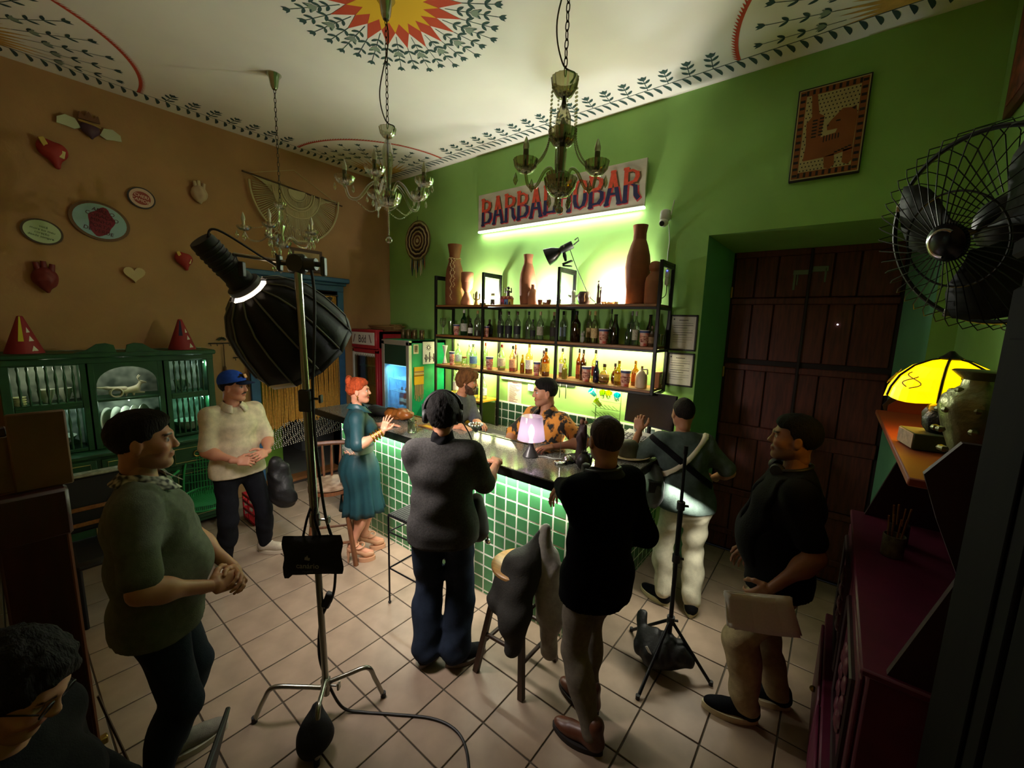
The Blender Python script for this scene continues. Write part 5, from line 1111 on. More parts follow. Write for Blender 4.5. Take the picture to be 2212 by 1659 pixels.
ROW_YELLOW = [
    ('b', -3.834, 3.7, 0.357, 0.039, 'd0dcc8', None, 'e8e8e0', '2a2a2c', 'clear bottle behind the bearded man'),
    ('b', -3.64, 3.7, 0.173, 0.041, 'd8dcb0', '.5:d0c840', None, 'a8a870', 'pale yellow bottle'),
    ('b', -3.489, 3.68, 0.273, 0.052, 'dfe8d8', None, '2c2a28', 'b8b8ac', 'clear bottle with black label'),
    ('b', -3.371, 3.72, 0.283, 0.043, 'dfe8d8', None, 'c8d4d8', 'c0c8c4', 'clear bottle with pale blue label')]
M_capw = mat('paper_cup', 'c8402c', .6, nz=.9, nscale=22, col2='e8d8c0', det=1); M_cupb = mat('cup_band', '3a4a78', .6); M_cupr = mat('cup_rim', 'e8e4da', .6)
GL = glassmat('glass_clear', 'e6ece2', .10)
def bottle_profile(kind, h, r):
    if kind == 'b': return [(r*.92, 0), (r, .006), (r, h*.56), (r*.93, h*.62), (r*.55, h*.70), (r*.34, h*.76), (r*.32, h*.88)], (r*.36, h*.87, h)
    if kind == 'beer': return [(r*.92, 0), (r, .006), (r, h*.50), (r*.9, h*.57), (r*.55, h*.70), (r*.42, h*.86), (r*.40, h*.955)], (r*.46, h*.955, h)
    if kind == 'round': return [(r*.75, 0), (r*.95, h*.05), (r*1.05, h*.22), (r, h*.40), (r*.7, h*.56), (r*.28, h*.66), (r*.25, h*.84)], (r*.34, h*.83, h)
def make_bottle(it, label, zb):
    kind, x, y, h, r, gcol, liq, lab, cap, desc = it
    t = thing('bottle', label, 'bottle', (x, y, zb)); P, (cr_, c0, c1) = bottle_profile(kind, h, r)
    dark = sum(lin(gcol)) < .35
    gm = glassmat('glass_'+gcol, gcol, .10, .62 if dark else .12)
    MB().lathe(P, (0, 0, .001), 18).build('glass', gm, t, world=False, clean=False)
    if liq:
        fr, lc = liq.split(':'); lv = h*.62*float(fr); q = [(a*.9, b) for a, b in P if b < lv]; q = [(q[0][0], .004)]+[p for p in q if p[1] > .004]+[(r*.88 if lv < h*.56 else r*.8, lv)]
        MB().lathe(q, (0, 0, .002), 16).build('liquid', glassmat('liq_'+lc, lc, .03, .45), t, world=False, clean=False)
    if lab: MB().lathe([(r*1.015, h*.16), (r*1.02, h*.165), (r*1.02, h*.46), (r*1.015, h*.465)], (0, 0, 0), 18).build('label', mat('lab_'+lab, lab, .7, nz=.35, nscale=90), t, world=False)
    MB().lathe([(cr_*.9, c0), (cr_, c0+.003), (cr_, c1-.003), (cr_*.85, c1)], (0, 0, 0), 14).build('cap', mat('cap_'+cap, cap, .4), t, world=False)
def shelf_item(it, label, zb):
    k, x, y, h, r = it[:5]
    if k in ('b', 'beer', 'round'): return make_bottle(it, label, zb)
    if k == 'cup':
        t = thing('paper_cup', label, 'cup', (x, y, zb)); MB().lathe([(r*.72, .001), (r*.74, .004), (r*.98, h*.96)], (0, 0, 0), 20).build('wall', M_capw, t, world=False)
        MB().lathe([(r*.985, h*.82), (r*1.0, h*.82), (r*1.02, h*.94), (r*.99, h*.94)], (0, 0, 0), 20).build('band', M_cupb, t, world=False); MB().tube([(r*math.cos(a), r*math.sin(a), h*.965) for a in [2*math.pi*i/20 for i in range(20)]], .003, 6, closed=True).build('rim', M_cupr, t, world=False)
        MB().lathe([(r*.80, h*.25), (r*.90, h*.25), (r*.965, h*.62), (r*.84, h*.62)], (.001, -.002, 0), 20).build('print', mat('cup_print', 'd9a48a', .7, nz=.8, nscale=55, col2='7a2a22', det=1), t, world=False)
    elif k == 'wine':
        t = thing('wine_glass', label, 'glass', (x, y, zb)); MB().lathe([(r*.85, .001), (r*.8, .004), (.004, .008), (.0035, h*.42), (r*.5, h*.48), (r*.95, h*.66), (r, h*.80), (r*.82, h)], (0, 0, 0), 20).build('bowl', GL, t, world=False, clean=False)
    elif k == 'tumb':
        t = thing('tall_glass', label, 'glass', (x, y, zb)); MB().lathe([(r*.8, .001), (r*.85, .01), (r, h), (r*.94, h), (r*.78, .016), (.001, .016)], (0, 0, 0), 20).build('wall', GL, t, world=False, clean=False)
    elif k == 'hour':
        t = thing('jigger', label, 'jigger', (x, y, zb)); MB().lathe([(r, .001), (r*1.02, .006), (r*.35, h*.42), (r*.35, h*.50), (r*1.2, h*.98), (r*1.1, h*.98), (r*.3, h*.52)], (0, 0, 0), 18).build('body', mat('jig', 'd9dcd2', .2, .3), t, world=False)
        MB().lathe([(r*1.2, 0), (r*1.2, .008)], (0, 0, -.0), 12).build('foot', M_plank, t, world=False)
    elif k == 'jar':
        t = thing('jar', label, 'jar', (x, y, zb)); MB().lathe([(r*.95, .001), (r, .006), (r, h*.75), (r*.8, h*.82)], (0, 0, 0), 18).build('glass', GL, t, world=False, clean=False); MB().lathe([(r*.86, h*.82), (r*.9, h*.84), (r*.9, h)], (0, 0, 0), 18).build('lid', M_plank, t, world=False)
    elif k == 'fig':
        t = thing('figurine', label, 'figurine', (x, y, zb)); m = mat('stone_fig', '9a998c', .8, bump=.2)
        MB().ball((0, 0, .035), (r*.75, r*.6, .035)).build('body', m, t, world=False); MB().ball((0, -.004, .08), .02).build('head', m, t, world=False); MB().ball((-.013, 0, .10), (.006, .005, .016)).build('ear', m, t, world=False); MB().ball((.013, 0, .10), (.006, .005, .016)).build('ear', m, t, world=False)
    elif k == 'jug':
        t = thing('stoneware_jug', label, 'jug', (x, y, zb)); MB().lathe([(r*.95, .001), (r, .01), (r, h*.45), (r*.9, h*.62), (r*.5, h*.76), (r*.25, h*.80), (r*.22, h*.9)], (0, 0, 0), 24).build('body', mat('stoneware', 'cdbb9a', .45, nz=.15), t, world=False)
        MB().tube(bez([(r*.3, 0, h*.84), (r*.9, 0, h*.86), (r*1.0, 0, h*.62)], 6), .008, 8).build('handle', MATS['stoneware'], t, world=False); MB().cyl((0, 0, h*.9), (0, 0, h), r*.2, n=12).build('cork', M_plank, t, world=False)
for nm, row, zb in (('middle', ROW_MIDDLE, 2.0325), ('lower', ROW_LOWER, 1.6525), ('yellow', ROW_YELLOW, 1.2675)):
    for i, it in enumerate(row):
        where = f'{nm} shelf'
        shelf_item(it, f'{it[-1]}, {ORD[i]}{"" if i == 0 else " from left"} on the {where}', zb)
# ---- top shelf: clay pots and folk figures
M_clay = mat('terracotta', '87502f', .8, nz=.2, nscale=10, bump=.15, bscale=60); M_clay2 = mat('terracotta_pale', '996241', .8, nz=.15, nscale=10, bump=.1); M_figk = mat('figure_dark', '2a1a18', .6)
ZT = 2.4025
def vase(label, x, y, h, r, prof, m=M_clay):
    t = thing('clay_vase', label, 'vase', (x, y, ZT)); pr = [(a*r, b*h) for a, b in prof]; body = [p for p in pr]
    nk = [p for p in body if p[1] > .80*h]; bd = [p for p in body if p[1] <= .80*h]+[nk[0]]
    MB().lathe(bd, (0, 0, 0), 28).build('belly', m, t, world=False); MB().lathe(nk+[(nk[-1][0]*.85, nk[-1][1]), (nk[-1][0]*.8, nk[-1][1]*.93)], (0, 0, 0), 28).build('neck', m, t, world=False); return t
BT = [(.80, 0), (.86, .02), (.97, .25), (1, .48), (.90, .62), (.68, .75), (.52, .82), (.50, .90), (.60, 1.)]
v1 = vase('tall clay vase wearing a shell necklace at the left end of the top shelf', -3.90, 3.72, .75, .115, [(.95, 0), (1, .05), (1.02, .20), (1.0, .45), (.88, .60), (.68, .70), (.58, .78), (.60, .84), (.78, 1.)])
nk = MB()
for i in range(22): a = 2*math.pi*i/22; nk.ball((.074*math.cos(a), .074*math.sin(a), .575+.008*math.sin(3*a)), (.010, .010, .007), 6, 4)
for i in range(26): a = -1.15+.09*math.sin(i*1.3); nk.ball((.121*math.cos(a), .121*math.sin(a), .56-i*.0195), (.008, .008, .011), 6, 4)
for i in range(18): a = -.85+.09*math.sin(i*1.7); nk.ball((.121*math.cos(a), .121*math.sin(a), .56-i*.0195), (.007, .007, .010), 6, 4)
stuff(nk.build('shell_necklace', mat('shells', 'c9a97c', .6), v1, world=False))
t = thing('clay_goblet', 'turned clay goblet beside the necklace vase on the top shelf', 'goblet', (-3.655, 3.70, ZT))
MB().lathe([(.075, 0), (.078, .01), (.078, .05), (.045, .13), (.030, .16), (.065, .21), (.072, .28)], (0, 0, 0), 26).build('stem', M_clay2, t, world=False); MB().lathe([(.072, .28), (.076, .285), (.076, .39), (.068, .40), (.06, .39), (.05, .33)], (0, 0, 0), 26).build('bowl', M_clay2, t, world=False)
t = thing('cactus_figure', 'small green cactus-shaped figure with raised arms on the top shelf', 'figurine', (-3.49, 3.70, ZT)); m = mat('cactus_clay', '6d6b34', .7)
MB().lathe([(.032, 0), (.034, .01), (.022, .06), (.026, .11), (.02, .15), (.004, .17)], (0, 0, 0), 14).build('trunk', m, t, world=False)
for s_ in (-1, 1): MB().tube(bez([(.02*s_, 0, .07), (.048*s_, 0, .085), (.05*s_, 0, .14)], 6), .009, 8).build('arm', m, t, world=False); 
t = thing('cork_jar', 'little spice jar with a pale lid beside the second shelf post', 'jar', (-3.20, 3.66, ZT)); MB().lathe([(.026, .001), (.027, .005), (.027, .10), (.022, .11)], (0, 0, 0), 16).build('glass', GL, t, world=False, clean=False); MB().lathe([(.024, .002), (.024, .065)], (0, 0, 0), 12).build('spice', M_figk, t, world=False); MB().lathe([(.023, .11), (.024, .112), (.024, .135)], (0, 0, 0), 14).build('lid', mat('pale_lid', 'b8b49a', .6), t, world=False)
t = thing('dancer_figure', 'dark figurine dancing with raised arms behind the toy houses', 'figurine', (-3.05, 3.76, ZT))
MB().lathe([(.035, 0), (.035, .08), (.028, .085)], (0, 0, 0), 14).build('plinth', M_figk, t, world=False); MB().lathe([(.026, .085), (.018, .13), (.022, .16), (.008, .178)], (0, 0, 0), 12).build('torso', M_figk, t, world=False); MB().ball((0, 0, .198), .018).build('head', M_figk, t, world=False)
for s_ in (-1, 1): MB().tube(bez([(.015*s_, 0, .165), (.045*s_, 0, .15), (.042*s_, 0, .20)], 6), .007, 6).build('arm', M_figk, t, world=False)
for i, (cn, cc) in enumerate((('pink', 'b0506a'), ('blue', '5a7ab8'), ('yellow', 'c8a850'))):
    t = thing('toy_house', f'{cn} toy house in the row of three on the top shelf', 'toy house', (-3.04+.055*i, 3.66, ZT), group='toy houses'); m = mat('toy_'+cn, cc, .7)
    MB().bbox(-.024, .024, -.02, .02, .001, .065, .002).build('walls', m, t, world=False); MB().prism([(-.03, 0), (.03, 0), (0, .036)], (0, .024, .065), (1, 0, 0), (0, 0, 1), .048).build('roof', mat('toy_roof', '8a3a30', .7), t, world=False)
    MB().bbox(-.008, .008, -.0225, -.0195, .002, .036, .001).build('door', M_figk, t, world=False)
vase('bottle-shaped clay vase in the middle of the top shelf', -2.755, 3.73, .545, .090, BT)
vase('small pale clay bottle in front of the middle vase', -2.63, 3.67, .215, .057, [(.95, 0), (1, .04), (1, .55), (.85, .68), (.45, .78), (.42, .95), (.45, 1.)], M_clay2)
for i, x in enumerate((-2.53, -2.42, -2.30)):
    t = thing('clay_cup', f'tiny dark clay cup, {("left", "middle", "right")[i]} one of three on the top shelf', 'cup', (x, 3.66, ZT), group='clay cups'); MB().lathe([(.017, .001), (.019, .004), (.027, .052), (.024, .055), (.016, .012), (.001, .01)], (0, 0, 0), 16).build('wall', mat('clay_dark', '4a2c22', .8), t, world=False)
t = thing('white_bird', 'white bird figure with spread wings beside the third shelf post', 'figurine', (-2.14, 3.68, ZT)); m = mat('bird_white', 'c9ccc0', .6)
MB().lathe([(.03, 0), (.03, .012), (.018, .02), (.02, .09), (.026, .12), (.014, .145)], (0, 0, 0), 16).build('body', m, t, world=False)
for s_ in (-1, 1): MB().prism([(0, 0), (.06*s_, .012), (.055*s_, -.004), (.01*s_, -.028)], (0, 0, .09), (1, 0, 0), (0, 0, 1), .006).build('wing', m, t, world=False)
t = thing('banded_pot', 'round pot banded in white and dark red on the top shelf', 'pot', (-2.02, 3.69, ZT)); MB().lathe([(.045, .001), (.062, .03), (.068, .065), (.062, .105), (.05, .128), (.044, .128), (.05, .1)], (0, 0, 0), 26).build('body', mat('pot_dark', '3a2420', .5), t, world=False)
for a in range(6): MB().tube([(.0655*math.cos(1.05*a+.05*math.sin(k))*math.cos(0)*(1-.12*abs(k-4)/4), .0655*math.sin(1.05*a)*(1-.12*abs(k-4)/4), .03+.010*k) for k in range(9)], .006, 6).build('band', mat('pot_white', 'd8d0c0', .5) if a % 2 else mat('pot_red', '8a2a24', .5), t, world=False)
t = thing('couple_statue', 'slim dark statue of a standing couple on the top shelf', 'statue', (-1.86, 3.69, ZT))
MB().bbox(-.035, .035, -.02, .02, 0, .015, .003).build('base', M_figk, t, world=False)
for x, h in ((-.012, .235), (.016, .17)):
    MB().lathe([(.013, .015), (.014, .05), (.010, h*.55), (.014, h*.75), (.006, h*.86)], (x, 0, 0), 10).build('figure', M_figk, t, world=False); MB().ball((x, 0, h*.93), .011, 8, 6).build('head', M_figk, t, world=False)
vase('largest bottle-shaped clay vase at the right of the top shelf', -1.505, 3.715, .70, .112, BT)
vase('round-shouldered clay bottle with a knob top at the right end of the top shelf', -1.325, 3.66, .37, .075, [(.95, 0), (1, .04), (1.02, .50), (.92, .62), (.55, .72), (.50, .76), (.66, .82), (.68, .90), (.5, .98), (.2, 1.)], M_clay2)
# shell garland loosely heaped between statue and vase
m = MB()
for i in range(40): a = i*.5; m.ball((-1.74+.05*math.sin(i*1.9), 3.64+.03*math.cos(i*2.3), ZT+.008+.006*(i % 3)), (.011, .009, .008), 6, 4)
tag(m.build('shell_garland', MATS['shells']), 'heap of shell garland before the right-hand up-light on the top shelf', 'garland')
# ---- clamp spotlight on the third post, charger and lead on the fourth
q = V(-2.20, 3.60, 2.765); t = thing('clamp_spotlight', 'black clamp spotlight with bowl reflector gripping the shelf frame', 'spotlight', tuple(q)); ax = V(-.80, -.35, -.42); ax /= np.linalg.norm(ax); h0 = V(-2.225, 3.60, 2.945)
MB().lathe([(.001, 0), (.036, 0), (.038, .01), (.038, .11), (.030, .125), (.030, .15)], h0-ax*.09, 20, ax).build('body', M_rub, t); MB().lathe([(.034, 0), (.040, .01), (.068, .06), (.086, .13), (.088, .14), (.083, .14), (.062, .065), (.03, .02)], h0+ax*.05, 26, ax).build('reflector', mat('reflector', '1c1d1f', .3, .6), t)
MB().tube([h0-ax*.10+V(.01, 0, .035), h0-ax*.13+V(.015, 0, .045), h0-ax*.145+V(.01, 0, .01), h0-ax*.10+V(0, 0, -.01)], .006, 8).build('handle', M_rub, t)
MB().tube([h0+V(0, 0, -.035), h0+V(.01, 0, -.07), q+V(.0, 0, .06)], [.014, .020, .012], 10).build('joint', M_rub, t); MB().rbox(q+V(.02, 0, .045), (.055, .015, .008), rot(0, -.25, 0), .003).rbox(q+V(.02, 0, .012), (.05, .015, .007), rot(0, .12, 0), .003).build('clamp', M_rub, t)
MB().tube(bez([h0-ax*.05, q+V(.10, .02, .02), q+V(.16, .05, -.12), q+V(.24, .08, -.28), q+V(.33, .03, -.34)], 10), .0035, 6).build('lead', M_cable, t)
text('spot_print', 'F', .035, h0-ax*.02-V(.0, .0395, -.006), V(.86, 0, .45), V(-.45, 0, .86), MATS['white_print'], t)
t = thing('plug_adapter', 'white plug adapter with blue pilot light hung by the right shelf post', 'adapter', (-1.225, 3.70, 2.62)); MB().rbox((-1.225, 3.70, 2.60), (.016, .022, .03), None, .006).rbox((-1.225, 3.70, 2.665), (.018, .02, .036), None, .006).build('body', mat('plastic_white', 'd6d6d0', .5), t); MB().ball((-1.225, 3.678, 2.69), .006, 8, 5).build('pilot_light', emis('pilot', '4a5aff', 4), t)
MB().tube(bez([(-1.225, 3.70, 2.57), (-1.225, 3.68, 2.48), (-1.27, 3.63, 2.44), (-1.34, 3.60, 2.425)], 8), .0035, 6).tube(bez([(-1.225, 3.76, 2.57), (-1.222, 3.80, 2.3), (-1.24, 3.80, 2.1), (-1.225, 3.82, 1.9), (-1.23, 3.8, 1.68)], 8), .0035, 6).build('lead', M_cable, t)
t = thing('boxed_drink', 'small brown picture box at the right end of the lower long shelf', 'box', (-1.262, 3.78, 1.6525)); MB().bbox(-1.29, -1.236, 3.74, 3.82, 1.653, 1.80, .003).build('carton', mat('carton', '8a5a34', .7), t); MB().bbox(-1.236, -1.2345, 3.75, 3.81, 1.69, 1.78, .0005).build('picture', mat('carton_pic', '2a2018', .7, nz=.8, nscale=50, col2='c9b48a'), t)
# ================================================================ CHANDELIERS
M_cry = glassmat('crystal', 'eef0e4', .20); M_smoke = glassmat('crystal_smoke', 'cfceb2', .16); M_candle = mat('candle_sleeve', '5b5a38', .5); M_bulb = mat('bulb_off', 'cfcfae', .25, trans=.3); M_chain = mat('chain_bronze', '3a3222', .45, .8)
def beads(m, pts, r, step=1):
    for p in pts[::step]: m.ball(p, r, 8, 5)
def dish(c, r, h, m, name, t, nf=18): return MB().lathe([(r*.18, 0), (r*.55, h*.12), (r*.88, h*.5), (r, h), (r*.96, h), (r*.84, h*.55), (r*.5, h*.2)], c, 54, (0, 0, 1), 1, 1, .035, nf).build(name, m, t, clean=False)
def chain(t, a, b, link_=.045, r=.0026):
    a, b = V(*a), V(*b); L = np.linalg.norm(b-a); n = max(2, int(L/(link_*.78))); d = (b-a)/L; _, u, w = basis(d)
    m = MB()
    for i in range(n):
        c = a+d*L*(i+.5)/n; s = u if i % 2 else w; m.tube([c+d*link_*.5*math.cos(x)*(1 if abs(math.cos(x)) < .99 else .98)+s*link_*.19*math.sin(x) for x in [2*math.pi*k/10 for k in range(10)]], r, 5, closed=True)
    m.build('chain', M_chain, t)
def drop(m, p, s=1.): m.lathe([(.001, 0), (.007*s, .010*s), (.009*s, .018*s), (.006*s, .032*s), (.001, .044*s)], V(*p)-V(0, 0, .044*s), 8)
def chandelier(label, x, y, ztop, body, arm_r, arm_z, n, m, ph, bob, cups=True, tail=.0, canopy=True, cord=True):
    """body = [(r, z)...] absolute profile of the stem; arms hold candle cups"""
    t = thing('chandelier', label, 'chandelier', (x, y, ZC)); o = V(x, y, 0)
    if canopy: MB().lathe([(.018, -.115), (.030, -.09), (.040, -.03), (.058, -.004), (.058, 0)], o+V(0, 0, ZC-.001), 24).build('canopy', mat('canopy_chrome', 'b9bda8', .2, 1), t)
    chain(t, (x, y, ZC-.11), (x, y, ztop))
    if cord: MB().tube(bez([(x, y, ZC-.10), (x+.012, y+.006, ztop+.50), (x-.035, y-.03, ztop+.22), (x-.01, y-.01, ztop+.05), (x+.035, y+.028, ztop+.01), (x+.02, y+.015, ztop-.03)], 10), .0038, 6).build('cord', M_chain, t)
    return t, o
# centre chandelier: clear glass, five arms
t, o = chandelier('clear glass five-arm chandelier hanging from the painted sun', -2.47, 1.743, 3.44, None, 0, 0, 5, M_cry, 0, 0)
dish(o+V(0, 0, 3.375), .055, .065, M_cry, 'top_cup', t); MB().lathe([(.012, 3.05), (.016, 3.06), (.020, 3.12), (.034, 3.26), (.030, 3.32), (.012, 3.375)], o, 40, (0, 0, 1), 1, 1, .06, 10).build('stem', M_cry, t, clean=False); MB().cyl(o+V(0, 0, 2.96), o+V(0, 0, 3.40), .006, n=8).build('core_rod', M_chain, t)
dish(o+V(0, 0, 2.945), .085, .085, M_cry, 'bowl', t, 22); MB().lathe([(.010, 3.01), (.020, 3.02), (.020, 3.06), (.012, 3.07)], o, 16).build('collar', M_candle, t)
for k in range(5):
    a = 2*math.pi*k/5+.35; d = V(math.cos(a), math.sin(a), 0); q = o+d*.27
    MB().tube(bez([o+d*.03+V(0, 0, 3.03), o+d*.07+V(0, 0, 3.095), o+d*.12+V(0, 0, 3.07), o+d*.185+V(0, 0, 2.985), o+d*.245+V(0, 0, 2.985), q+V(0, 0, 3.06)], 8), .0095, 10).build('arm', M_cry, t)
    dish(q+V(0, 0, 3.055), .062, .052, M_cry, 'candle_dish', t); MB().cyl(q+V(0, 0, 3.075), q+V(0, 0, 3.145), .013, n=12).build('candle_sleeve', M_candle, t); MB().lathe([(.011, 0), (.016, .012), (.014, .03), (.005, .058), (.001, .068)], q+V(0, 0, 3.145), 12).build('bulb', M_bulb, t)
    m = MB(); drop(m, q+d*.06+V(0, 0, 3.065), 1.1); drop(m, q-d*.05+V(0, 0, 3.06), 1.1); drop(m, q+V(-d[1], d[0], 0)*.06+V(0, 0, 3.065), 1.); stuff(m.build('crystal_drop', M_cry, t))
    m = MB(); b_ = o+d*.21+V(0, 0, 2.97); e_ = o+V(math.cos(a+1.26), math.sin(a+1.26), 0)*.07+V(0, 0, 2.95); beads(m, bez([b_, (b_+e_)/2-V(0, 0, .06), e_], 9), .0045); stuff(m.build('bead_swag', M_cry, t))
m = MB(); beads(m, [o+V(0, 0, 2.935-.0135*i) for i in range(13)], .0062); m.ball(o+V(0, 0, 2.735), .022, 14, 9); m.build('pendant', M_cry, t)
# nearest chandelier: smoky glass, three tiers
t, o = chandelier('smoky glass chandelier with stacked tiers hanging nearest the bar sign', -1.10, 1.72, 3.31, None, 0, 0, 3, M_smoke, 0, 0)
dish(o+V(0, 0, 3.215), .062, .085, M_smoke, 'top_cup', t); MB().lathe([(.006, 3.17), (.012, 3.19), (.006, 3.225)], o, 12).build('finial', M_chain, t)
MB().lathe([(.034, 3.045), (.036, 3.09), (.033, 3.14), (.018, 3.18), (.006, 3.195)], o, 40, (0, 0, 1), 1, 1, .05, 12).build('upper_stem', M_smoke, t, clean=False); MB().lathe([(.011, 3.05), (.016, 3.07), (.017, 3.10), (.006, 3.135)], o, 14).build('inner_bulb', M_bulb, t); MB().cyl(o+V(0, 0, 2.86), o+V(0, 0, 3.07), .012, n=10).build('core_rod', M_candle, t)
dish(o+V(0, 0, 3.005), .066, .075, M_smoke, 'middle_cup', t, 20); MB().lathe([(.012, 2.87), (.016, 2.88), (.021, 2.97), (.022, 3.005)], o, 30, (0, 0, 1), 1, 1, .06, 9).build('lower_stem', M_smoke, t, clean=False)
MB().ball(o+V(0, 0, 2.895), .019, 12, 8).build('knop', M_smoke, t); dish(o+V(0, 0, 2.79), .078, .082, M_smoke, 'bowl', t, 24)
for k in range(3):
    a = R_(38.2)+(0, math.pi, math.pi*.5)[k]; d = V(math.cos(a), math.sin(a), 0); q = o+d*.165
    MB().tube(bez([o+d*.03+V(0, 0, 2.865), o+d*.045+V(0, 0, 2.915), o+d*.075+V(0, 0, 2.905), o+d*.115+V(0, 0, 2.835), o+d*.15+V(0, 0, 2.84), q+V(0, 0, 2.90)], 8), .0075, 10).build('arm', M_smoke, t)
    dish(q+V(0, 0, 2.89), .057, .062, M_smoke, 'candle_dish', t); MB().cyl(q+V(0, 0, 2.915), q+V(0, 0, 2.995), .0125, n=12).build('candle_sleeve', M_candle, t); MB().lathe([(.010, 0), (.0145, .012), (.013, .028), (.005, .052), (.001, .06)], q+V(0, 0, 2.993), 12).build('bulb', M_bulb, t)
    m = MB(); drop(m, q+d*.045+V(0, 0, 2.895), 1.3); drop(m, q-d*.03+V(0, 0, 2.87), 1.4); stuff(m.build('crystal_drop', M_smoke, t))
    for s0 in (-1, 1):
        e = V(-d[1], d[0], 0)*s0; m = MB(); beads(m, bez([o+d*.055+e*.02+V(0, 0, 3.25), o+d*.058+e*.022+V(0, 0, 3.12), o+d*.062+e*.022+V(0, 0, 3.03), o+d*.085+e*.02+V(0, 0, 2.97), o+d*.125+e*.01+V(0, 0, 2.925)], 8), .0052); stuff(m.build('bead_chain', M_smoke, t))
m = MB()
for k in range(5): a = k*1.257; drop(m, o+V(.05*math.cos(a), .05*math.sin(a), 2.80), 1.3)
drop(m, o+V(0, 0, 2.79), 1.); m.ball(o+V(0, 0, 2.735), .019, 12, 8); m.build('pendant', M_smoke, t)
# far chandelier: little crystal one before the brown wall
t, o = chandelier('small crystal chandelier hanging before the macrame on the brown wall', -3.93, 1.67, 3.18, None, 0, 0, 4, M_cry, 0, 0, cord=False)
dish(o+V(0, 0, 3.12), .05, .05, M_cry, 'top_cup', t); MB().lathe([(.012, 2.82), (.02, 2.86), (.014, 2.92), (.03, 2.98), (.018, 3.05), (.012, 3.12)], o, 24, (0, 0, 1), 1, 1, .06, 8).build('stem', M_cry, t, clean=False); dish(o+V(0, 0, 2.79), .075, .06, M_cry, 'bowl', t, 20)
for k in range(5):
    a = 2*math.pi*k/5+.55; d = V(math.cos(a), math.sin(a), 0); q = o+d*.28
    MB().tube(bez([o+d*.02+V(0, 0, 2.84), o+d*.08+V(0, 0, 2.90), o+d*.16+V(0, 0, 2.84), o+d*.24+V(0, 0, 2.84), q+V(0, 0, 2.91)], 8), .007, 8).build('arm', M_cry, t)
    dish(q+V(0, 0, 2.905), .055, .04, M_cry, 'candle_dish', t); MB().cyl(q+V(0, 0, 2.92), q+V(0, 0, 2.985), .012, n=10).build('candle_sleeve', mat('sleeve_pale', 'b9b48c', .5), t); MB().lathe([(.011, 0), (.017, .015), (.015, .035), (.005, .065), (.001, .075)], q+V(0, 0, 2.985), 12).build('bulb', M_bulb, t)
    m = MB(); drop(m, q+d*.05+V(0, 0, 2.91), 1.6); drop(m, q+V(0, 0, 2.90), 1.8); drop(m, o+d*.07+V(0, 0, 2.80), 1.8); beads(m, [o+d*.07+V(0, 0, 2.72-.012*i) for i in range(6)], .005); drop(m, o+d*.07+V(0, 0, 2.66), 1.8); stuff(m.build('crystal_drop', M_cry, t))
    m = MB(); beads(m, bez([o+d*.045+V(0, 0, 3.12), o+d*.10+V(0, 0, 2.98), q-d*.03+V(0, 0, 2.93)], 10), .005); stuff(m.build('bead_chain', M_cry, t))
# ================================================================ BAR SIGN
SX, SZ0, SZ1, SY = (-3.605, -1.532), 3.30, 3.715, 3.825
t = thing('bar_sign', 'painted wooden sign lettered BARBALHOBAR above the bottle shelves', 'sign', (-2.57, SY, SZ0))
MB().bbox(SX[0], SX[1], SY, SY+.028, SZ0, SZ1, .003).build('board', mat('sign_board', 'c2bcaa', .8, nz=.18, nscale=6, stretch=(.6, 1, 2)), t)
MB().bbox(SX[0]+.01, SX[1]-.01, SY+.028, SY+.05, SZ0+.05, SZ0+.08).bbox(SX[0]+.01, SX[1]-.01, SY+.028, SY+.05, SZ1-.08, SZ1-.05).build('batten', M_plank, t)
MB().bbox(SX[0], SX[1], SY-.002, SY+.035, SZ0-.022, SZ0-.002, .002).build('led_tube', emis('sign_led', 'f2ffe8', 4), t)
area('sign_led', (-2.57, SY+.018, SZ0-.03), (0, .1, -1), 2.0, .03, 5, (.90, 1., .86), parent=t)
GLY = {'B': [((.14, 0), (.14, 1.7)), ((.14, 1.56), (.5, 1.56), (.74, 1.42), (.78, 1.2), (.66, 1.0), (.14, .92)), ((.14, .92), (.55, .9), (.84, .72), (.86, .38), (.66, .16), (.14, .13))],
       'A': [((.10, 0), (.42, 1.62)), ((.46, 1.62), (.86, 0)), ((.22, .52), (.72, .52))], 'R': [((.14, 0), (.14, 1.7)), ((.14, 1.56), (.5, 1.56), (.76, 1.42), (.80, 1.2), (.68, 1.0), (.14, .92)), ((.42, .92), (.70, .74), (.74, .3), (.92, .08))],
       'L': [((.14, 0), (.14, 1.7)), ((.0, .13), (.88, .13)), ((.84, .08), (.84, .42))], 'H': [((.14, 0), (.14, 1.7)), ((.80, 0), (.80, 1.7)), ((.14, .88), (.80, .88))],
       'O': [((.14, .5), (.14, 1.2), (.24, 1.5), (.48, 1.62), (.72, 1.5), (.82, 1.2), (.82, .5), (.72, .2), (.48, .08), (.24, .2), (.14, .5))]}
SER = {'B': [(.14, 0), (.14, 1.7)], 'A': [(.10, 0), (.86, 0), (.44, 1.7)], 'R': [(.14, 0), (.14, 1.7)], 'L': [(.14, 1.7)], 'H': [(.14, 0), (.80, 0), (.14, 1.7), (.80, 1.7)], 'O': []}
def clip(P, z, keep_up):
    out = []; n = len(P)
    for i in range(n):
        a, b = P[i], P[(i+1) % n]; ia, ib = ((a[1] >= z) == keep_up), ((b[1] >= z) == keep_up)
        if ia: out.append(a)
        if ia != ib: k = (z-a[1])/(b[1]-a[1]); out.append((a[0]+(b[0]-a[0])*k, z))
    return out
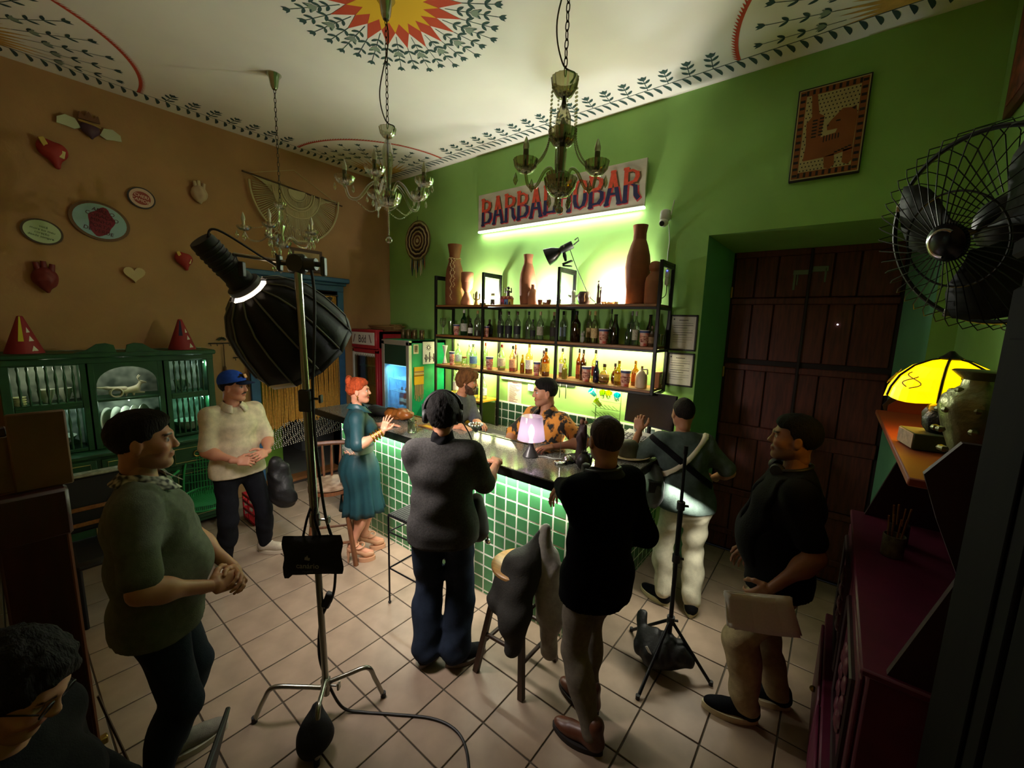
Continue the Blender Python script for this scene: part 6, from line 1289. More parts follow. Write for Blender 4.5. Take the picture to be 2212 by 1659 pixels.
def glyph(ch, x, z, s, w, hw):
    Q = []
    for pl in GLY[ch]:
        for a, b in zip(pl, pl[1:]):
            a, b = V(x+a[0]*s*w, z+a[1]*s), V(x+b[0]*s*w, z+b[1]*s); d = (b-a)/np.linalg.norm(b-a); n_ = V(-d[1], d[0])*hw*(1.25 if abs(d[1]) > .7 else .62); e = d*hw*.35
            Q.append([tuple(a-e-n_), tuple(b+e-n_), tuple(b+e+n_), tuple(a-e+n_)])
    for (p, q) in SER[ch]:
        cx_, cz_ = x+p*s*w, z+q*s; Q.append([(cx_-.030, cz_-.011), (cx_, cz_-.016), (cx_+.030, cz_-.011), (cx_+.026, cz_+.011), (cx_-.026, cz_+.011)])
    return Q
s = .172; zb = SZ0+.062; step = (SX[1]-SX[0]-.09)/11; midz = zb+.86*s
LM = [mat('sign_'+k, c, .7, nz=.25, nscale=30) for k, c in (('sh_dark', '5c4a2c'), ('sh_red', 'c43a3f'), ('red', 'd2482c'), ('navy', '23244f'))]
for i, ch in enumerate('BARBALHOBAR'):
    x = SX[0]+.055+i*step; w = step*.94/s; m = MB()
    for (dx, dz, ex, k0_, yy) in ((.010, -.010, .006, 0, .0012), (0, 0, 0, 2, .0024)):
        for j, P in enumerate(glyph(ch, x+dx, zb+dz, s, w, .0165+ex)):
            for kk, up_ in ((k0_, True), (k0_+1, False)):
                C_ = clip(P, midz, up_); m.k = kk
                if len(C_) > 2: m.poly([(p[0], SY-yy-.00006*j, p[1]) for p in C_])
    m.build('letter', LM, t, smooth=False, clean=False)
# ================================================================ GREEN WALL PIECES
t = thing('dream_catcher', 'round crocheted mandala with tassels on the green wall near the corner', 'wall hanging', (-4.803, 3.865, 3.31)); cc = V(-4.803, 3.862, 3.31)
for i, (r, c) in enumerate(((.268, '6b5a2c'), (.235, 'b9a878'), (.205, '4a2c22'), (.175, 'c2b48a'), (.148, '3c3024'), (.120, 'b5a070'), (.092, '5a3424'), (.066, 'b9a878'), (.040, '6a4a2a'), (.018, 'c8b890'))):
    n = 72; MB().tube([cc+V(r*(1+(.05 if i else 0)*abs(math.sin(6*a)))*math.cos(a), -.002*(i % 2), r*(1+(.05 if i else 0)*abs(math.sin(6*a)))*math.sin(a)) for a in [2*math.pi*k/n for k in range(n)]], .0125 if i else .006, 6, closed=True).build('ring', mat('yarn_'+c, c, .95, bump=.4, bscale=200), t)
MB().cyl(cc+V(0, 0, .268), cc+V(0, 0, .33), .003, n=6).build('hanger', M_cable, t)
for k in range(11):
    x = -.15+.03*k; L = .13+.07*math.sin(k*1.9)+.05; z0 = -math.sqrt(max(0, .26**2-x*x)); MB().tube([cc+V(x, 0, z0), cc+V(x*1.02, -.004, z0-L*.6), cc+V(x*1.0, -.002, z0-L)], [.004, .009, .003], 6).build('tassel', mat('tass%d' % (k % 4), ('c9b98a', '2a3a5a', '8a5a30', 'd8d0b0')[k % 4], .9), t)
q = V(-1.322, 3.80, 3.176); t = thing('security_camera', 'white dome security camera with antenna on the green wall right of the sign', 'camera', tuple(q)); M_wp = mat('plastic_white', 'd6d6d0', .5)
MB().lathe([(.030, -.045), (.044, -.03), (.046, .02), (.040, .045), (.02, .055)], q, 22).build('housing', M_wp, t); MB().ball(q+V(-.004, -.012, -.055), .040, 16, 10).build('eyeball', M_wp, t); MB().lathe([(.001, 0), (.022, 0), (.022, .008), (.001, .009)], q+V(-.008, -.045, -.070), 16, (-.15, -.9, -.35)).build('lens', M_rub, t)
MB().bbox(q[0]-.012, q[0]+.03, q[1]+.02, YG, q[2]-.02, q[2]+.03).build('bracket', M_wp, t); MB().cyl(q+V(.045, .01, 0), q+V(.062, .02, .13), .0045, n=8).build('antenna', M_wp, t)
MB().tube(bez([q+V(.02, .05, -.06), q+V(.03, .075, -.2), q+V(.025, .076, -.32), q+V(.03, .076, -.6)], 8), .004, 6).build('lead', M_wp, t)
for i, (z0, z1, nm) in enumerate(((2.0, 2.32, 'upper'), (1.675, 1.98, 'lower'))):
    t = thing('framed_notice', f'{nm} of the two black-framed printed notices beside the door recess', 'notice', (-1.105, YG, z0)); x0, x1 = -1.225, -.985; m = MB()
    for b in ((x0, x1, z0, z0+.014), (x0, x1, z1-.014, z1), (x0, x0+.014, z0, z1), (x1-.014, x1, z0, z1)): m.bbox(b[0], b[1], YG-.016, YG-.001, b[2], b[3], .002)
    m.build('frame', M_iron, t); MB().box(x0+.012, x1-.012, YG-.008, YG-.004, z0+.012, z1-.012).build('page', mat('paper', 'd9d6cd', .85), t); m = MB()
    for k in range(9): zz = z1-.075-.021*k; m.box(x0+.035, x1-.035-(.05 if k % 3 == 2 else 0), YG-.0088, YG-.0082, zz, zz+(.004 if k in (1, 2, 4, 5) else .0022))
    m.box(x0+.08, x1-.08, YG-.0088, YG-.0082, z1-.05, z1-.044); m.box(x0+.03, x0+.042, YG-.0088, YG-.0082, z1-.045, z1-.033); m.build('print', mat('ink', '3a3a3c', .8), t)
t = thing('menu_poster', 'pale pink handwritten recipe list taped under the lower shelf', 'poster', (-3.005, YG, 1.24)); MB().box(-3.11, -2.90, YG-.004, YG-.001, 1.235, 1.51).build('sheet', mat('menu_pink', 'd9c9ae', .8), t); m = MB()
for k in range(14):
    zz = 1.455-.0155*k; w = rnd.uniform(.07, .16); m.box(-3.085, -3.085+w, YG-.0048, YG-.0042, zz, zz+.006)
m.build('writing', mat('ink_maroon', '6a3a3a', .8), t); text('writing', 'DRINKS', .026, (-3.0, YG-.0045, 1.486), (1, 0, 0), (0, 0, 1), MATS['ink_maroon'], t)
t = thing('tube_lamp', 'slim unlit tube lamp on the wall above the recipe list', 'lamp', (-2.945, YG, 1.53)); MB().bbox(-3.20, -2.69, YG-.03, YG-.001, 1.52, 1.545, .006).build('tube', mat('tube_grey', 'b9c49a', .4), t)
t = thing('wall_switch', 'white switch plate next to the recipe list', 'switch', (-2.76, YG, 1.44)); MB().bbox(-2.80, -2.72, YG-.02, YG-.001, 1.42, 1.50, .006).build('plate', M_wp, t); MB().bbox(-2.775, -2.745, YG-.026, YG-.02, 1.445, 1.475, .003).build('rocker', M_wp, t)
t = thing('knife_rack', 'dark magnetic strip with two knives behind the young barman', 'knife rack', (-2.31, YG, 1.55)); MB().bbox(-2.46, -2.17, YG-.024, YG-.001, 1.535, 1.575, .004).build('strip', M_gripk, t)
for x in (-2.36, -2.28): MB().bbox(x, x+.012, YG-.032, YG-.025, 1.40, 1.60, .003).build('blade', M_steel, t); MB().bbox(x-.004, x+.016, YG-.036, YG-.022, 1.60, 1.68, .004).build('handle', M_rub, t)
# cup-drying rack with coloured cups
t = thing('wire_rack', 'green wire drying rack on the wall behind the bar corner', 'rack', (-1.765, 3.84, 1.24)); m = mat('wire_green', '5a7a3a', .5)
for x in (-1.90, -1.63): MB().cyl((x, 3.84, 1.16), (x, 3.84, 1.56), .005, n=8).ball((x, 3.84, 1.565), .009, 8, 5).build('upright', m, t)
for z in (1.20, 1.28, 1.36, 1.44): MB().cyl((-1.90, 3.84, z), (-1.63, 3.84, z), .004, n=6).build('rail', m, t)
for i in range(6):
    for z in (1.20, 1.28, 1.36): MB().cyl((-1.88+.045*i, 3.84, z), (-1.92+.045*i, 3.79, z+.05), .003, n=6).build('peg', m, t)
for i, (x, z, c, nm) in enumerate(((-1.895, 1.495, '3fc0d0', 'left turquoise'), (-1.81, 1.49, 'a8cc3a', 'left lime'), (-1.745, 1.49, 'c8d020', 'yellow'), (-1.655, 1.48, '30b8cc', 'right turquoise'), (-1.83, 1.40, 'c0cc30', 'lower lime'))):
    t = thing('plastic_cup', f'{nm} plastic cup drying on the green wire rack', 'cup', (x, 3.80, z), group='cups on the wire rack'); MB().lathe([(.024, 0), (.036, .075), (.033, .075), (.02, .006)], (x, 3.80, z), 18, (.35*(-1 if i in (0, 4) else .6), -.5, .6), 1, 1, .06, 9).build('wall', glassmat('cup_'+c, c, .05, .5), t, clean=False)
# woodcut panel and second picture
PX0, PX1, PZ0, PZ1 = -.432, -.019, 3.31, 3.942; t = thing('woodcut_panel', 'woodcut panel of a striped cat within a dashed border high on the green wall', 'picture', (-.225, YG, PZ0)); yb = YG-.035
MB().bbox(PX0, PX1, yb, YG-.001, PZ0, PZ1, .003).build('board', mat('wc_dark', '1c1410', .7), t)
cream, rust, blk = mat('wc_cream', 'b8a878', .8, nz=.12), mat('wc_rust', '8f5226', .8, nz=.15), MATS['wc_dark']
P2 = lambda u, v, k: (PX0+(PX1-PX0)*u, yb-.0008*k, PZ0+(PZ1-PZ0)*v)
R4 = lambda m, a, b, c, d, k: m.poly([P2(a, c, k), P2(b, c, k), P2(b, d, k), P2(a, d, k)])
m = MB(); R4(m, .02, .98, .015, .985, 1); m.build('ground', cream, t, smooth=False); m = MB(); R4(m, .035, .965, .025, .975, 2); m.build('border', rust, t, smooth=False); m = MB(); R4(m, .13, .87, .09, .91, 3); m.build('field', cream, t, smooth=False)
m = MB()
for i in range(13):
    v = .06+.88*i/12
    for (a, b) in ((.045, .115), (.885, .955)): R4(m, a, b, v-.014, v+.014, 3)
for i in range(1, 10):
    u = .05+.9*i/10
    for (a, b) in ((.032, .082), (.918, .968)): R4(m, u-.018, u+.018, a, b, 3)
for i in range(14):
    for j in range(20):
        u, v = .155+.052*i+(.026 if j % 2 else 0), .105+.041*j
        if u < .86 and (v > .60 or v < .20 or u < .2): R4(m, u-.009, u+.009, v-.007, v+.007, 4)
stuff(m.build('dashes', blk, t, smooth=False, clean=False))
cat = [(.18, .20), (.62, .24), (.66, .14), (.58, .10), (.50, .12), (.46, .20), (.18, .20)]
m = MB(); m.poly([P2(u, v, 5) for u, v in [(.18, .21), (.60, .22), (.86, .26), (.87, .60), (.84, .70), (.78, .69), (.66, .70), (.52, .60), (.47, .55), (.48, .50), (.62, .50), (.60, .46), (.40, .44), (.20, .38)]]); m.poly([P2(u, v, 5) for u, v in [(.48, .22), (.62, .24), (.64, .12), (.58, .085), (.50, .10)]]); m.poly([P2(u, v, 5) for u, v in [(.74, .26), (.86, .27), (.87, .14), (.82, .10), (.74, .13)]])
m.poly([P2(u, v, 5) for u, v in [(.20, .38), (.40, .44), (.42, .66), (.34, .70), (.28, .92), (.20, .92), (.24, .68), (.17, .62)]]); m.build('cat', rust, t, smooth=False, clean=False)
m = MB()
for i in range(6): R4(m, .36, .42, .46+.035*i, .475+.035*i, 6); R4(m, .26, .33, .45+.035*i, .465+.035*i, 6); R4(m, .44+.04*i, .455+.04*i, .38+.004*i, .45, 6)
for i in range(5): R4(m, .62+.045*i, .66+.045*i, .245+.01*i, .26+.01*i, 6)
m.poly([P2(u, v, 6) for u, v in ((.50, .555), (.47, .56), (.48, .535))]); m.poly([P2(u, v, 6) for u, v in ((.78, .68), (.84, .70), (.83, .66))]); R4(m, .59, .65, .575, .59, 6); stuff(m.build('stripes', blk, t, smooth=False, clean=False))
t = thing('red_picture', 'dark red framed picture on the right-hand wall at the frame edge', 'picture', (XR, 3.40, 3.38)); MB().bbox(XR-.03, XR-.001, 3.15, 3.56, 3.38, 3.95, .004).build('frame', mat('frame_red', '5a2a18', .6), t); MB().bbox(XR-.034, XR-.029, 3.20, 3.51, 3.43, 3.90, .001).build('print', mat('print_red', '9a4a30', .7, nz=.7, nscale=12, col2='3a1a14'), t)
# ================================================================ BROWN WALL PIECES
XW = XL+.004
def wallthing(name, label, cat, y, z): return thing(name, label, cat, (XW, y, z))
def heartpts(s, n=28): return [(s*.0625*16*math.sin(a)**3/16*1.0, s*.0625*(13*math.cos(a)-5*math.cos(2*a)-2*math.cos(3*a)-math.cos(4*a))/16) for a in [2*math.pi*k/n for k in range(n)]]
def prism_w(m, pts, y, z, x0, th): return m.prism([(p[0], p[1]) for p in pts], (x0, y, z), (0, 1, 0), (0, 0, 1), th)
t = wallthing('winged_heart', 'crowned heart ornament with pale wings, highest on the brown wall', 'wall ornament', .73, 3.85); m = mat('wing_pale', 'b9bd9c', .8); hm = mat('heart_plum', '4a2c3a', .7)
A = Sdf(.008); A.ell((XW+.02, .73, 3.81), (.03, .065, .06), None, .03); A.rc((XW+.02, .73, 3.79), (XW+.02, .735, 3.73), .03, .008, .03); smesh('heart', [A.mesh()], hm, t); MB().tube([(XW+.03, .66, 3.86), (XW+.045, .73, 3.85), (XW+.03, .80, 3.84)], .010, 8).build('band', mat('band_gold', '9a7a3a', .6), t); prism_w(MB(), [(-.07, 0), (-.06, .06), (-.03, .03), (0, .075), (.03, .03), (.06, .06), (.07, 0)], .73, 3.875, XW+.01, .02).build('crown', mat('crown_brown', '6a4424', .7), t)
for s_ in (-1, 1): prism_w(MB(), [(.06*s_, -.02), (.09*s_, .045), (.15*s_, .055), (.20*s_, .02), (.205*s_, -.03), (.15*s_, -.035), (.10*s_, -.045)], .73, 3.81+.01*s_*-1, XW+.012, .014).build('wing', m, t)
def redheart(label, y, z, s):
    t = wallthing('patchwork_heart', label, 'wall ornament', y, z); A = Sdf(.009); A.ell((XW+.02, y-.03*s, z+.03*s), (.04*s, .06*s, .07*s), None, .03); A.ell((XW+.02, y+.035*s, z+.02*s), (.04*s, .055*s, .065*s), None, .03); A.rc((XW+.02, y, z), (XW+.015, y+.02, z-.10*s), .055*s, .02*s, .04); A.cut((XW, y, z), (1, 0, 0)); smesh('body', [A.mesh()], mat('heart_red', '9c2a22', .7), t)
    MB().rbox((XW+.055*s, y-.045*s, z+.06*s), (.008, .018*s, .04*s), rot(.4, 0, 0), .004).build('yellow_patch', mat('patch_yellow', 'c8a850', .8), t); MB().rbox((XW+.055*s, y+.05*s, z-.005*s), (.008, .016*s, .03*s), rot(-.2, 0, 0), .004).build('pale_patch', mat('patch_pale', 'd8c88a', .8), t)
redheart('red and yellow patchwork heart below the winged heart', .48, 3.53, 1.05); redheart('red and yellow patchwork heart low, nearest the softbox', 1.33, 2.75, .85)
def plate(label, y, z, ry, rz, rimc, facec, lines, tilt=-.25):
    t = wallthing('oval_plate', label, 'plate', y, z); c, s_ = math.cos(tilt), math.sin(tilt); P = lambda k: [((ry*k*math.cos(a))*c-(rz*k*math.sin(a))*s_, (ry*k*math.cos(a))*s_+(rz*k*math.sin(a))*c) for a in [2*math.pi*i/36 for i in range(36)]]
    prism_w(MB(), P(1), y, z, XW, .016).build('rim', rimc, t); prism_w(MB(), P(.88), y, z, XW+.016, .003).build('face', facec, t)
    u, w = V(0, c, s_), V(0, -s_, c)
    return t, u, w
t, u, w = plate('small pale green oval plate with handwriting, leftmost on the brown wall', .36, 2.86, .125, .105, mat('rim_dark', '4a3a28', .6), mat('face_mint', 'b2c49a', .7), 0)
for k, s_ in enumerate(('você', 'mora no meu', 'coração', 'desde sempre')): text('writing', s_, .027, V(XW+.0195, .36, 2.86)+w*(.042-.028*k), u, w, mat('ink_green', '3a4a34', .8), t)
t, u, w = plate('large pale blue oval plate with maroon heart lettering on the brown wall', .73, 3.02, .205, .170, mat('rim_gilt', '6a4a2a', .5), mat('face_blue', '8fb0b4', .7), 0)
m = MB(); P = [(math.cos(a)*.085*(1+.12*math.sin(5*a)), math.sin(a)*.125*(1+.1*math.cos(4*a))) for a in [2*math.pi*i/30 for i in range(30)]]; m.prism([(p[0], p[1]) for p in P], V(XW+.019, .735, 3.015), u, w, .001); m.build('maroon_heart', mat('maroon', '7a1a2c', .7), t)
for k, s_ in enumerate(('ABRE O', 'CORAÇÃO', 'MINHA', 'PORTA', 'DE VERDE')): text('lettering', s_, .045, V(XW+.0205, .735, 3.02)+w*(.088-.045*k), u, w, mat('ink_wine', '4a1420', .8), t)
t, u, w = plate('small dark-rimmed oval plate with red lettering right of the blue plate', 1.04, 3.30, .105, .098, mat('rim_black', '2a201a', .5), mat('face_blush', 'c9a894', .7), 0)
m = MB(); m.prism([(.068*math.cos(a), .060*math.sin(a)) for a in [2*math.pi*i/24 for i in range(24)]], V(XW+.019, 1.04, 3.298), u, w, .0008); m.build('red_disc', mat('disc_red', '8f3a30', .7), t)
for k, s_ in enumerate(('CHERI', 'CAMOR')): text('lettering', s_, .040, V(XW+.0202, 1.04, 3.315)-w*.040*k, u, w, mat('ink_cream', 'e0cdb8', .8), t)
def anat(label, y, z, s, m):
    t = wallthing('sculpted_heart', label, 'wall ornament', y, z); A = Sdf(.008); A.ell((XW+.03, y, z), (.045*s, .07*s, .08*s), None, .02); A.rc((XW+.03, y, z-.02), (XW+.025, y+.01, z-.10*s), .055*s, .015*s, .03); A.warp = folds(61, .006, 60); A.cut((XW, y, z), (1, 0, 0)); smesh('body', [A.mesh()], m, t)
    for dy, L in ((-.03, .07), (0, .09), (.035, .06)): MB().tube([(XW+.03, y+dy*s, z+.05*s), (XW+.035, y+dy*1.3*s, z+(.07+L*.6)*s)], [.020*s, .015*s], 10).build('vessel', m, t)
anat('pale sculpted anatomical heart high on the brown wall', 1.51, 3.46, 1.0, mat('heart_pale', 'bfa888', .75)); anat('dark red sculpted anatomical heart, lowest at the left', .34, 2.47, 1.15, mat('heart_dkred', '6e1f1a', .6))
t = wallthing('small_heart', 'small cream heart between the red hearts on the brown wall', 'wall ornament', .93, 2.57); prism_w(MB(), heartpts(1.3), .93, 2.57, XW, .03).build('body', mat('heart_cream', 'c2ac7c', .7), t)
# macrame half-circle
t = wallthing('macrame_hanging', 'cream half-round macrame hanging on a stick on the brown wall', 'wall hanging', 2.53, 3.75); st0, st1 = V(XW+.03, 1.98, 3.80), V(XW+.03, 3.06, 3.70); up_ = V(0, 0, 1); M_mac = mat('macrame', 'c2b68c', .95, bump=.4, bscale=150)
MB().cyl(st0-(st1-st0)*.05, st1+(st1-st0)*.05, .010, n=8).build('stick', mat('stick', '4a3422', .8), t); MB().tube([st0, V(XW+.012, 2.50, 3.98), st1], .003, 5).build('cord', M_mac, t)
m = MB(); cx_ = (st0+st1)/2
for i in range(72):
    k = i/71; p = st0+(st1-st0)*(.02+.96*k); a = math.pi*(1-k); e = cx_+V(.012*math.sin(i), -.50*math.cos(math.pi*k), -.62*math.sin(math.pi*k)-.02)
    b = cx_+V(.0, -.22*math.cos(math.pi*k), -.25*math.sin(math.pi*k)-.03); m.tube([p+V(-.004, 0, 0), b+(e-b)*.15+V(.006, 0, 0), e], .006, 5)
stuff(m.build('strands', M_mac, t))
for r, th in ((.11, .009), (.19, .010), (.22, .009), (.30, .008), (.56, .012)): MB().tube([cx_+V(.014, -r*.95*math.cos(a), -r*1.05*math.sin(a)-.02) for a in [math.pi*i/28 for i in range(29)]], th, 7).build('knotted_arc', M_mac, t)
MB().prism([(.10*math.cos(a), -.11*abs(math.sin(a))-.01) for a in [math.pi*i/16 for i in range(17)]], cx_+V(.0, 0, 0), (0, 1, 0), (0, 0, 1), .014).build('woven_centre', M_mac, t)
t = wallthing('small_picture', 'small wood-framed picture above the blue doorway cornice', 'picture', 2.63, 2.95); MB().bbox(XW, XW+.02, 2.42, 2.82, 2.78, 3.06, .004).build('frame', mat('frame_wood', '4a2c18', .6), t); MB().bbox(XW+.019, XW+.022, 2.46, 2.78, 2.82, 3.02, .0005).build('print', mat('print_tan', 'a89066', .8, nz=.3, nscale=8), t)
for y, z, nm in ((1.60, 1.88, 'upper'), (1.83, 1.71, 'lower')):
    t = wallthing('key_hook', f'{nm} wrought-iron hook rail with leaf crest beside the green cabinet', 'hook rail', y, z); MB().bbox(XW, XW+.012, y-.11, y+.11, z-.006, z+.006).build('rail', M_iron, t)
    for k in range(5): a = math.pi*(.1+.2*k); prism_w(MB(), [(0, 0), (.02, .02), (.045, 0), (.02, -.012)], y+.03*math.cos(a), z+.03+.025*math.sin(a), XW+.004, .008).build('leaf', mat('leaf_iron', '4a4a2c', .5, .5), t)
    for k in range(4): MB().tube([(XW+.01, y-.09+.06*k, z), (XW+.02, y-.09+.06*k, z-.03), (XW+.035, y-.09+.06*k, z-.02)], .003, 5).build('hook', M_iron, t)
    MB().tube([(XW+.02, y+.03, z-.03), (XW+.02, y+.03, z-.26)], .005, 6).lathe([(.004, 0), (.016, .03), (.012, .09), (.003, .11)], (XW+.02, y+.03, z-.36), 10).build('hanging_tassel', mat('tassel_brown', '5a4024', .9), t)
# ================================================================ GREEN HUTCH CABINET
M_cg = mat('cabinet_green', '1f4a2c', .45, nz=.2, nscale=10); M_cgd = mat('cabinet_line', 'a89a5c', .6); M_paper = mat('wallpaper_leaf', 'a4ae9c', .9, nz=1, nscale=11, col2='566256', det=1)
CX0, CX1, CXm = XL+.002, -5.06, -5.16; ca = thing('hutch_cabinet', 'large dark green hutch cabinet with baluster doors against the brown wall', 'cabinet', (-5.28, .725, 0))
MB().bbox(CX0, CX1+.06, .0, 1.45, .06, .92, .006).build('base_body', M_cg, ca); MB().bbox(CX0, CX1+.09, -.02, 1.47, .92, .955, .008).build('counter', M_cg, ca); MB().box(CX0, CX0+.02, .03, 1.42, .955, 1.84).build('back_panel', M_paper, ca)
for y in (.03, .475, 1.035, 1.40): MB().bbox(CX0, CXm, y-.018, y+.018, .955, 1.80).build('upright', M_cg, ca)
for y in (.03, .475, .51, 1.0, 1.035, 1.40): MB().bbox(CXm-.02, CXm+.012, y-.03, y+.03, .955, 1.80, .006).build('stile', M_cg, ca)
MB().bbox(CX0, CXm+.05, .0, 1.45, 1.79, 1.835, .01).build('cornice', M_cg, ca); MB().bbox(CX0, CXm+.02, .02, 1.43, 1.74, 1.795, .004).build('top_rail', M_cg, ca)
prof = [(.42, 0), (.50, .02), (.57, .075), (.63, .082), (.68, .065), (.695, 0)]
for s_ in (0, 1):
    pts = [((.725+(y-.725)*(1 if not s_ else -1)), z) for y, z in prof]; MB().prism([(p[0], p[1]) for p in (pts if not s_ else pts[::-1])], (CXm+.0, 0, 1.835), (0, 1, 0), (0, 0, 1), .03).build('broken_pediment', M_cg, ca)
for (a, b) in ((.03, .475), (1.035, 1.40)):
    MB().bbox(CX0+.02, CXm, a+.018, b-.018, 1.375, 1.395).build('shelf', M_cg, ca); MB().bbox(CX0+.02, CXm, a+.018, b-.018, .957, .97).build('shelf', M_cg, ca)
    for z0, z1 in ((.99, 1.35), (1.41, 1.73)):
        MB().bbox(CXm-.004, CXm+.012, a+.03, b-.03, z1, z1+.035, .004).build('door_rail', M_cg, ca); MB().bbox(CXm-.004, CXm+.012, a+.03, b-.03, z0-.03, z0, .004).build('door_rail', M_cg, ca); n = 7 if b-a > .4 else 6
        for k in range(n):
            y = a+.045+(b-a-.09)*(k+.5)/n; L = z1-z0; MB().lathe([(.007, 0), (.011, .05*L), (.006, .15*L), (.012, .35*L), (.007, .5*L), (.012, .65*L), (.006, .85*L), (.011, .95*L), (.007, L)], (CXm+.003, y, z0), 10).build('baluster', M_cg, ca)
# arch of the open middle bay
arch = [(.51, 1.40), (.51, 1.74), (1.0, 1.74), (1.0, 1.40), (.985, 1.45)]+[(.755+.215*math.cos(a), 1.50+.20*math.sin(a)**.8) for a in [math.pi*(i+.01)/16.02 for i in range(17)]]+[(.525, 1.45)]
MB().prism(arch, (CXm-.01, 0, 0), (0, 1, 0), (0, 0, 1), .02).build('arch_fretwork', M_cg, ca); MB().bbox(CX0+.02, CXm, .49, 1.02, 1.385, 1.405).build('shelf', M_cg, ca); MB().bbox(CX0+.02, CXm, .49, 1.02, .957, .97).build('shelf', M_cg, ca)
for k in range(3):
    y0, y1 = .03+.47*k, .47+.47*k
    d_ = MB().bbox(CX1+.06, CX1+.075, y0, y1, .70, .90, .004).build('drawer', M_cg, ca); MB().tube([(CX1+.077, y0+.04, .73), (CX1+.077, y1-.04, .73), (CX1+.077, y1-.04, .87), (CX1+.077, y0+.04, .87)], .004, 5, closed=True).build('gilt_line', M_cgd, d_); MB().tube([(CX1+.085+.0, (y0+y1)/2+.03*math.cos(a), .80+.03*math.sin(a)) for a in [2*math.pi*i/16 for i in range(16)]], .005, 6, closed=True).build('ring_pull', M_brass, d_)
    d_ = MB().bbox(CX1+.06, CX1+.075, y0, y1, .10, .66, .004).build('door', M_cg, ca); MB().tube([(CX1+.077, y0+.05, .15), (CX1+.077, y1-.05, .15), (CX1+.077, y1-.05, .61), (CX1+.077, y0+.05, .61)], .004, 5, closed=True).build('gilt_line', M_cgd, d_)
for y in (.02, 1.43): MB().bbox(CX1-.02, CX1+.05, y-.02, y+.02, 0, .07).build('foot', M_cg, ca)
# what stands in the cabinet
M_china = mat('china', 'c9cfbf', .3); XS = -5.32
t = thing('reindeer_cart', 'cream ceramic reindeer pulling a cart in the arched cabinet bay', 'figurine', (-5.26, .76, 1.405)); m = mat('cream_ceramic', 'c6c2a2', .5)
A = Sdf(.006); x = -5.26; A.rc((x, .74, 1.455), (x, .82, 1.47), .028, .032, .02); A.rc((x, .83, 1.48), (x, .86, 1.53), .018, .014, .02); A.rc((x, .86, 1.535), (x, .895, 1.525), .015, .009, .01); A.rc((x, .82, 1.44), (x, .875, 1.43), .014, .010, .01); A.rc((x, .80, 1.44), (x, .80, 1.412), .012, .009, .01); A.rc((x, .75, 1.44), (x, .745, 1.412), .012, .009, .01); smesh('deer', [A.mesh()], m, t)
A = Sdf(.006); A.rc((x, .62, 1.495), (x, .74, 1.475), .012, .026, .02); A.rc((x, .55, 1.505), (x, .62, 1.495), .006, .012, .02); smesh('cart', [A.mesh()], m, t)
for s_ in (-1, 1): MB().tube([(x+.028*s_, .68+.042*math.cos(a), 1.448+.042*math.sin(a)) for a in [2*math.pi*i/18 for i in range(18)]], .007, 6, closed=True).build('wheel', m, t); MB().tube(bez([(x+.008*s_, .85, 1.545), (x+.02*s_, .84, 1.575), (x+.025*s_, .855, 1.60)], 4), .004, 5).build('antler', m, t)
for k in range(5):
    t = thing('standing_plate', f'pale plate, {ORD[k]}{"" if k == 0 else " from the left"} in the rack of the cabinet', 'plate', (-5.30, .62+.065*k, .97), group='plates in the cabinet rack'); MB().lathe([(.05, 0), (.09, .004), (.155, .016), (.155, .020), (.088, .009), (.05, .006)], (-5.30, .60+.065*k, 1.15), 32, (.45, .85, .12)).build('dish', M_china, t)
for i, (y, z, r, nm) in enumerate(((.26, .99, .14, 'wide bowl in the lower left bay'), (1.22, .99, .13, 'wide bowl in the lower right bay'), (.36, 1.397, .045, 'tea cup at the right of the upper left bay'), (.25, 1.397, .055, 'sugar bowl in the middle of the upper left bay'), (1.18, 1.397, .06, 'glass jug in the upper right bay'))):
    t = thing('china_piece', f'white {nm} of the green cabinet' if 'glass' not in nm else f'{nm} of the green cabinet', 'bowl', (XS, y, z)); h = .10 if r > .1 else .12; MB().lathe([(r*.4, .001), (r*.45, .01), (r*.85, h*.6), (r, h), (r*.95, h), (r*.8, h*.6), (r*.4, .02)], (XS, y, z), 26).build('body', M_china if 'glass' not in nm else GL, t); 
    if r < .1: MB().tube([(XS, y+r*.9+.018*math.sin(a), z+.06+.025*math.cos(a)) for a in [math.pi*i/8 for i in range(9)]], .005, 6).build('handle', M_china if 'glass' not in nm else GL, t)
t = thing('stacked_cups', 'yellow-lit stack of ribbed cups at the left of the cabinet', 'cup', (XS+.08, .09, 1.397))
for k in range(4): MB().lathe([(.036, .001), (.042, .016), (.044, .018), (.044, .020)], (XS+.08, .09, 1.397+.020*k), 20).build('cup', mat('cup_cream', 'cfd09a', .4), t)
for i, (y, z, p, c) in enumerate(((1.36, 1.70, 1.0, (.75, 1., .85)), (1.33, 1.34, 1.2, (.35, 1., .7)), (.25, 1.345, .8, (.75, 1., .9)), (.25, 1.72, .9, (1., 1., .75)), (.755, 1.37, 1., (.8, 1., .85)), (.755, 1.73, .9, (1, 1, .85)))):
    t = thing('cabinet_light', f'tiny lamp inside the green cabinet, {("top right", "lower right", "lower left", "top left", "under the arch shelf", "in the arch")[i]}', 'lamp', (-5.22, y, z)); MB().ball((-5.22, y, z), .006, 8, 6).build('bulb', emis('cab_bulb%d' % (i > 1), 'e8fff0', 25 if i < 2 else 4), t); point('cabinet_lamp', (-5.22, y, z-.015), p, c, .02, parent=t)
t = thing('candlestick', 'small dark candlestick on the cabinet counter', 'candlestick', (-5.15, .63, .955)); MB().lathe([(.035, 0), (.035, .008), (.008, .02), (.010, .07), (.006, .11), (.022, .13), (.022, .14)], (-5.15, .63, .956), 16).build('stem', mat('pewter', '8a8a80', .4, .7), t)
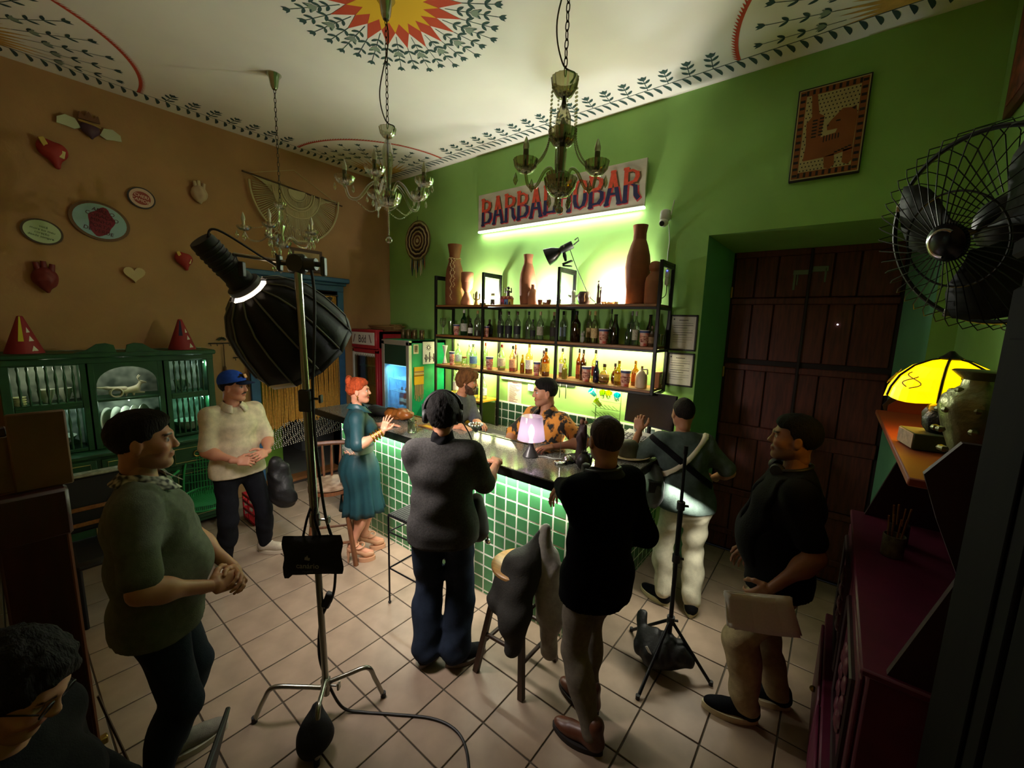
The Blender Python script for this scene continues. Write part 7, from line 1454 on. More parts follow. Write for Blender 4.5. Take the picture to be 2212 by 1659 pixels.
# red paper cones on top
for y, fl_, nm in ((.16, True, 'left'), (1.21, False, 'right')):
    t = thing('paper_cone', f'{nm} red cone decorated with paper triangles on top of the cabinet', 'cone', (-5.28, y, 1.836)); MB().lathe([(.115, 0), (.115, .004), (.018, .30), (.012, .305)], (-5.28, y, 1.837), 26).build('cone', mat('cone_red', '8a1d22', .7), t); sl = V(.97, 0, .30)
    P = lambda u, v: V(-5.28, y, 1.837)+V((.116-.098*v/.30)*math.cos(u), (.116-.098*v/.30)*math.sin(u), v)*1.0+V(.002*math.cos(u), .002*math.sin(u), 0)
    if fl_:
        m = MB(); [m.add([P(-.35, v), P(.02, v), P(.02, v+.05), P(-.35, v+.05)], [(0, 1, 2, 3)]) for v in (.10, .15, .20, .25)]; m.build('yellow_strip', mat('strip_yellow', 'c9c23a', .8), t)
    else: MB().add([P(-.5, .14), P(-.05, .14), P(-.05, .29), P(-.5, .29)], [(0, 1, 2, 3)]).build('navy_strip', mat('strip_navy', '2a2a4a', .8), t)
    m = MB(); [m.add([P(.35, v), P(.75, v+.003), P(.55, v+.045)], [(0, 1, 2)]) for v in (.02, .10, .17)]; m.build('paper_triangles', mat('tri_pale', 'cfcab8', .8), t)
# ================================================================ CURTAIN IN THE DOORWAY
XCU = XL+.055; t = thing('string_curtain', 'ochre macrame string curtain with shell ends hanging in the blue doorway', 'curtain', (XCU, 2.48, 2.45)); M_oc = mat('ochre_string', 'c9923a', .9, nz=.25, nscale=40)
MB().cyl((XCU, 1.98, 2.50), (XCU, 3.0, 2.50), .012, n=10).build('rod', M_stool, t); m = MB(); r2 = random.Random(3)
for i in range(104):
    y = 1.99+.985*i/103; zb_ = .80+.10*(y-2)+.03*math.sin(y*14)+r2.uniform(-.03, .03); o_ = r2.uniform(-.012, .012); m.tube([(XCU+o_, y, 2.50), (XCU+o_*.5, y+.004*math.sin(i), 1.9), (XCU-o_, y+.005*math.cos(i*1.7), 1.35), (XCU+o_, y+r2.uniform(-.006, .006), zb_)], [.0042, .0045, .0048, .0062], 5)
stuff(m.build('strings', M_oc, t)); m = MB()
for i in range(34):
    y = 2.0+.96*i/33
    for k in range(13): m.ball((XCU+.005*math.sin(k*2+i), y+.006*math.sin(k*1.3+i), .82+.10*(y-2)-.024*k), (.0065, .008, .009), 5, 4)
stuff(m.build('shell_strands', mat('shell_white', 'c8bfae', .5), t))
for k in range(6):
    y = 2.05+.165*k; MB().prism([(-.07, 0), (.07, 0), (.045, -.06), (0, -.13), (-.045, -.06)], (XCU+.012, y, 2.49), (0, 1, 0), (0, 0, 1), .006).build('scallop', M_oc, t); MB().prism([(-.04, -.02), (0, -.005), (.04, -.02), (.02, -.06), (0, -.085), (-.02, -.06)], (XCU+.019, y, 2.49), (0, 1, 0), (0, 0, 1), .002).build('scallop_motif', M_figk, t)
# ================================================================ FRIDGES
def fridge(label, x0, x1, yf, zt, body, glow, kind):
    t = thing('display_fridge', label, 'fridge', ((x0+x1)/2, (yf+YG)/2, 0)); yb_ = YG-.03; w = .03
    MB().bbox(x0, x0+w, yf+.03, yb_, .08, zt).build('side', body, t); MB().bbox(x1-w, x1, yf+.03, yb_, .08, zt).build('side', body, t); MB().bbox(x0, x1, yf+.03, yb_, zt-.04, zt).build('roof', body, t); MB().bbox(x0, x1, yb_-.03, yb_, .08, zt).build('back', body if kind == 'red' else mat('fridge_blue', '7fb8e0', .5), t); MB().bbox(x0, x1, yf+.03, yb_, .06, .18).build('floor_pan', body, t)
    return t, yb_
M_fr = mat('fridge_red', 'a3202c', .4); M_fg = mat('fridge_green', '0f9a5c', .4, nz=.35, nscale=5, bump=.1, bscale=8); M_alu = mat('alu', 'b9bab2', .35, .6); M_fw = mat('fridge_white', 'cfd2c8', .5)
t, yb_ = fridge('red drinks fridge with a hand-lettered topper in the corner', -5.43, -4.83, 3.20, 2.04, M_fr, None, 'red')
tp_ = MB().bbox(-5.43, -4.83, 3.18, 3.30, 1.80, 2.06, .01).build('topper', M_fr, t); MB().bbox(-5.40, -4.86, 3.172, 3.181, 1.85, 2.02, .002).build('topper_panel', mat('paper', 'd9d6cd', .85), t); text('topper_lettering', 'Bdd', .15, (-5.14, 3.1715, 1.925), (1, 0, 0), (0, 0, 1), M_figk, t, sx=.8)
for x in (-5.34, -4.95): MB().rbox((x, 3.171, 1.935), (.008, .001, .06), rot(0, .4 if x < -5 else -.4, 0), .0005).build('topper_drawing', mat('ink_maroon', '6a3a3a', .8), t)
for (a, b, c, d) in ((-5.43, -5.39, .2, 1.78), (-4.87, -4.83, .2, 1.78), (-5.43, -4.83, 1.74, 1.79), (-5.43, -4.83, .16, .21)): MB().bbox(a, b, 3.19, 3.23, c, d, .004).build('door_frame', M_fw if a < -5.4 and b < -5.3 else M_fr, t)
MB().box(-5.39, -4.87, 3.20, 3.206, .21, 1.74).build('door_glass', GL, t)
for z in (.60, .95, 1.30, 1.55): MB().bbox(-5.40, -4.86, 3.26, 3.80, z-.012, z).build('shelf', M_fw, t)
m = MB()
for k in range(9): m.prism([(0, 0), (.055, 0), (.045, -.05), (.0275, -.02), (.01, -.05)], (-5.385+.056*k, 3.196, 1.735), (1, 0, 0), (0, 0, 1), .001)
m.build('paper_bunting', mat('paper', 'd9d6cd', .85), t)
for i in range(6):
    x = -5.32+.075*i; c = thing('soda_can', f'red soda can, {ORD[i]}{"" if i == 0 else " from the left"} on the top shelf of the red fridge', 'can', (x, 3.36, 1.551), group='red cans in the fridge'); MB().lathe([(.026, 0), (.032, .008), (.032, .11), (.027, .12), (.024, .12)], (x, 3.36, 1.551), 18).build('wall', mat('can_red', 'b52a36', .35, .3, nz=.3, nscale=30), c); MB().lathe([(.024, 0), (.026, .002)], (x, 3.36, 1.671), 16).build('lid', M_alu, c)
for i, (x, c_) in enumerate(((-5.25, '8a6a3a'), (-5.15, 'a89a70'), (-5.06, '7a3a2a'), (-4.97, '9a8a5a'))):
    c = thing('fridge_bottle', f'dim bottle, {ORD[i]}{"" if i == 0 else " from the left"} on the second shelf of the red fridge', 'bottle', (x, 3.36, 1.301), group='bottles in the red fridge'); MB().lathe([(.03, 0), (.032, .005), (.032, .11), (.014, .16), (.013, .19)], (x, 3.36, 1.301), 14).build('glass', mat('fb_'+c_, c_, .3), c); MB().cyl((x, 3.36, 1.49), (x, 3.36, 1.51), .015, n=10).build('cap', M_alu, c)
t, yb_ = fridge('green-sided display fridge with blue-lit shelves behind the bar', -4.78, -4.20, 3.25, 1.95, M_fg, None, 'green')
for (a, b, c, d) in ((-4.78, -4.72, .2, 1.93), (-4.26, -4.20, .2, 1.93), (-4.78, -4.20, 1.88, 1.945), (-4.78, -4.20, .16, .24)): MB().bbox(a, b, 3.23, 3.28, c, d, .005).build('door_frame', M_alu, t)
for x in (-4.748, -4.234): MB().box(x, x+.003, 3.29, 3.82, .2, 1.9).build('liner', mat('fridge_blue', '7fb8e0', .5), t)
MB().bbox(-4.72, -4.26, 3.235, 3.25, 1.62, 1.885, .002).build('header_panel', mat('header_green', '0e3a2c', .4), t); MB().box(-4.72, -4.26, 3.245, 3.25, .24, 1.62).build('door_glass', GL, t); M_sh = mat('wire_blue', 'a9cfe8', .4)
for z in (.55, .80, 1.05, 1.25, 1.42):
    for k in range(7): MB().cyl((-4.74, 3.32+.07*k, z), (-4.24, 3.32+.07*k, z), .004, n=6).build('shelf_wire', M_sh, t)
MB().bbox(-4.70, -4.28, 3.29, 3.31, 1.60, 1.61).build('lamp_strip', emis('fridge_led', '8fd0ff', 6), t); area('fridge_lamp', (-4.49, 3.31, 1.595), (0, .35, -1), .4, .03, 22, (.35, .72, 1.), parent=t)
for i, (x, c_) in enumerate(((-4.60, '3a4a6a'), (-4.51, '6a1a2a'), (-4.42, '7a2a3a'), (-4.33, '2a3a5a'))):
    c = thing('chilled_bottle', f'{("blue-grey", "dark red", "red", "navy")[i]} bottle on the lower shelf of the blue-lit fridge', 'bottle', (x, 3.42, 1.055), group='bottles in the blue-lit fridge'); MB().lathe([(.036, 0), (.038, .005), (.038, .13), (.015, .19), (.014, .24)], (x, 3.42, 1.0565), 14).build('glass', mat('cb_'+c_, c_, .2), c); MB().lathe([(.0385, 0), (.0388, .05)], (x, 3.42, 1.10), 14).build('label', M_wp, c)
XF = -4.197
t = thing('side_photo', 'small framed snapshot stuck on the green fridge side', 'photo', (XF, 3.33, 1.80)); MB().box(XF, XF+.004, 3.30, 3.38, 1.78, 1.90).build('mount', mat('paper_cream', 'cfc8a4', .8), t); MB().box(XF+.004, XF+.005, 3.315, 3.365, 1.80, 1.885).build('picture', mat('snap', '8a7a4a', .7, nz=.7, nscale=40, col2='3a3a34'), t)
t = thing('cactus_print', 'white print of sun and cactus hanging on the green fridge side', 'poster', (XF, 3.56, 1.70)); MB().box(XF, XF+.005, 3.45, 3.66, 1.64, 1.93).build('sheet', mat('paper', 'd9d6cd', .85), t); m = MB()
sun = V(XF+.006, 3.545, 1.855)
m.tube([sun+V(0, .022*math.cos(a), .022*math.sin(a)) for a in [2*math.pi*i/14 for i in range(14)]], .005, 5, closed=True)
for k in range(10): a = 2*math.pi*k/10; m.tube([sun+V(0, .030*math.cos(a), .030*math.sin(a)), sun+V(0, .045*math.cos(a), .045*math.sin(a))], .003, 5)
for y, h in ((3.50, .10), (3.56, .13), (3.63, .11)): m.tube([(XF+.006, y, 1.665), (XF+.006, y, 1.665+h)], .007, 6).tube(bez([(XF+.006, y, 1.69), (XF+.006, y+.022, 1.70), (XF+.006, y+.022, 1.74)], 4), .004, 5).tube(bez([(XF+.006, y, 1.70), (XF+.006, y-.02, 1.71), (XF+.006, y-.02, 1.73)], 4), .004, 5)
m.build('drawing', M_figk, t)
t = thing('yellow_weaving', 'yellow woven pouch with hanging fringe on the green fridge side', 'wall hanging', (XF, 3.38, 1.45)); MB().bbox(XF, XF+.012, 3.305, 3.46, 1.38, 1.61, .003).build('weave', mat('weave_yellow', 'd8a810', .9, bump=.3, bscale=120), t)
for k, c_ in enumerate(('7a5a20', 'b9a888', '8a6a5a')): MB().bbox(XF+.011, XF+.015, 3.305, 3.46, 1.49+.025*k, 1.505+.025*k, .001).build('stripe', mat('weave_'+c_, c_, .9), t)
m = MB()
for k in range(16): y = 3.315+.0092*k; m.tube([(XF+.006, y, 1.385), (XF+.01, y+.004*math.sin(k), 1.30), (XF+.006, y, 1.20+.05*math.sin(k*1.9))], .0032, 5)
stuff(m.build('fringe', mat('fringe_tan', 'a8905a', .9), t))
for i, x in enumerate((-4.66, -4.55, -4.42, -4.27)):
    c = thing('drink_can', f'dull gold can, {ORD[i]}{"" if i == 0 else " from the left"} on top of the green fridge', 'can', (x, 3.50, 1.951), group='cans on the fridge'); MB().lathe([(.028, 0), (.034, .008), (.034, .115), (.028, .125)], (x, 3.50, 1.9515), 18).build('wall', mat('can_gold', '6a5a38', .35, .6, nz=.6, nscale=40), c); MB().lathe([(.026, 0), (.027, .002)], (x, 3.50, 2.0765), 16).build('lid', M_alu, c)
t = thing('wicker_tray', 'shallow wicker tray on top of the red fridge', 'basket', (-5.12, 3.55, 2.042))
for k in range(4): MB().tube([(-5.12+(.27+.02*k)*math.cos(a), 3.55+(.15+.015*k)*math.sin(a), 2.052+.018*k) for a in [2*math.pi*i/36 for i in range(36)]], .010, 6, closed=True).build('coil', mat('wicker', '8a6a3a', .8, bump=.3, bscale=90), t)
MB().lathe([(.26, 0), (.27, .008)], (-5.12, 3.55, 2.043), 32, (0, 0, 1), 1, .56).build('base', MATS['wicker'], t)
t = thing('wicker_box', 'small lidded wicker box between the tray and the cans', 'basket', (-4.80, 3.52, 2.042)); MB().bbox(-4.90, -4.80, 3.45, 3.58, 2.062, 2.12, .008).build('body', MATS['wicker'], t); MB().bbox(-4.905, -4.795, 3.445, 3.585, 2.12, 2.135, .004).build('lid', MATS['wicker'], t)
# ================================================================ ON THE BAR TOP
ZB = 1.1825
q = V(-1.777, 2.521, ZB); t = thing('table_lamp', 'small lamp with glowing lilac shade standing on the bar top', 'lamp', tuple(q)); MB().lathe([(.062, 0), (.064, .006), (.055, .02), (.026, .07), (.016, .12), (.020, .135)], q, 28).build('base', mat('lamp_grey', '4a4848', .35, .3), t)
MB().lathe([(.108, .135), (.109, .138), (.082, .315), (.080, .318)], q, 36).build('shade', glassmat('shade_lilac', 'd8c6da', .02, .75), t, clean=False); MB().lathe([(.011, .135), (.02, .17), (.026, .195), (.018, .225), (.006, .25)], q, 16).build('bulb', emis('lamp_bulb', 'fff0f4', 14), t); point('table_lamp', tuple(q+V(0, 0, .20)), 1.3, (1., .84, .95), .03, parent=t)
MB().tube(bez([q+V(.06, .02, .006), q+V(.10, .06, .004), q+V(.16, .06, .004), q+V(.22, .10, .004)], 8), .003, 6).build('cord', M_wp, t)
q = V(-1.485, 2.60, ZB); t = thing('counter_bell', 'chrome counter bell on a black base on the bar top', 'bell', tuple(q)); MB().lathe([(.045, 0), (.045, .012), (.03, .014)], q, 22).build('base', M_rub, t); MB().lathe([(.040, .018), (.038, .03), (.022, .05), (.006, .056), (.006, .066)], q, 22).build('dome', M_chrome, t)
q = V(-1.515, 2.53, ZB); t = thing('receipt_spike', 'thin receipt spike on a round chrome base near the bell', 'spike', tuple(q)); MB().lathe([(.04, 0), (.042, .004), (.042, .014), (.036, .018)], q, 22).build('base', M_chrome, t); MB().cyl(q+V(0, 0, .017), q+V(0, 0, .24), .0022, n=6).build('rod', M_chrome, t)
q = V(-1.415, 2.66, ZB); t = thing('saint_statue', 'dark painted statue of a robed saint holding a child on the bar', 'statue', tuple(q)); m = mat('saint_robe', '2c1614', .55, nz=.3, nscale=20)
MB().lathe([(.05, 0), (.05, .02), (.04, .026)], q, 18).build('plinth', m, t); A = Sdf(.006); A.rc(q+V(0, 0, .04), q+V(0, 0, .20), .040, .034, .03); A.rc(q+V(0, 0, .20), q+V(0, 0, .275), .036, .026, .03); A.rc(q+V(.03, -.01, .22), q+V(.035, -.025, .29), .016, .014, .02); A.warp = folds(71, .005, 70); smesh('robe', [A.mesh()], m, t)
sk = mat('saint_skin', '7a5038', .6); MB().ball(q+V(0, -.004, .315), (.019, .020, .024)).build('head', sk, t); MB().ball(q+V(0, .003, .328), (.021, .021, .018)).build('hair', M_figk, t); MB().ball(q+V(.038, -.02, .318), .014).build('child_head', sk, t)
q = V(-1.335, 2.565, ZB); t = thing('black_jug', 'small squat black clay jug beside the saint', 'jug', tuple(q)); MB().lathe([(.035, 0), (.055, .03), (.058, .06), (.04, .095), (.022, .11), (.026, .128)], q, 24).build('body', mat('black_clay', '17120f', .35), t); MB().tube(bez([q+V(.025, 0, .11), q+V(.06, 0, .115), q+V(.055, 0, .07)], 6), .007, 8).build('handle', MATS['black_clay'], t)
for k in (-1, 1): MB().cyl(q+V(.008*k, 0, .125), q+V(.014*k, 0, .16), .004, .002, 6).build('spout', MATS['black_clay'], t)
q = V(-2.251, 2.40, ZB); t = thing('martini_glass', 'martini glass of deep green cocktail on the bar top', 'glass', tuple(q)); MB().lathe([(.038, .001), (.036, .005), (.004, .010), (.0035, .11), (.008, .118), (.062, .19), (.060, .191)], q, 28).build('glass', GL, t, clean=False); MB().lathe([(.004, .122), (.042, .168), (.001, .169)], q, 24).build('drink', glassmat('drink_green', '0c5a4a', .05, .5), t, clean=False)
m = MB(); r3 = random.Random(4)
for k in range(14): a = k*.45; m.rbox(q+V(.055*math.cos(a), .055*math.sin(a), .19), (.006, .005, .006), rot(a, a*2, a), .001)
stuff(m.build('crushed_rim', mat('salt', 'd8e0d8', .5), t))
q = V(-2.963, 2.31, ZB); t = thing('ribbed_tumbler', 'ribbed clear water glass near the front edge of the bar', 'glass', tuple(q)); MB().lathe([(.038, .001), (.040, .008), (.042, .115), (.038, .115), (.034, .014), (.001, .012)], q, 40, (0, 0, 1), 1, 1, .025, 10).build('wall', GL, t, clean=False)
A = Sdf(.008); q = V(-3.50, 2.56, ZB+.05); A.ell(q, (.17, .10, .055), rot(0, 0, .3), .03); A.ell(q+V(.10, -.02, .02), (.10, .07, .05), rot(0, .2, .5), .03); A.warp = folds(81, .012, 40); A.cut((0, 0, ZB+.001), (0, 0, 1)); pb = smesh('leather_purse', [A.mesh()], mat('leather_gold', '9a5a24', .35, nz=.4, nscale=12), None); tag(pb, 'crumpled golden-brown leather purse lying on the bar behind the woman', 'purse')
MB().tube(bez([q+V(-.14, -.05, .04), q+V(-.02, -.09, .075), q+V(.12, -.05, .06)], 8), .006, 6).build('zip', M_gold, pb)
A = Sdf(.009); q = V(-3.82, 2.52, ZB+.04); A.ell(q, (.17, .11, .05), rot(0, 0, -.2), .03); A.warp = folds(83, .012, 36); A.cut((0, 0, ZB+.001), (0, 0, 1)); pb = smesh('dark_bag', [A.mesh()], mat('bag_darkcloth', '23242a', .7), None); tag(pb, 'dark cloth bag heaped on the bar at the left of the purse', 'bag')
t = thing('menu_board', 'wooden menu clipboard with a yellow card on the bar top', 'clipboard', (-2.98, 2.60, ZB)); MB().bbox(-3.12, -2.84, 2.50, 2.68, ZB+.0005, ZB+.010, .002).build('board', M_plank, t); MB().bbox(-3.06, -2.86, 2.51, 2.56, ZB+.010, ZB+.0125, .0005).build('card', mat('card_yellow', 'd8a818', .7), t)
t = thing('cake_plate', 'cream plate with a dark domed cake at the right end of the bar', 'plate', (-1.20, 3.05, ZB)); MB().lathe([(.09, .001), (.13, .006), (.165, .022), (.165, .027), (.128, .012), (.08, .010)], (-1.20, 3.05, ZB), 36).build('dish', mat('plate_cream', 'c8b48c', .4), t); MB().lathe([(.085, .012), (.088, .03), (.075, .10), (.045, .13), (.001, .138)], (-1.20, 3.05, ZB), 28).build('cake', mat('cake', '3a3a24', .7, nz=.4, nscale=20), t)
# till corner
q = V(-1.26, 3.62, ZB); t = thing('monitor', 'black flat monitor on the bar wing in front of the green wall', 'monitor', tuple(q)); Rm = rot(-.08, 0, -.25); MB().rbox(q+V(0, 0, .29), (.25, .014, .155), Rm, .004).build('screen_case', M_rub, t); MB().rbox(q+V(0, 0, .29)+Rm@V(0, -.0145, .003), (.24, .001, .145), Rm, .0005).build('screen', mat('screen_off', '1c1917', .25), t); MB().cyl(q+V(0, .02, .01), q+V(0, .03, .20), .018, n=12).build('neck', M_rub, t); MB().rbox(q+V(0, .01, .007), (.11, .08, .006), None, .003).build('foot', M_rub, t)
q = V(-1.30, 3.42, ZB); t = thing('cash_keypad', 'white till keypad with rows of keys below the monitor', 'keypad', tuple(q)); Rk = rot(.35, 0, -.25); MB().rbox(q+V(0, 0, .05), (.12, .09, .03), Rk, .006).build('case', M_wp, t)
for i in range(5):
    for j in range(3): MB().rbox(q+V(0, 0, .05)+Rk@V(-.09+.045*i, -.06+.035*j, .034), (.018, .013, .005), Rk, .002).build('key', mat('key_grey', '8a8a88', .5), t)
t = thing('card_reader', 'handheld card reader with a glowing blue screen at the bar corner', 'card reader', (-1.52, 3.30, ZB)); Rk = rot(.5, .2, .3); MB().rbox((-1.52, 3.30, ZB+.06), (.04, .075, .012), Rk, .006).build('case', M_wp, t); MB().rbox(V(-1.52, 3.30, ZB+.06)+Rk@V(0, .015, .013), (.030, .045, .001), Rk, .0005).build('screen', emis('blue_screen', '1f6ad8', 1.2), t)
t = thing('blue_tablet', 'tablet with a blue lit screen lying before the till keypad', 'tablet', (-1.40, 3.20, ZB)); Rk = rot(.12, 0, .5); MB().rbox((-1.36, 3.22, ZB+.015), (.10, .065, .006), Rk, .003).build('case', M_wp, t); MB().rbox(V(-1.36, 3.22, ZB+.015)+Rk@V(0, 0, .0065), (.09, .056, .001), Rk, .0005).build('screen', MATS['blue_screen'], t)
# ---- on the back counter
ZK = .9205
t = thing('rubber_mat', 'grey rubber bar mat with a pale logo panel on the back counter', 'mat', (-2.95, 3.50, ZK)); MB().bbox(-3.20, -2.66, 3.34, 3.66, ZK, ZK+.010, .003).build('mat', mat('mat_grey', '3a3a3e', .8), t); MB().bbox(-3.03, -2.83, 3.44, 3.52, ZK+.010, ZK+.012, .0005).build('panel', mat('panel_grey', '7a7a80', .7), t)
for k in range(3):
    t = thing('round_tray', f'black round tray, {("bottom", "middle", "top")[k]} of the stack on the back counter', 'tray', (-2.46, 3.52, ZK+.013*k), group='stacked trays'); MB().lathe([(.15, .001), (.165, .003), (.18, .014), (.176, .014), (.16, .006), (.001, .005)], (-2.46+.008*k, 3.52, ZK+.0135*k), 40).build('dish', mat('tray_black', '17171a', .35), t)
for i, (x, y) in enumerate(((-2.98, 3.76), (-2.84, 3.78), (-2.74, 3.72))):
    t = thing('upturned_glass', f'upturned clear glass, {("left", "middle", "right")[i]} of three by the splash tiles', 'glass', (x, y, ZK), group='upturned glasses'); MB().lathe([(.035, .001), (.033, .08), (.028, .11), (.001, .112)], (x, y, ZK), 20).build('wall', GL, t, clean=False)
t = thing('straw_caddy', 'yellow caddy full of straws under the yellow shelf', 'caddy', (-3.62, 3.72, ZK)); MB().bbox(-3.70, -3.54, 3.67, 3.77, ZK, ZK+.14, .005).build('box', mat('caddy_yellow', 'c9a018', .5), t)
for k in range(10): MB().cyl((-3.68+.014*k, 3.72+.02*math.sin(k*2), ZK+.10), (-3.72+.022*k, 3.72+.03*math.sin(k*2), ZK+.25), .004, n=6).build('straw', mat('straw', 'c8c0a0', .6), t)
t = thing('cocktail_shaker', 'steel cocktail shaker next to the straw caddy', 'shaker', (-3.42, 3.68, ZK)); MB().lathe([(.03, .001), (.034, .006), (.043, .14), (.045, .145), (.036, .18), (.02, .20), (.018, .235)], (-3.42, 3.68, ZK), 24).build('body', M_steel, t)
# phone in the barman's hand, pen-thin mic in the hand of the headphones man
# ================================================================ RIGHT-HAND SIDE
M_mag = mat('purple_paint', '5d1738', .5, nz=.2, nscale=10); M_magd = mat('purple_dark', '2c0b1c', .55); M_orange = mat('orange_wood', '8a3a18', .55)
hx = .185; sd = thing('sideboard', 'purple painted hutch sideboard with carved doors along the right wall', 'sideboard', (.4, 2.2, 0))
MB().bbox(hx, XR-.002, 1.55, 2.95, .30, 1.18, .006).build('body', M_mag, sd); MB().bbox(hx-.02, XR-.002, 1.53, 2.97, 1.18, 1.205, .006).build('desk_top', M_mag, sd); MB().bbox(hx-.055, XR-.002, 1.50, 2.99, 0, .52, .006).build('plinth_chest', M_mag, sd)
for y0, y1 in ((1.58, 2.24), (2.27, 2.92)):
    d_ = MB().bbox(hx-.016, hx, y0, y1, .56, 1.14, .006).build('carved_door', M_mag, sd); MB().tube([(hx-.02, y0+.06, .62), (hx-.02, y1-.06, .62), (hx-.02, y1-.06, 1.08), (hx-.02, y0+.06, 1.08)], .012, 6, closed=True).build('moulding', M_magd, d_); m = MB()
    for k in range(12): a = 2*math.pi*k/12; m.ball((hx-.022, (y0+y1)/2+.10*math.cos(a), .85+.14*math.sin(a)), (.012, .035, .035), 8, 5)
    stuff(m.build('carving', M_mag, d_))
    d_ = MB().bbox(hx-.07, hx-.055, y0, y1, .06, .48, .006).build('drawer_front', M_mag, sd); MB().ball((hx-.078, (y0+y1)/2, .28), .016, 10, 7).build('knob', M_brass, d_)
MB().rbox((hx+.16, 1.498, .30), (.02, .004, .07), None, .003).build('end_handle', M_iron, sd)
for y in (1.56, 2.94): MB().prism([(0, 0), (.36, 0), (.36, .72), (.06, .72), (.0, .62), (.04, .5), (.10, .35)], (XR-.01-.36, y+.012, 1.205), (1, 0, 0), (0, 0, 1), .024).build('scroll_end', M_magd, sd)
MB().bbox(.20, XR-.002, 1.58, 2.92, 1.775, 1.80, .004).build('upper_shelf', M_orange, sd); MB().bbox(XR-.02, XR-.002, 1.58, 2.92, 1.205, 2.0).build('back_board', M_magd, sd)
MB().prism([(0, 0), (.34, 0), (.34, .12), (.22, .13), (.14, .07), (.03, .06), (.0, .03)], (.245, 2.925, 1.80), (1, 0, 0), (0, 0, 1), .022).build('end_crest', mat('crest_red', '8a2418', .55), sd)
q = V(.335, 2.20, 1.8015); t = thing('stained_glass_lamp', 'table lamp with glowing yellow panelled dome shade on the sideboard', 'lamp', tuple(q)); NP = 6
MB().lathe([(.07, 0), (.072, .01), (.03, .03), (.045, .06), (.05, .11), (.03, .15), (.012, .17), (.012, .24)], q, 22, (0, 0, 1), 1, 1, .05, 10).build('stem', mat('bronze_dark', '1d1712', .4, .7), t)
pr = [(.168, .165), (.160, .20), (.138, .245), (.100, .285), (.055, .308), (.028, .314)]
for k in range(NP):
    m = MB(); n_ = 6; g0 = []
    for (r, z) in pr: g0.append([q+V(r*math.cos(2*math.pi*(k+j/n_)/NP+.3), r*math.sin(2*math.pi*(k+j/n_)/NP+.3), z-(.012*math.sin(math.pi*j/n_) if r > .165 else 0)) for j in range(n_+1)])
    for i in range(len(pr)-1):
        for j in range(n_): m.add([g0[i][j], g0[i][j+1], g0[i+1][j+1], g0[i+1][j]], [(0, 1, 2, 3)])
    m.build('glass_panel', mat('amber_glass', 'e0b810', .35, emit='ffd000', estr=1.15), t, clean=False)
    MB().tube([q+V((r+.002)*math.cos(2*math.pi*k/NP+.3), (r+.002)*math.sin(2*math.pi*k/NP+.3), z) for r, z in pr], .0045, 6).build('leading', MATS['bronze_dark'], t)
    a = 2*math.pi*(k+.5)/NP+.3; D, U_ = V(math.cos(a), math.sin(a), .55), V(-math.sin(a), math.cos(a), 0); o_ = q+V(.150*math.cos(a), .150*math.sin(a), .232); W_2 = np.cross(D/np.linalg.norm(D), U_)
    MB().tube([o_+U_*(.030*math.sin(s2))+W_2*(.012*s2-.03) for s2 in [i*.5 for i in range(12)]], .0018, 5).tube([o_-U_*(.020*math.sin(s2)+.012)+W_2*(.010*s2-.025) for s2 in [i*.5 for i in range(10)]], .0018, 5).build('filigree', mat('bronze_fil', '8a6a10', .5), t)
MB().lathe([(.032, .312), (.036, .318), (.02, .33), (.006, .345)], q, 18).build('finial', MATS['bronze_dark'], t); MB().ball(q+V(0, 0, .23), .03, 12, 8).build('bulb', emis('amber_bulb', 'ffc860', 12), t); point('stained_lamp', tuple(q+V(0, 0, .19)), 1.8, (1., .66, .12), .03, parent=t)
q = V(.345, 1.78, 1.8015); t = thing('silver_vase', 'tall ornate silvery vase standing before the yellow lamp', 'vase', tuple(q)); m = mat('silvered', '8a8a62', .35, .75, nz=.3, nscale=14, bump=.4, bscale=40)
MB().lathe([(.045, 0), (.05, .008), (.038, .02), (.042, .05), (.070, .13), (.085, .19), (.078, .225), (.045, .255), (.042, .275), (.068, .30), (.064, .303)], q, 32, (0, 0, 1), 1, 1, .02, 8).build('body', m, t); mm = MB()
for k in range(26): a = 2.4+.1*math.sin(k); mm.ball(q+V((.05+.036*math.sin(k/26*3.1))*math.cos(k*.9), (.05+.036*math.sin(k/26*3.1))*math.sin(k*.9), .03+.0085*k), (.012, .012, .010), 6, 4)
stuff(mm.build('relief_flowers', m, t))
q = V(.265, 2.06, 1.8015); t = thing('keepsake_box', 'green box with a pink printed end on the sideboard shelf', 'box', tuple(q)); MB().rbox(q+V(.05, 0, .030), (.085, .07, .029), rot(0, 0, .2), .003).build('box', mat('box_green', '3a4a30', .7), t); MB().rbox(q+V(.05, 0, .030)+rot(0, 0, .2)@V(-.0855, 0, 0), (.001, .066, .026), rot(0, 0, .2), .0005).build('end_label', mat('label_pink', 'b89a86', .7, nz=.3, nscale=60), t)
q = V(.315, 2.055, 1.861); t = thing('pineapple_jar', 'black knobbly jar with a yellow lid on the green box', 'jar', tuple(q)); MB().lathe([(.03, 0), (.042, .02), (.045, .05), (.03, .08)], q, 24, (0, 0, 1), 1, 1, .06, 10).build('body', mat('jar_black', '12120f', .4, bump=.5, bscale=70), t); MB().lathe([(.036, .08), (.034, .095), (.016, .108), (.002, .11)], q, 20).build('lid', mat('lid_yellow', 'c9b23a', .4), t)
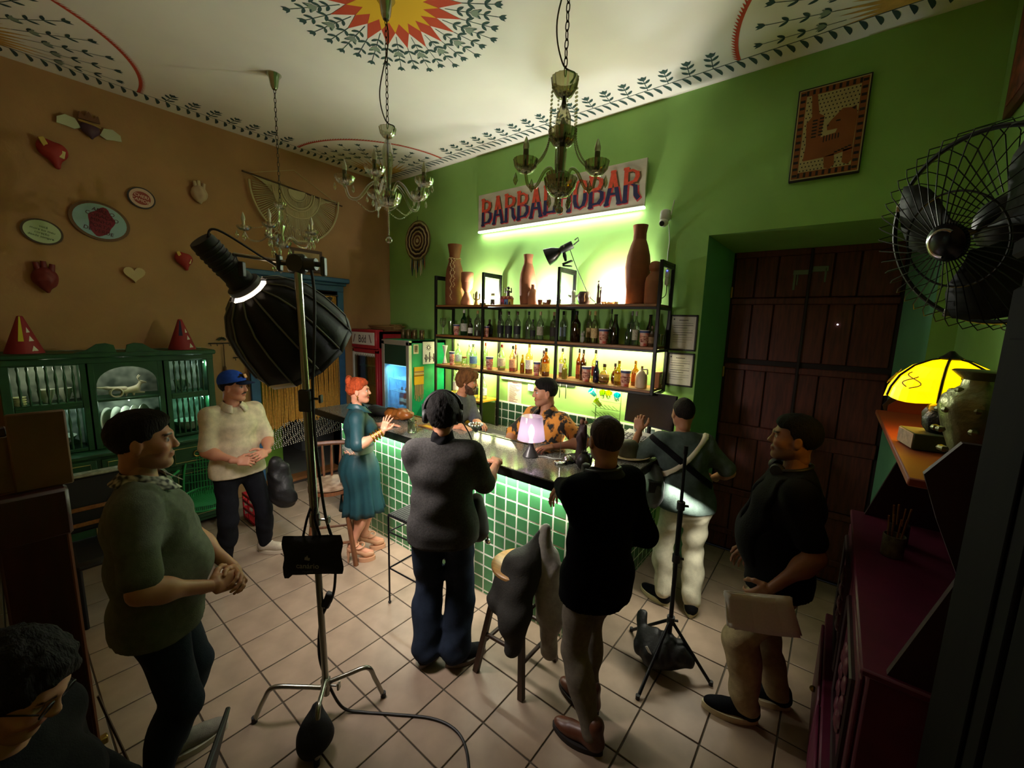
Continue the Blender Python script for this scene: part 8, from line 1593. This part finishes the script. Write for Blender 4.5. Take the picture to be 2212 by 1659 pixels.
for i, (y, x, nm) in enumerate(((2.45, .30, 'printed tin of brushes'), (2.62, .33, 'dark cup of pens'))):
    t = thing('pen_pot', f'{nm} on the purple sideboard desk', 'pot', (x, y, 1.206)); MB().lathe([(.038, .001), (.04, .004), (.04, .10), (.036, .10), (.035, .01)], (x, y, 1.206), 20).build('tin', mat('tin%d' % i, ('6a6a52', '1c1814')[i], .5, nz=.6, nscale=40), t)
    for k in range(4): MB().cyl((x+.01*k-.015, y+.012*math.sin(k*2), 1.215), (x+.02*k-.03, y+.03*math.sin(k*2), 1.39), .004, n=6).build('brush', M_plank, t)
# wall fan close to the camera
fc = V(.2725, 1.672, 2.48); fa = V(-.66, -.55, -.28); fa /= np.linalg.norm(fa); fd, fu, fv = basis(fa); FR = .25; t = thing('wall_fan', 'large black wire-caged wall fan high on the right-hand side', 'fan', tuple(fc)); M_fk = mat('fan_black', '0e1210', .4, .4)
ringp = lambda r, d: [fc+fd*d+r*(fu*math.cos(a)+fv*math.sin(a)) for a in [2*math.pi*i/56 for i in range(56)]]
MB().tube(ringp(FR, 0), .0065, 8, closed=True).build('rim', M_fk, t); MB().tube(ringp(FR*.50, .085), .003, 6, closed=True).build('inner_ring', M_fk, t)
NW = 44
for k in range(NW):
    a = 2*math.pi*k/NW; a2 = a+.16; R1 = lambda r, d, aa: fc+fd*d+r*(fu*math.cos(aa)+fv*math.sin(aa))
    MB().tube([R1(.045, .105, a), R1(FR*.5, .088, a+.05), R1(FR*.93, .062, a2), R1(FR*1.04, .045, a2), R1(FR*1.04, -.05, a2), R1(FR*.9, -.075, a2), R1(FR*.35, -.09, a)], .0016, 4).build('cage_wire', M_fk, t)
MB().lathe([(.001, .118), (.030, .117), (.050, .108), (.052, .098), (.001, .094)], fc, 28, fd).build('badge', mat('badge', '15171a', .2, .6), t); MB().tube([fc+fd*.114+.036*(fu*math.cos(a)+fv*math.sin(a)) for a in [math.pi*(-.45+1.2*i/14) for i in range(15)]], .004, 6).build('badge_ring', M_chrome, t)
for k in range(3):
    a = 2*math.pi*k/3+.4; bl = MB(); g0 = []
    for i in range(7):
        r = .04+.20*i/6; w_ = .35+.30*math.sin(math.pi*i/6*.9); g0.append([fc+r*(fu*math.cos(a+s2*w_)+fv*math.sin(a+s2*w_))+fd*.035*s2 for s2 in (-1, -.33, .33, 1)])
    for i in range(6):
        for j in range(3): bl.add([g0[i][j], g0[i][j+1], g0[i+1][j+1], g0[i+1][j]], [(0, 1, 2, 3)])
    o_ = bl.build('blade', mat('blade_grey', '1a1e18', .6, spec=.2), t, ang=180); md = o_.modifiers.new('t', 'SOLIDIFY'); md.thickness = .003
MB().lathe([(.03, -.03), (.075, -.05), (.085, -.12), (.07, -.19), (.001, -.20)], fc, 26, fd).build('motor', M_fk, t); MB().tube([fc-fd*.14, V(.45, 1.86, 2.52), V(XR-.005, 1.88, 2.50)], .022, 10).rbox((XR-.012, 1.88, 2.50), (.01, .06, .08), None, .004).build('bracket', M_fk, t)
for k in range(4): p = R1(FR, 0, 1.57*k+.5); MB().rbox(p, (.008, .012, .012), None, .002).build('clip', M_chrome, t)
MB().tube(bez([fc-fv*FR-fd*.02, fc-fv*FR*1.08+V(.02, .03, 0), V(.36, 1.55, 2.22)], 6), .002, 5).ball((.36, 1.55, 2.20), .009, 8, 6).build('pull_chain', M_chrome, t)
wd = thing('dark_wardrobe', 'tall dark wooden wardrobe filling the right edge of the view', 'wardrobe', (.42, .95, 0)); M_wd = mat('wardrobe_wood', '0e0a08', .85, spec=.05, nz=.3, nscale=6, stretch=(4, 4, .5))
MB().bbox(.275, XR-.002, .60, 1.30, 0, 2.36, .01).build('carcass', M_wd, wd); MB().bbox(.258, XR-.002, .58, 1.32, 2.36, 2.40, .008).build('cornice', M_wd, wd)
for y0, y1 in ((.62, .94), (.96, 1.28)): d_ = MB().bbox(.262, .275, y0, y1, .10, 2.30, .006).build('door', M_wd, wd); MB().bbox(.256, .262, y0+.06, y1-.06, .2, 2.2, .004).build('panel', M_wd, d_); MB().ball((.250, y0+.03, 1.2), .012, 8, 6).build('knob', M_brass, d_)
# ================================================================ LEFT FOREGROUND
M_mah = mat('mahogany', '3a1510', .45, nz=.3, nscale=8, stretch=(4, 4, .6)); f = thing('glazed_stand', 'dark mahogany standing frame with an open glazed panel at the left edge', 'frame stand', (-1.70, .02, 0)); FX = -1.70
for y0, y1 in ((-.30, -.22), (-.045, .085)): MB().bbox(FX-.025, FX+.025, y0, y1, .0, 1.68, .006).build('stile', M_mah, f)
MB().bbox(FX-.03, FX+.03, -.31, .095, 1.56, 1.70, .008).build('top_rail', M_mah, f); MB().bbox(FX-.03, FX+.03, -.31, .095, .05, .22, .008).build('bottom_rail', M_mah, f); MB().bbox(FX-.03, FX+.03, -.215, -.05, .80, .86, .006).build('mid_rail', M_mah, f); MB().box(FX-.003, FX+.003, -.22, -.045, .86, 1.56).build('pane', GL, f)
MB().tube([(FX+.02, .083, 1.62), (FX+.02, .087, .7), (FX+.02, .083, .03)], .006, 6).build('edge_bead', mat('bead_brown', '6a3a20', .5), f); MB().rbox((FX+.01, .095, .85), (.012, .014, .012), None, .003).build('latch', M_brass, f)
MB().tube(bez([(FX+.0, .10, 1.0), (FX+.05, .16, .6), (FX+.03, .14, .2), (FX+.08, .17, .006)], 8), .004, 6).build('cord', mat('cord_brown', '4a3524', .8), f)
b = thing('display_crate', 'wooden crate boards propped on top of the mahogany frame', 'crate', (FX, -.02, 1.70)); M_crate = mat('crate_wood', '6a4a2a', .7, nz=.3, nscale=7, stretch=(4, 1, 1))
MB().bbox(FX-.04, FX-.02, -.33, .02, 1.702, 1.86, .003).build('board', M_crate, b); MB().bbox(FX-.018, FX+.0, .0, .11, 1.702, 1.92, .004).build('upright_board', M_crate, b); MB().bbox(FX-.045, FX-.015, -.33, .0, 1.86, 1.885, .003).build('top_slat', M_mah, b)
# black chair with a plastic-covered back beside the cabinet
q = V(-4.05, .42, 0); t = thing('covered_chair', 'black padded chair under clear plastic behind the stout man', 'chair', tuple(q)); MB().bbox(-4.30, -3.85, .20, .62, .44, .50, .02).build('seat', M_rub, t); MB().bbox(-4.34, -4.28, .20, .62, .55, .98, .02).build('backrest', M_rub, t)
for x in (-4.29, -3.88):
    for y in (.22, .60): MB().cyl((x, y, .002), (x, y, .45), .014, n=10).build('leg', M_tk, t)
for z in (.60, .72): MB().bbox(-4.28, -4.262, .20, .62, z, z+.03, .004).build('wood_slat', M_plank, t)
MB().bbox(-4.35, -4.26, .19, .63, .975, 1.0, .01).build('plastic_cover', mat('plastic_film', '9aa08c', .25, nz=.5, nscale=20, bump=.5, bscale=30), t)
# -- person bending over a laptop at the lower left edge
pJ = person('dark-haired person in black with glasses bent over a laptop at the lower left corner', (-1.40, -.16), R_(60), 1.62, .95, 'a87c62', lean=.10, hyaw=R_(50), hpitch=-.55, female=True, crouch=.12,
    arms={'R': dict(w=(.26, -.10, .92), d=(.9, .2, -.2)), 'L': dict(w=(.26, .12, .92), d=(.9, -.2, -.2))}, shirt=dict(m=M_blk, sleeve=1.9, hem=.70, e=.014), trousers=dict(m=M_denim), shoe=dict(m=cloth('shoe_black', '17181b'), sm=mat('sole_taupe', '6d625a', .8)), hair=('long', '14100d'))
T, J, c = pJ; hp = c['hp']
for s_ in (1, -1): MB().tube([hp(.098, .032*s_+.019*math.cos(a), .004+.016*math.sin(a)) for a in [2*math.pi*i/16 for i in range(16)]], .0018, 5, closed=True).tube([hp(.095, .050*s_, .008), hp(.0, .082*s_, .004)], .0018, 5).build('glasses', M_rub, T)
t = thing('laptop', 'open black laptop held low at the bottom left corner', 'laptop', (-1.12, .05, .86)); Rl = rot(.05, -.1, R_(60)-math.pi/2); MB().rbox((-1.16, .10, .90), (.17, .115, .010), Rl, .004).build('base', M_rub, t); MB().rbox(V(-1.16, .10, .90)+Rl@V(0, .125, .10), (.17, .006, .105), Rl@rot(-.3, 0, 0), .003).build('lid', M_rub, t); MB().rbox(V(-1.16, .10, .911)+Rl@V(0, -.02, 0), (.14, .06, .002), Rl, .001).build('keyboard', mat('keyb', '3a3a3e', .5), t)
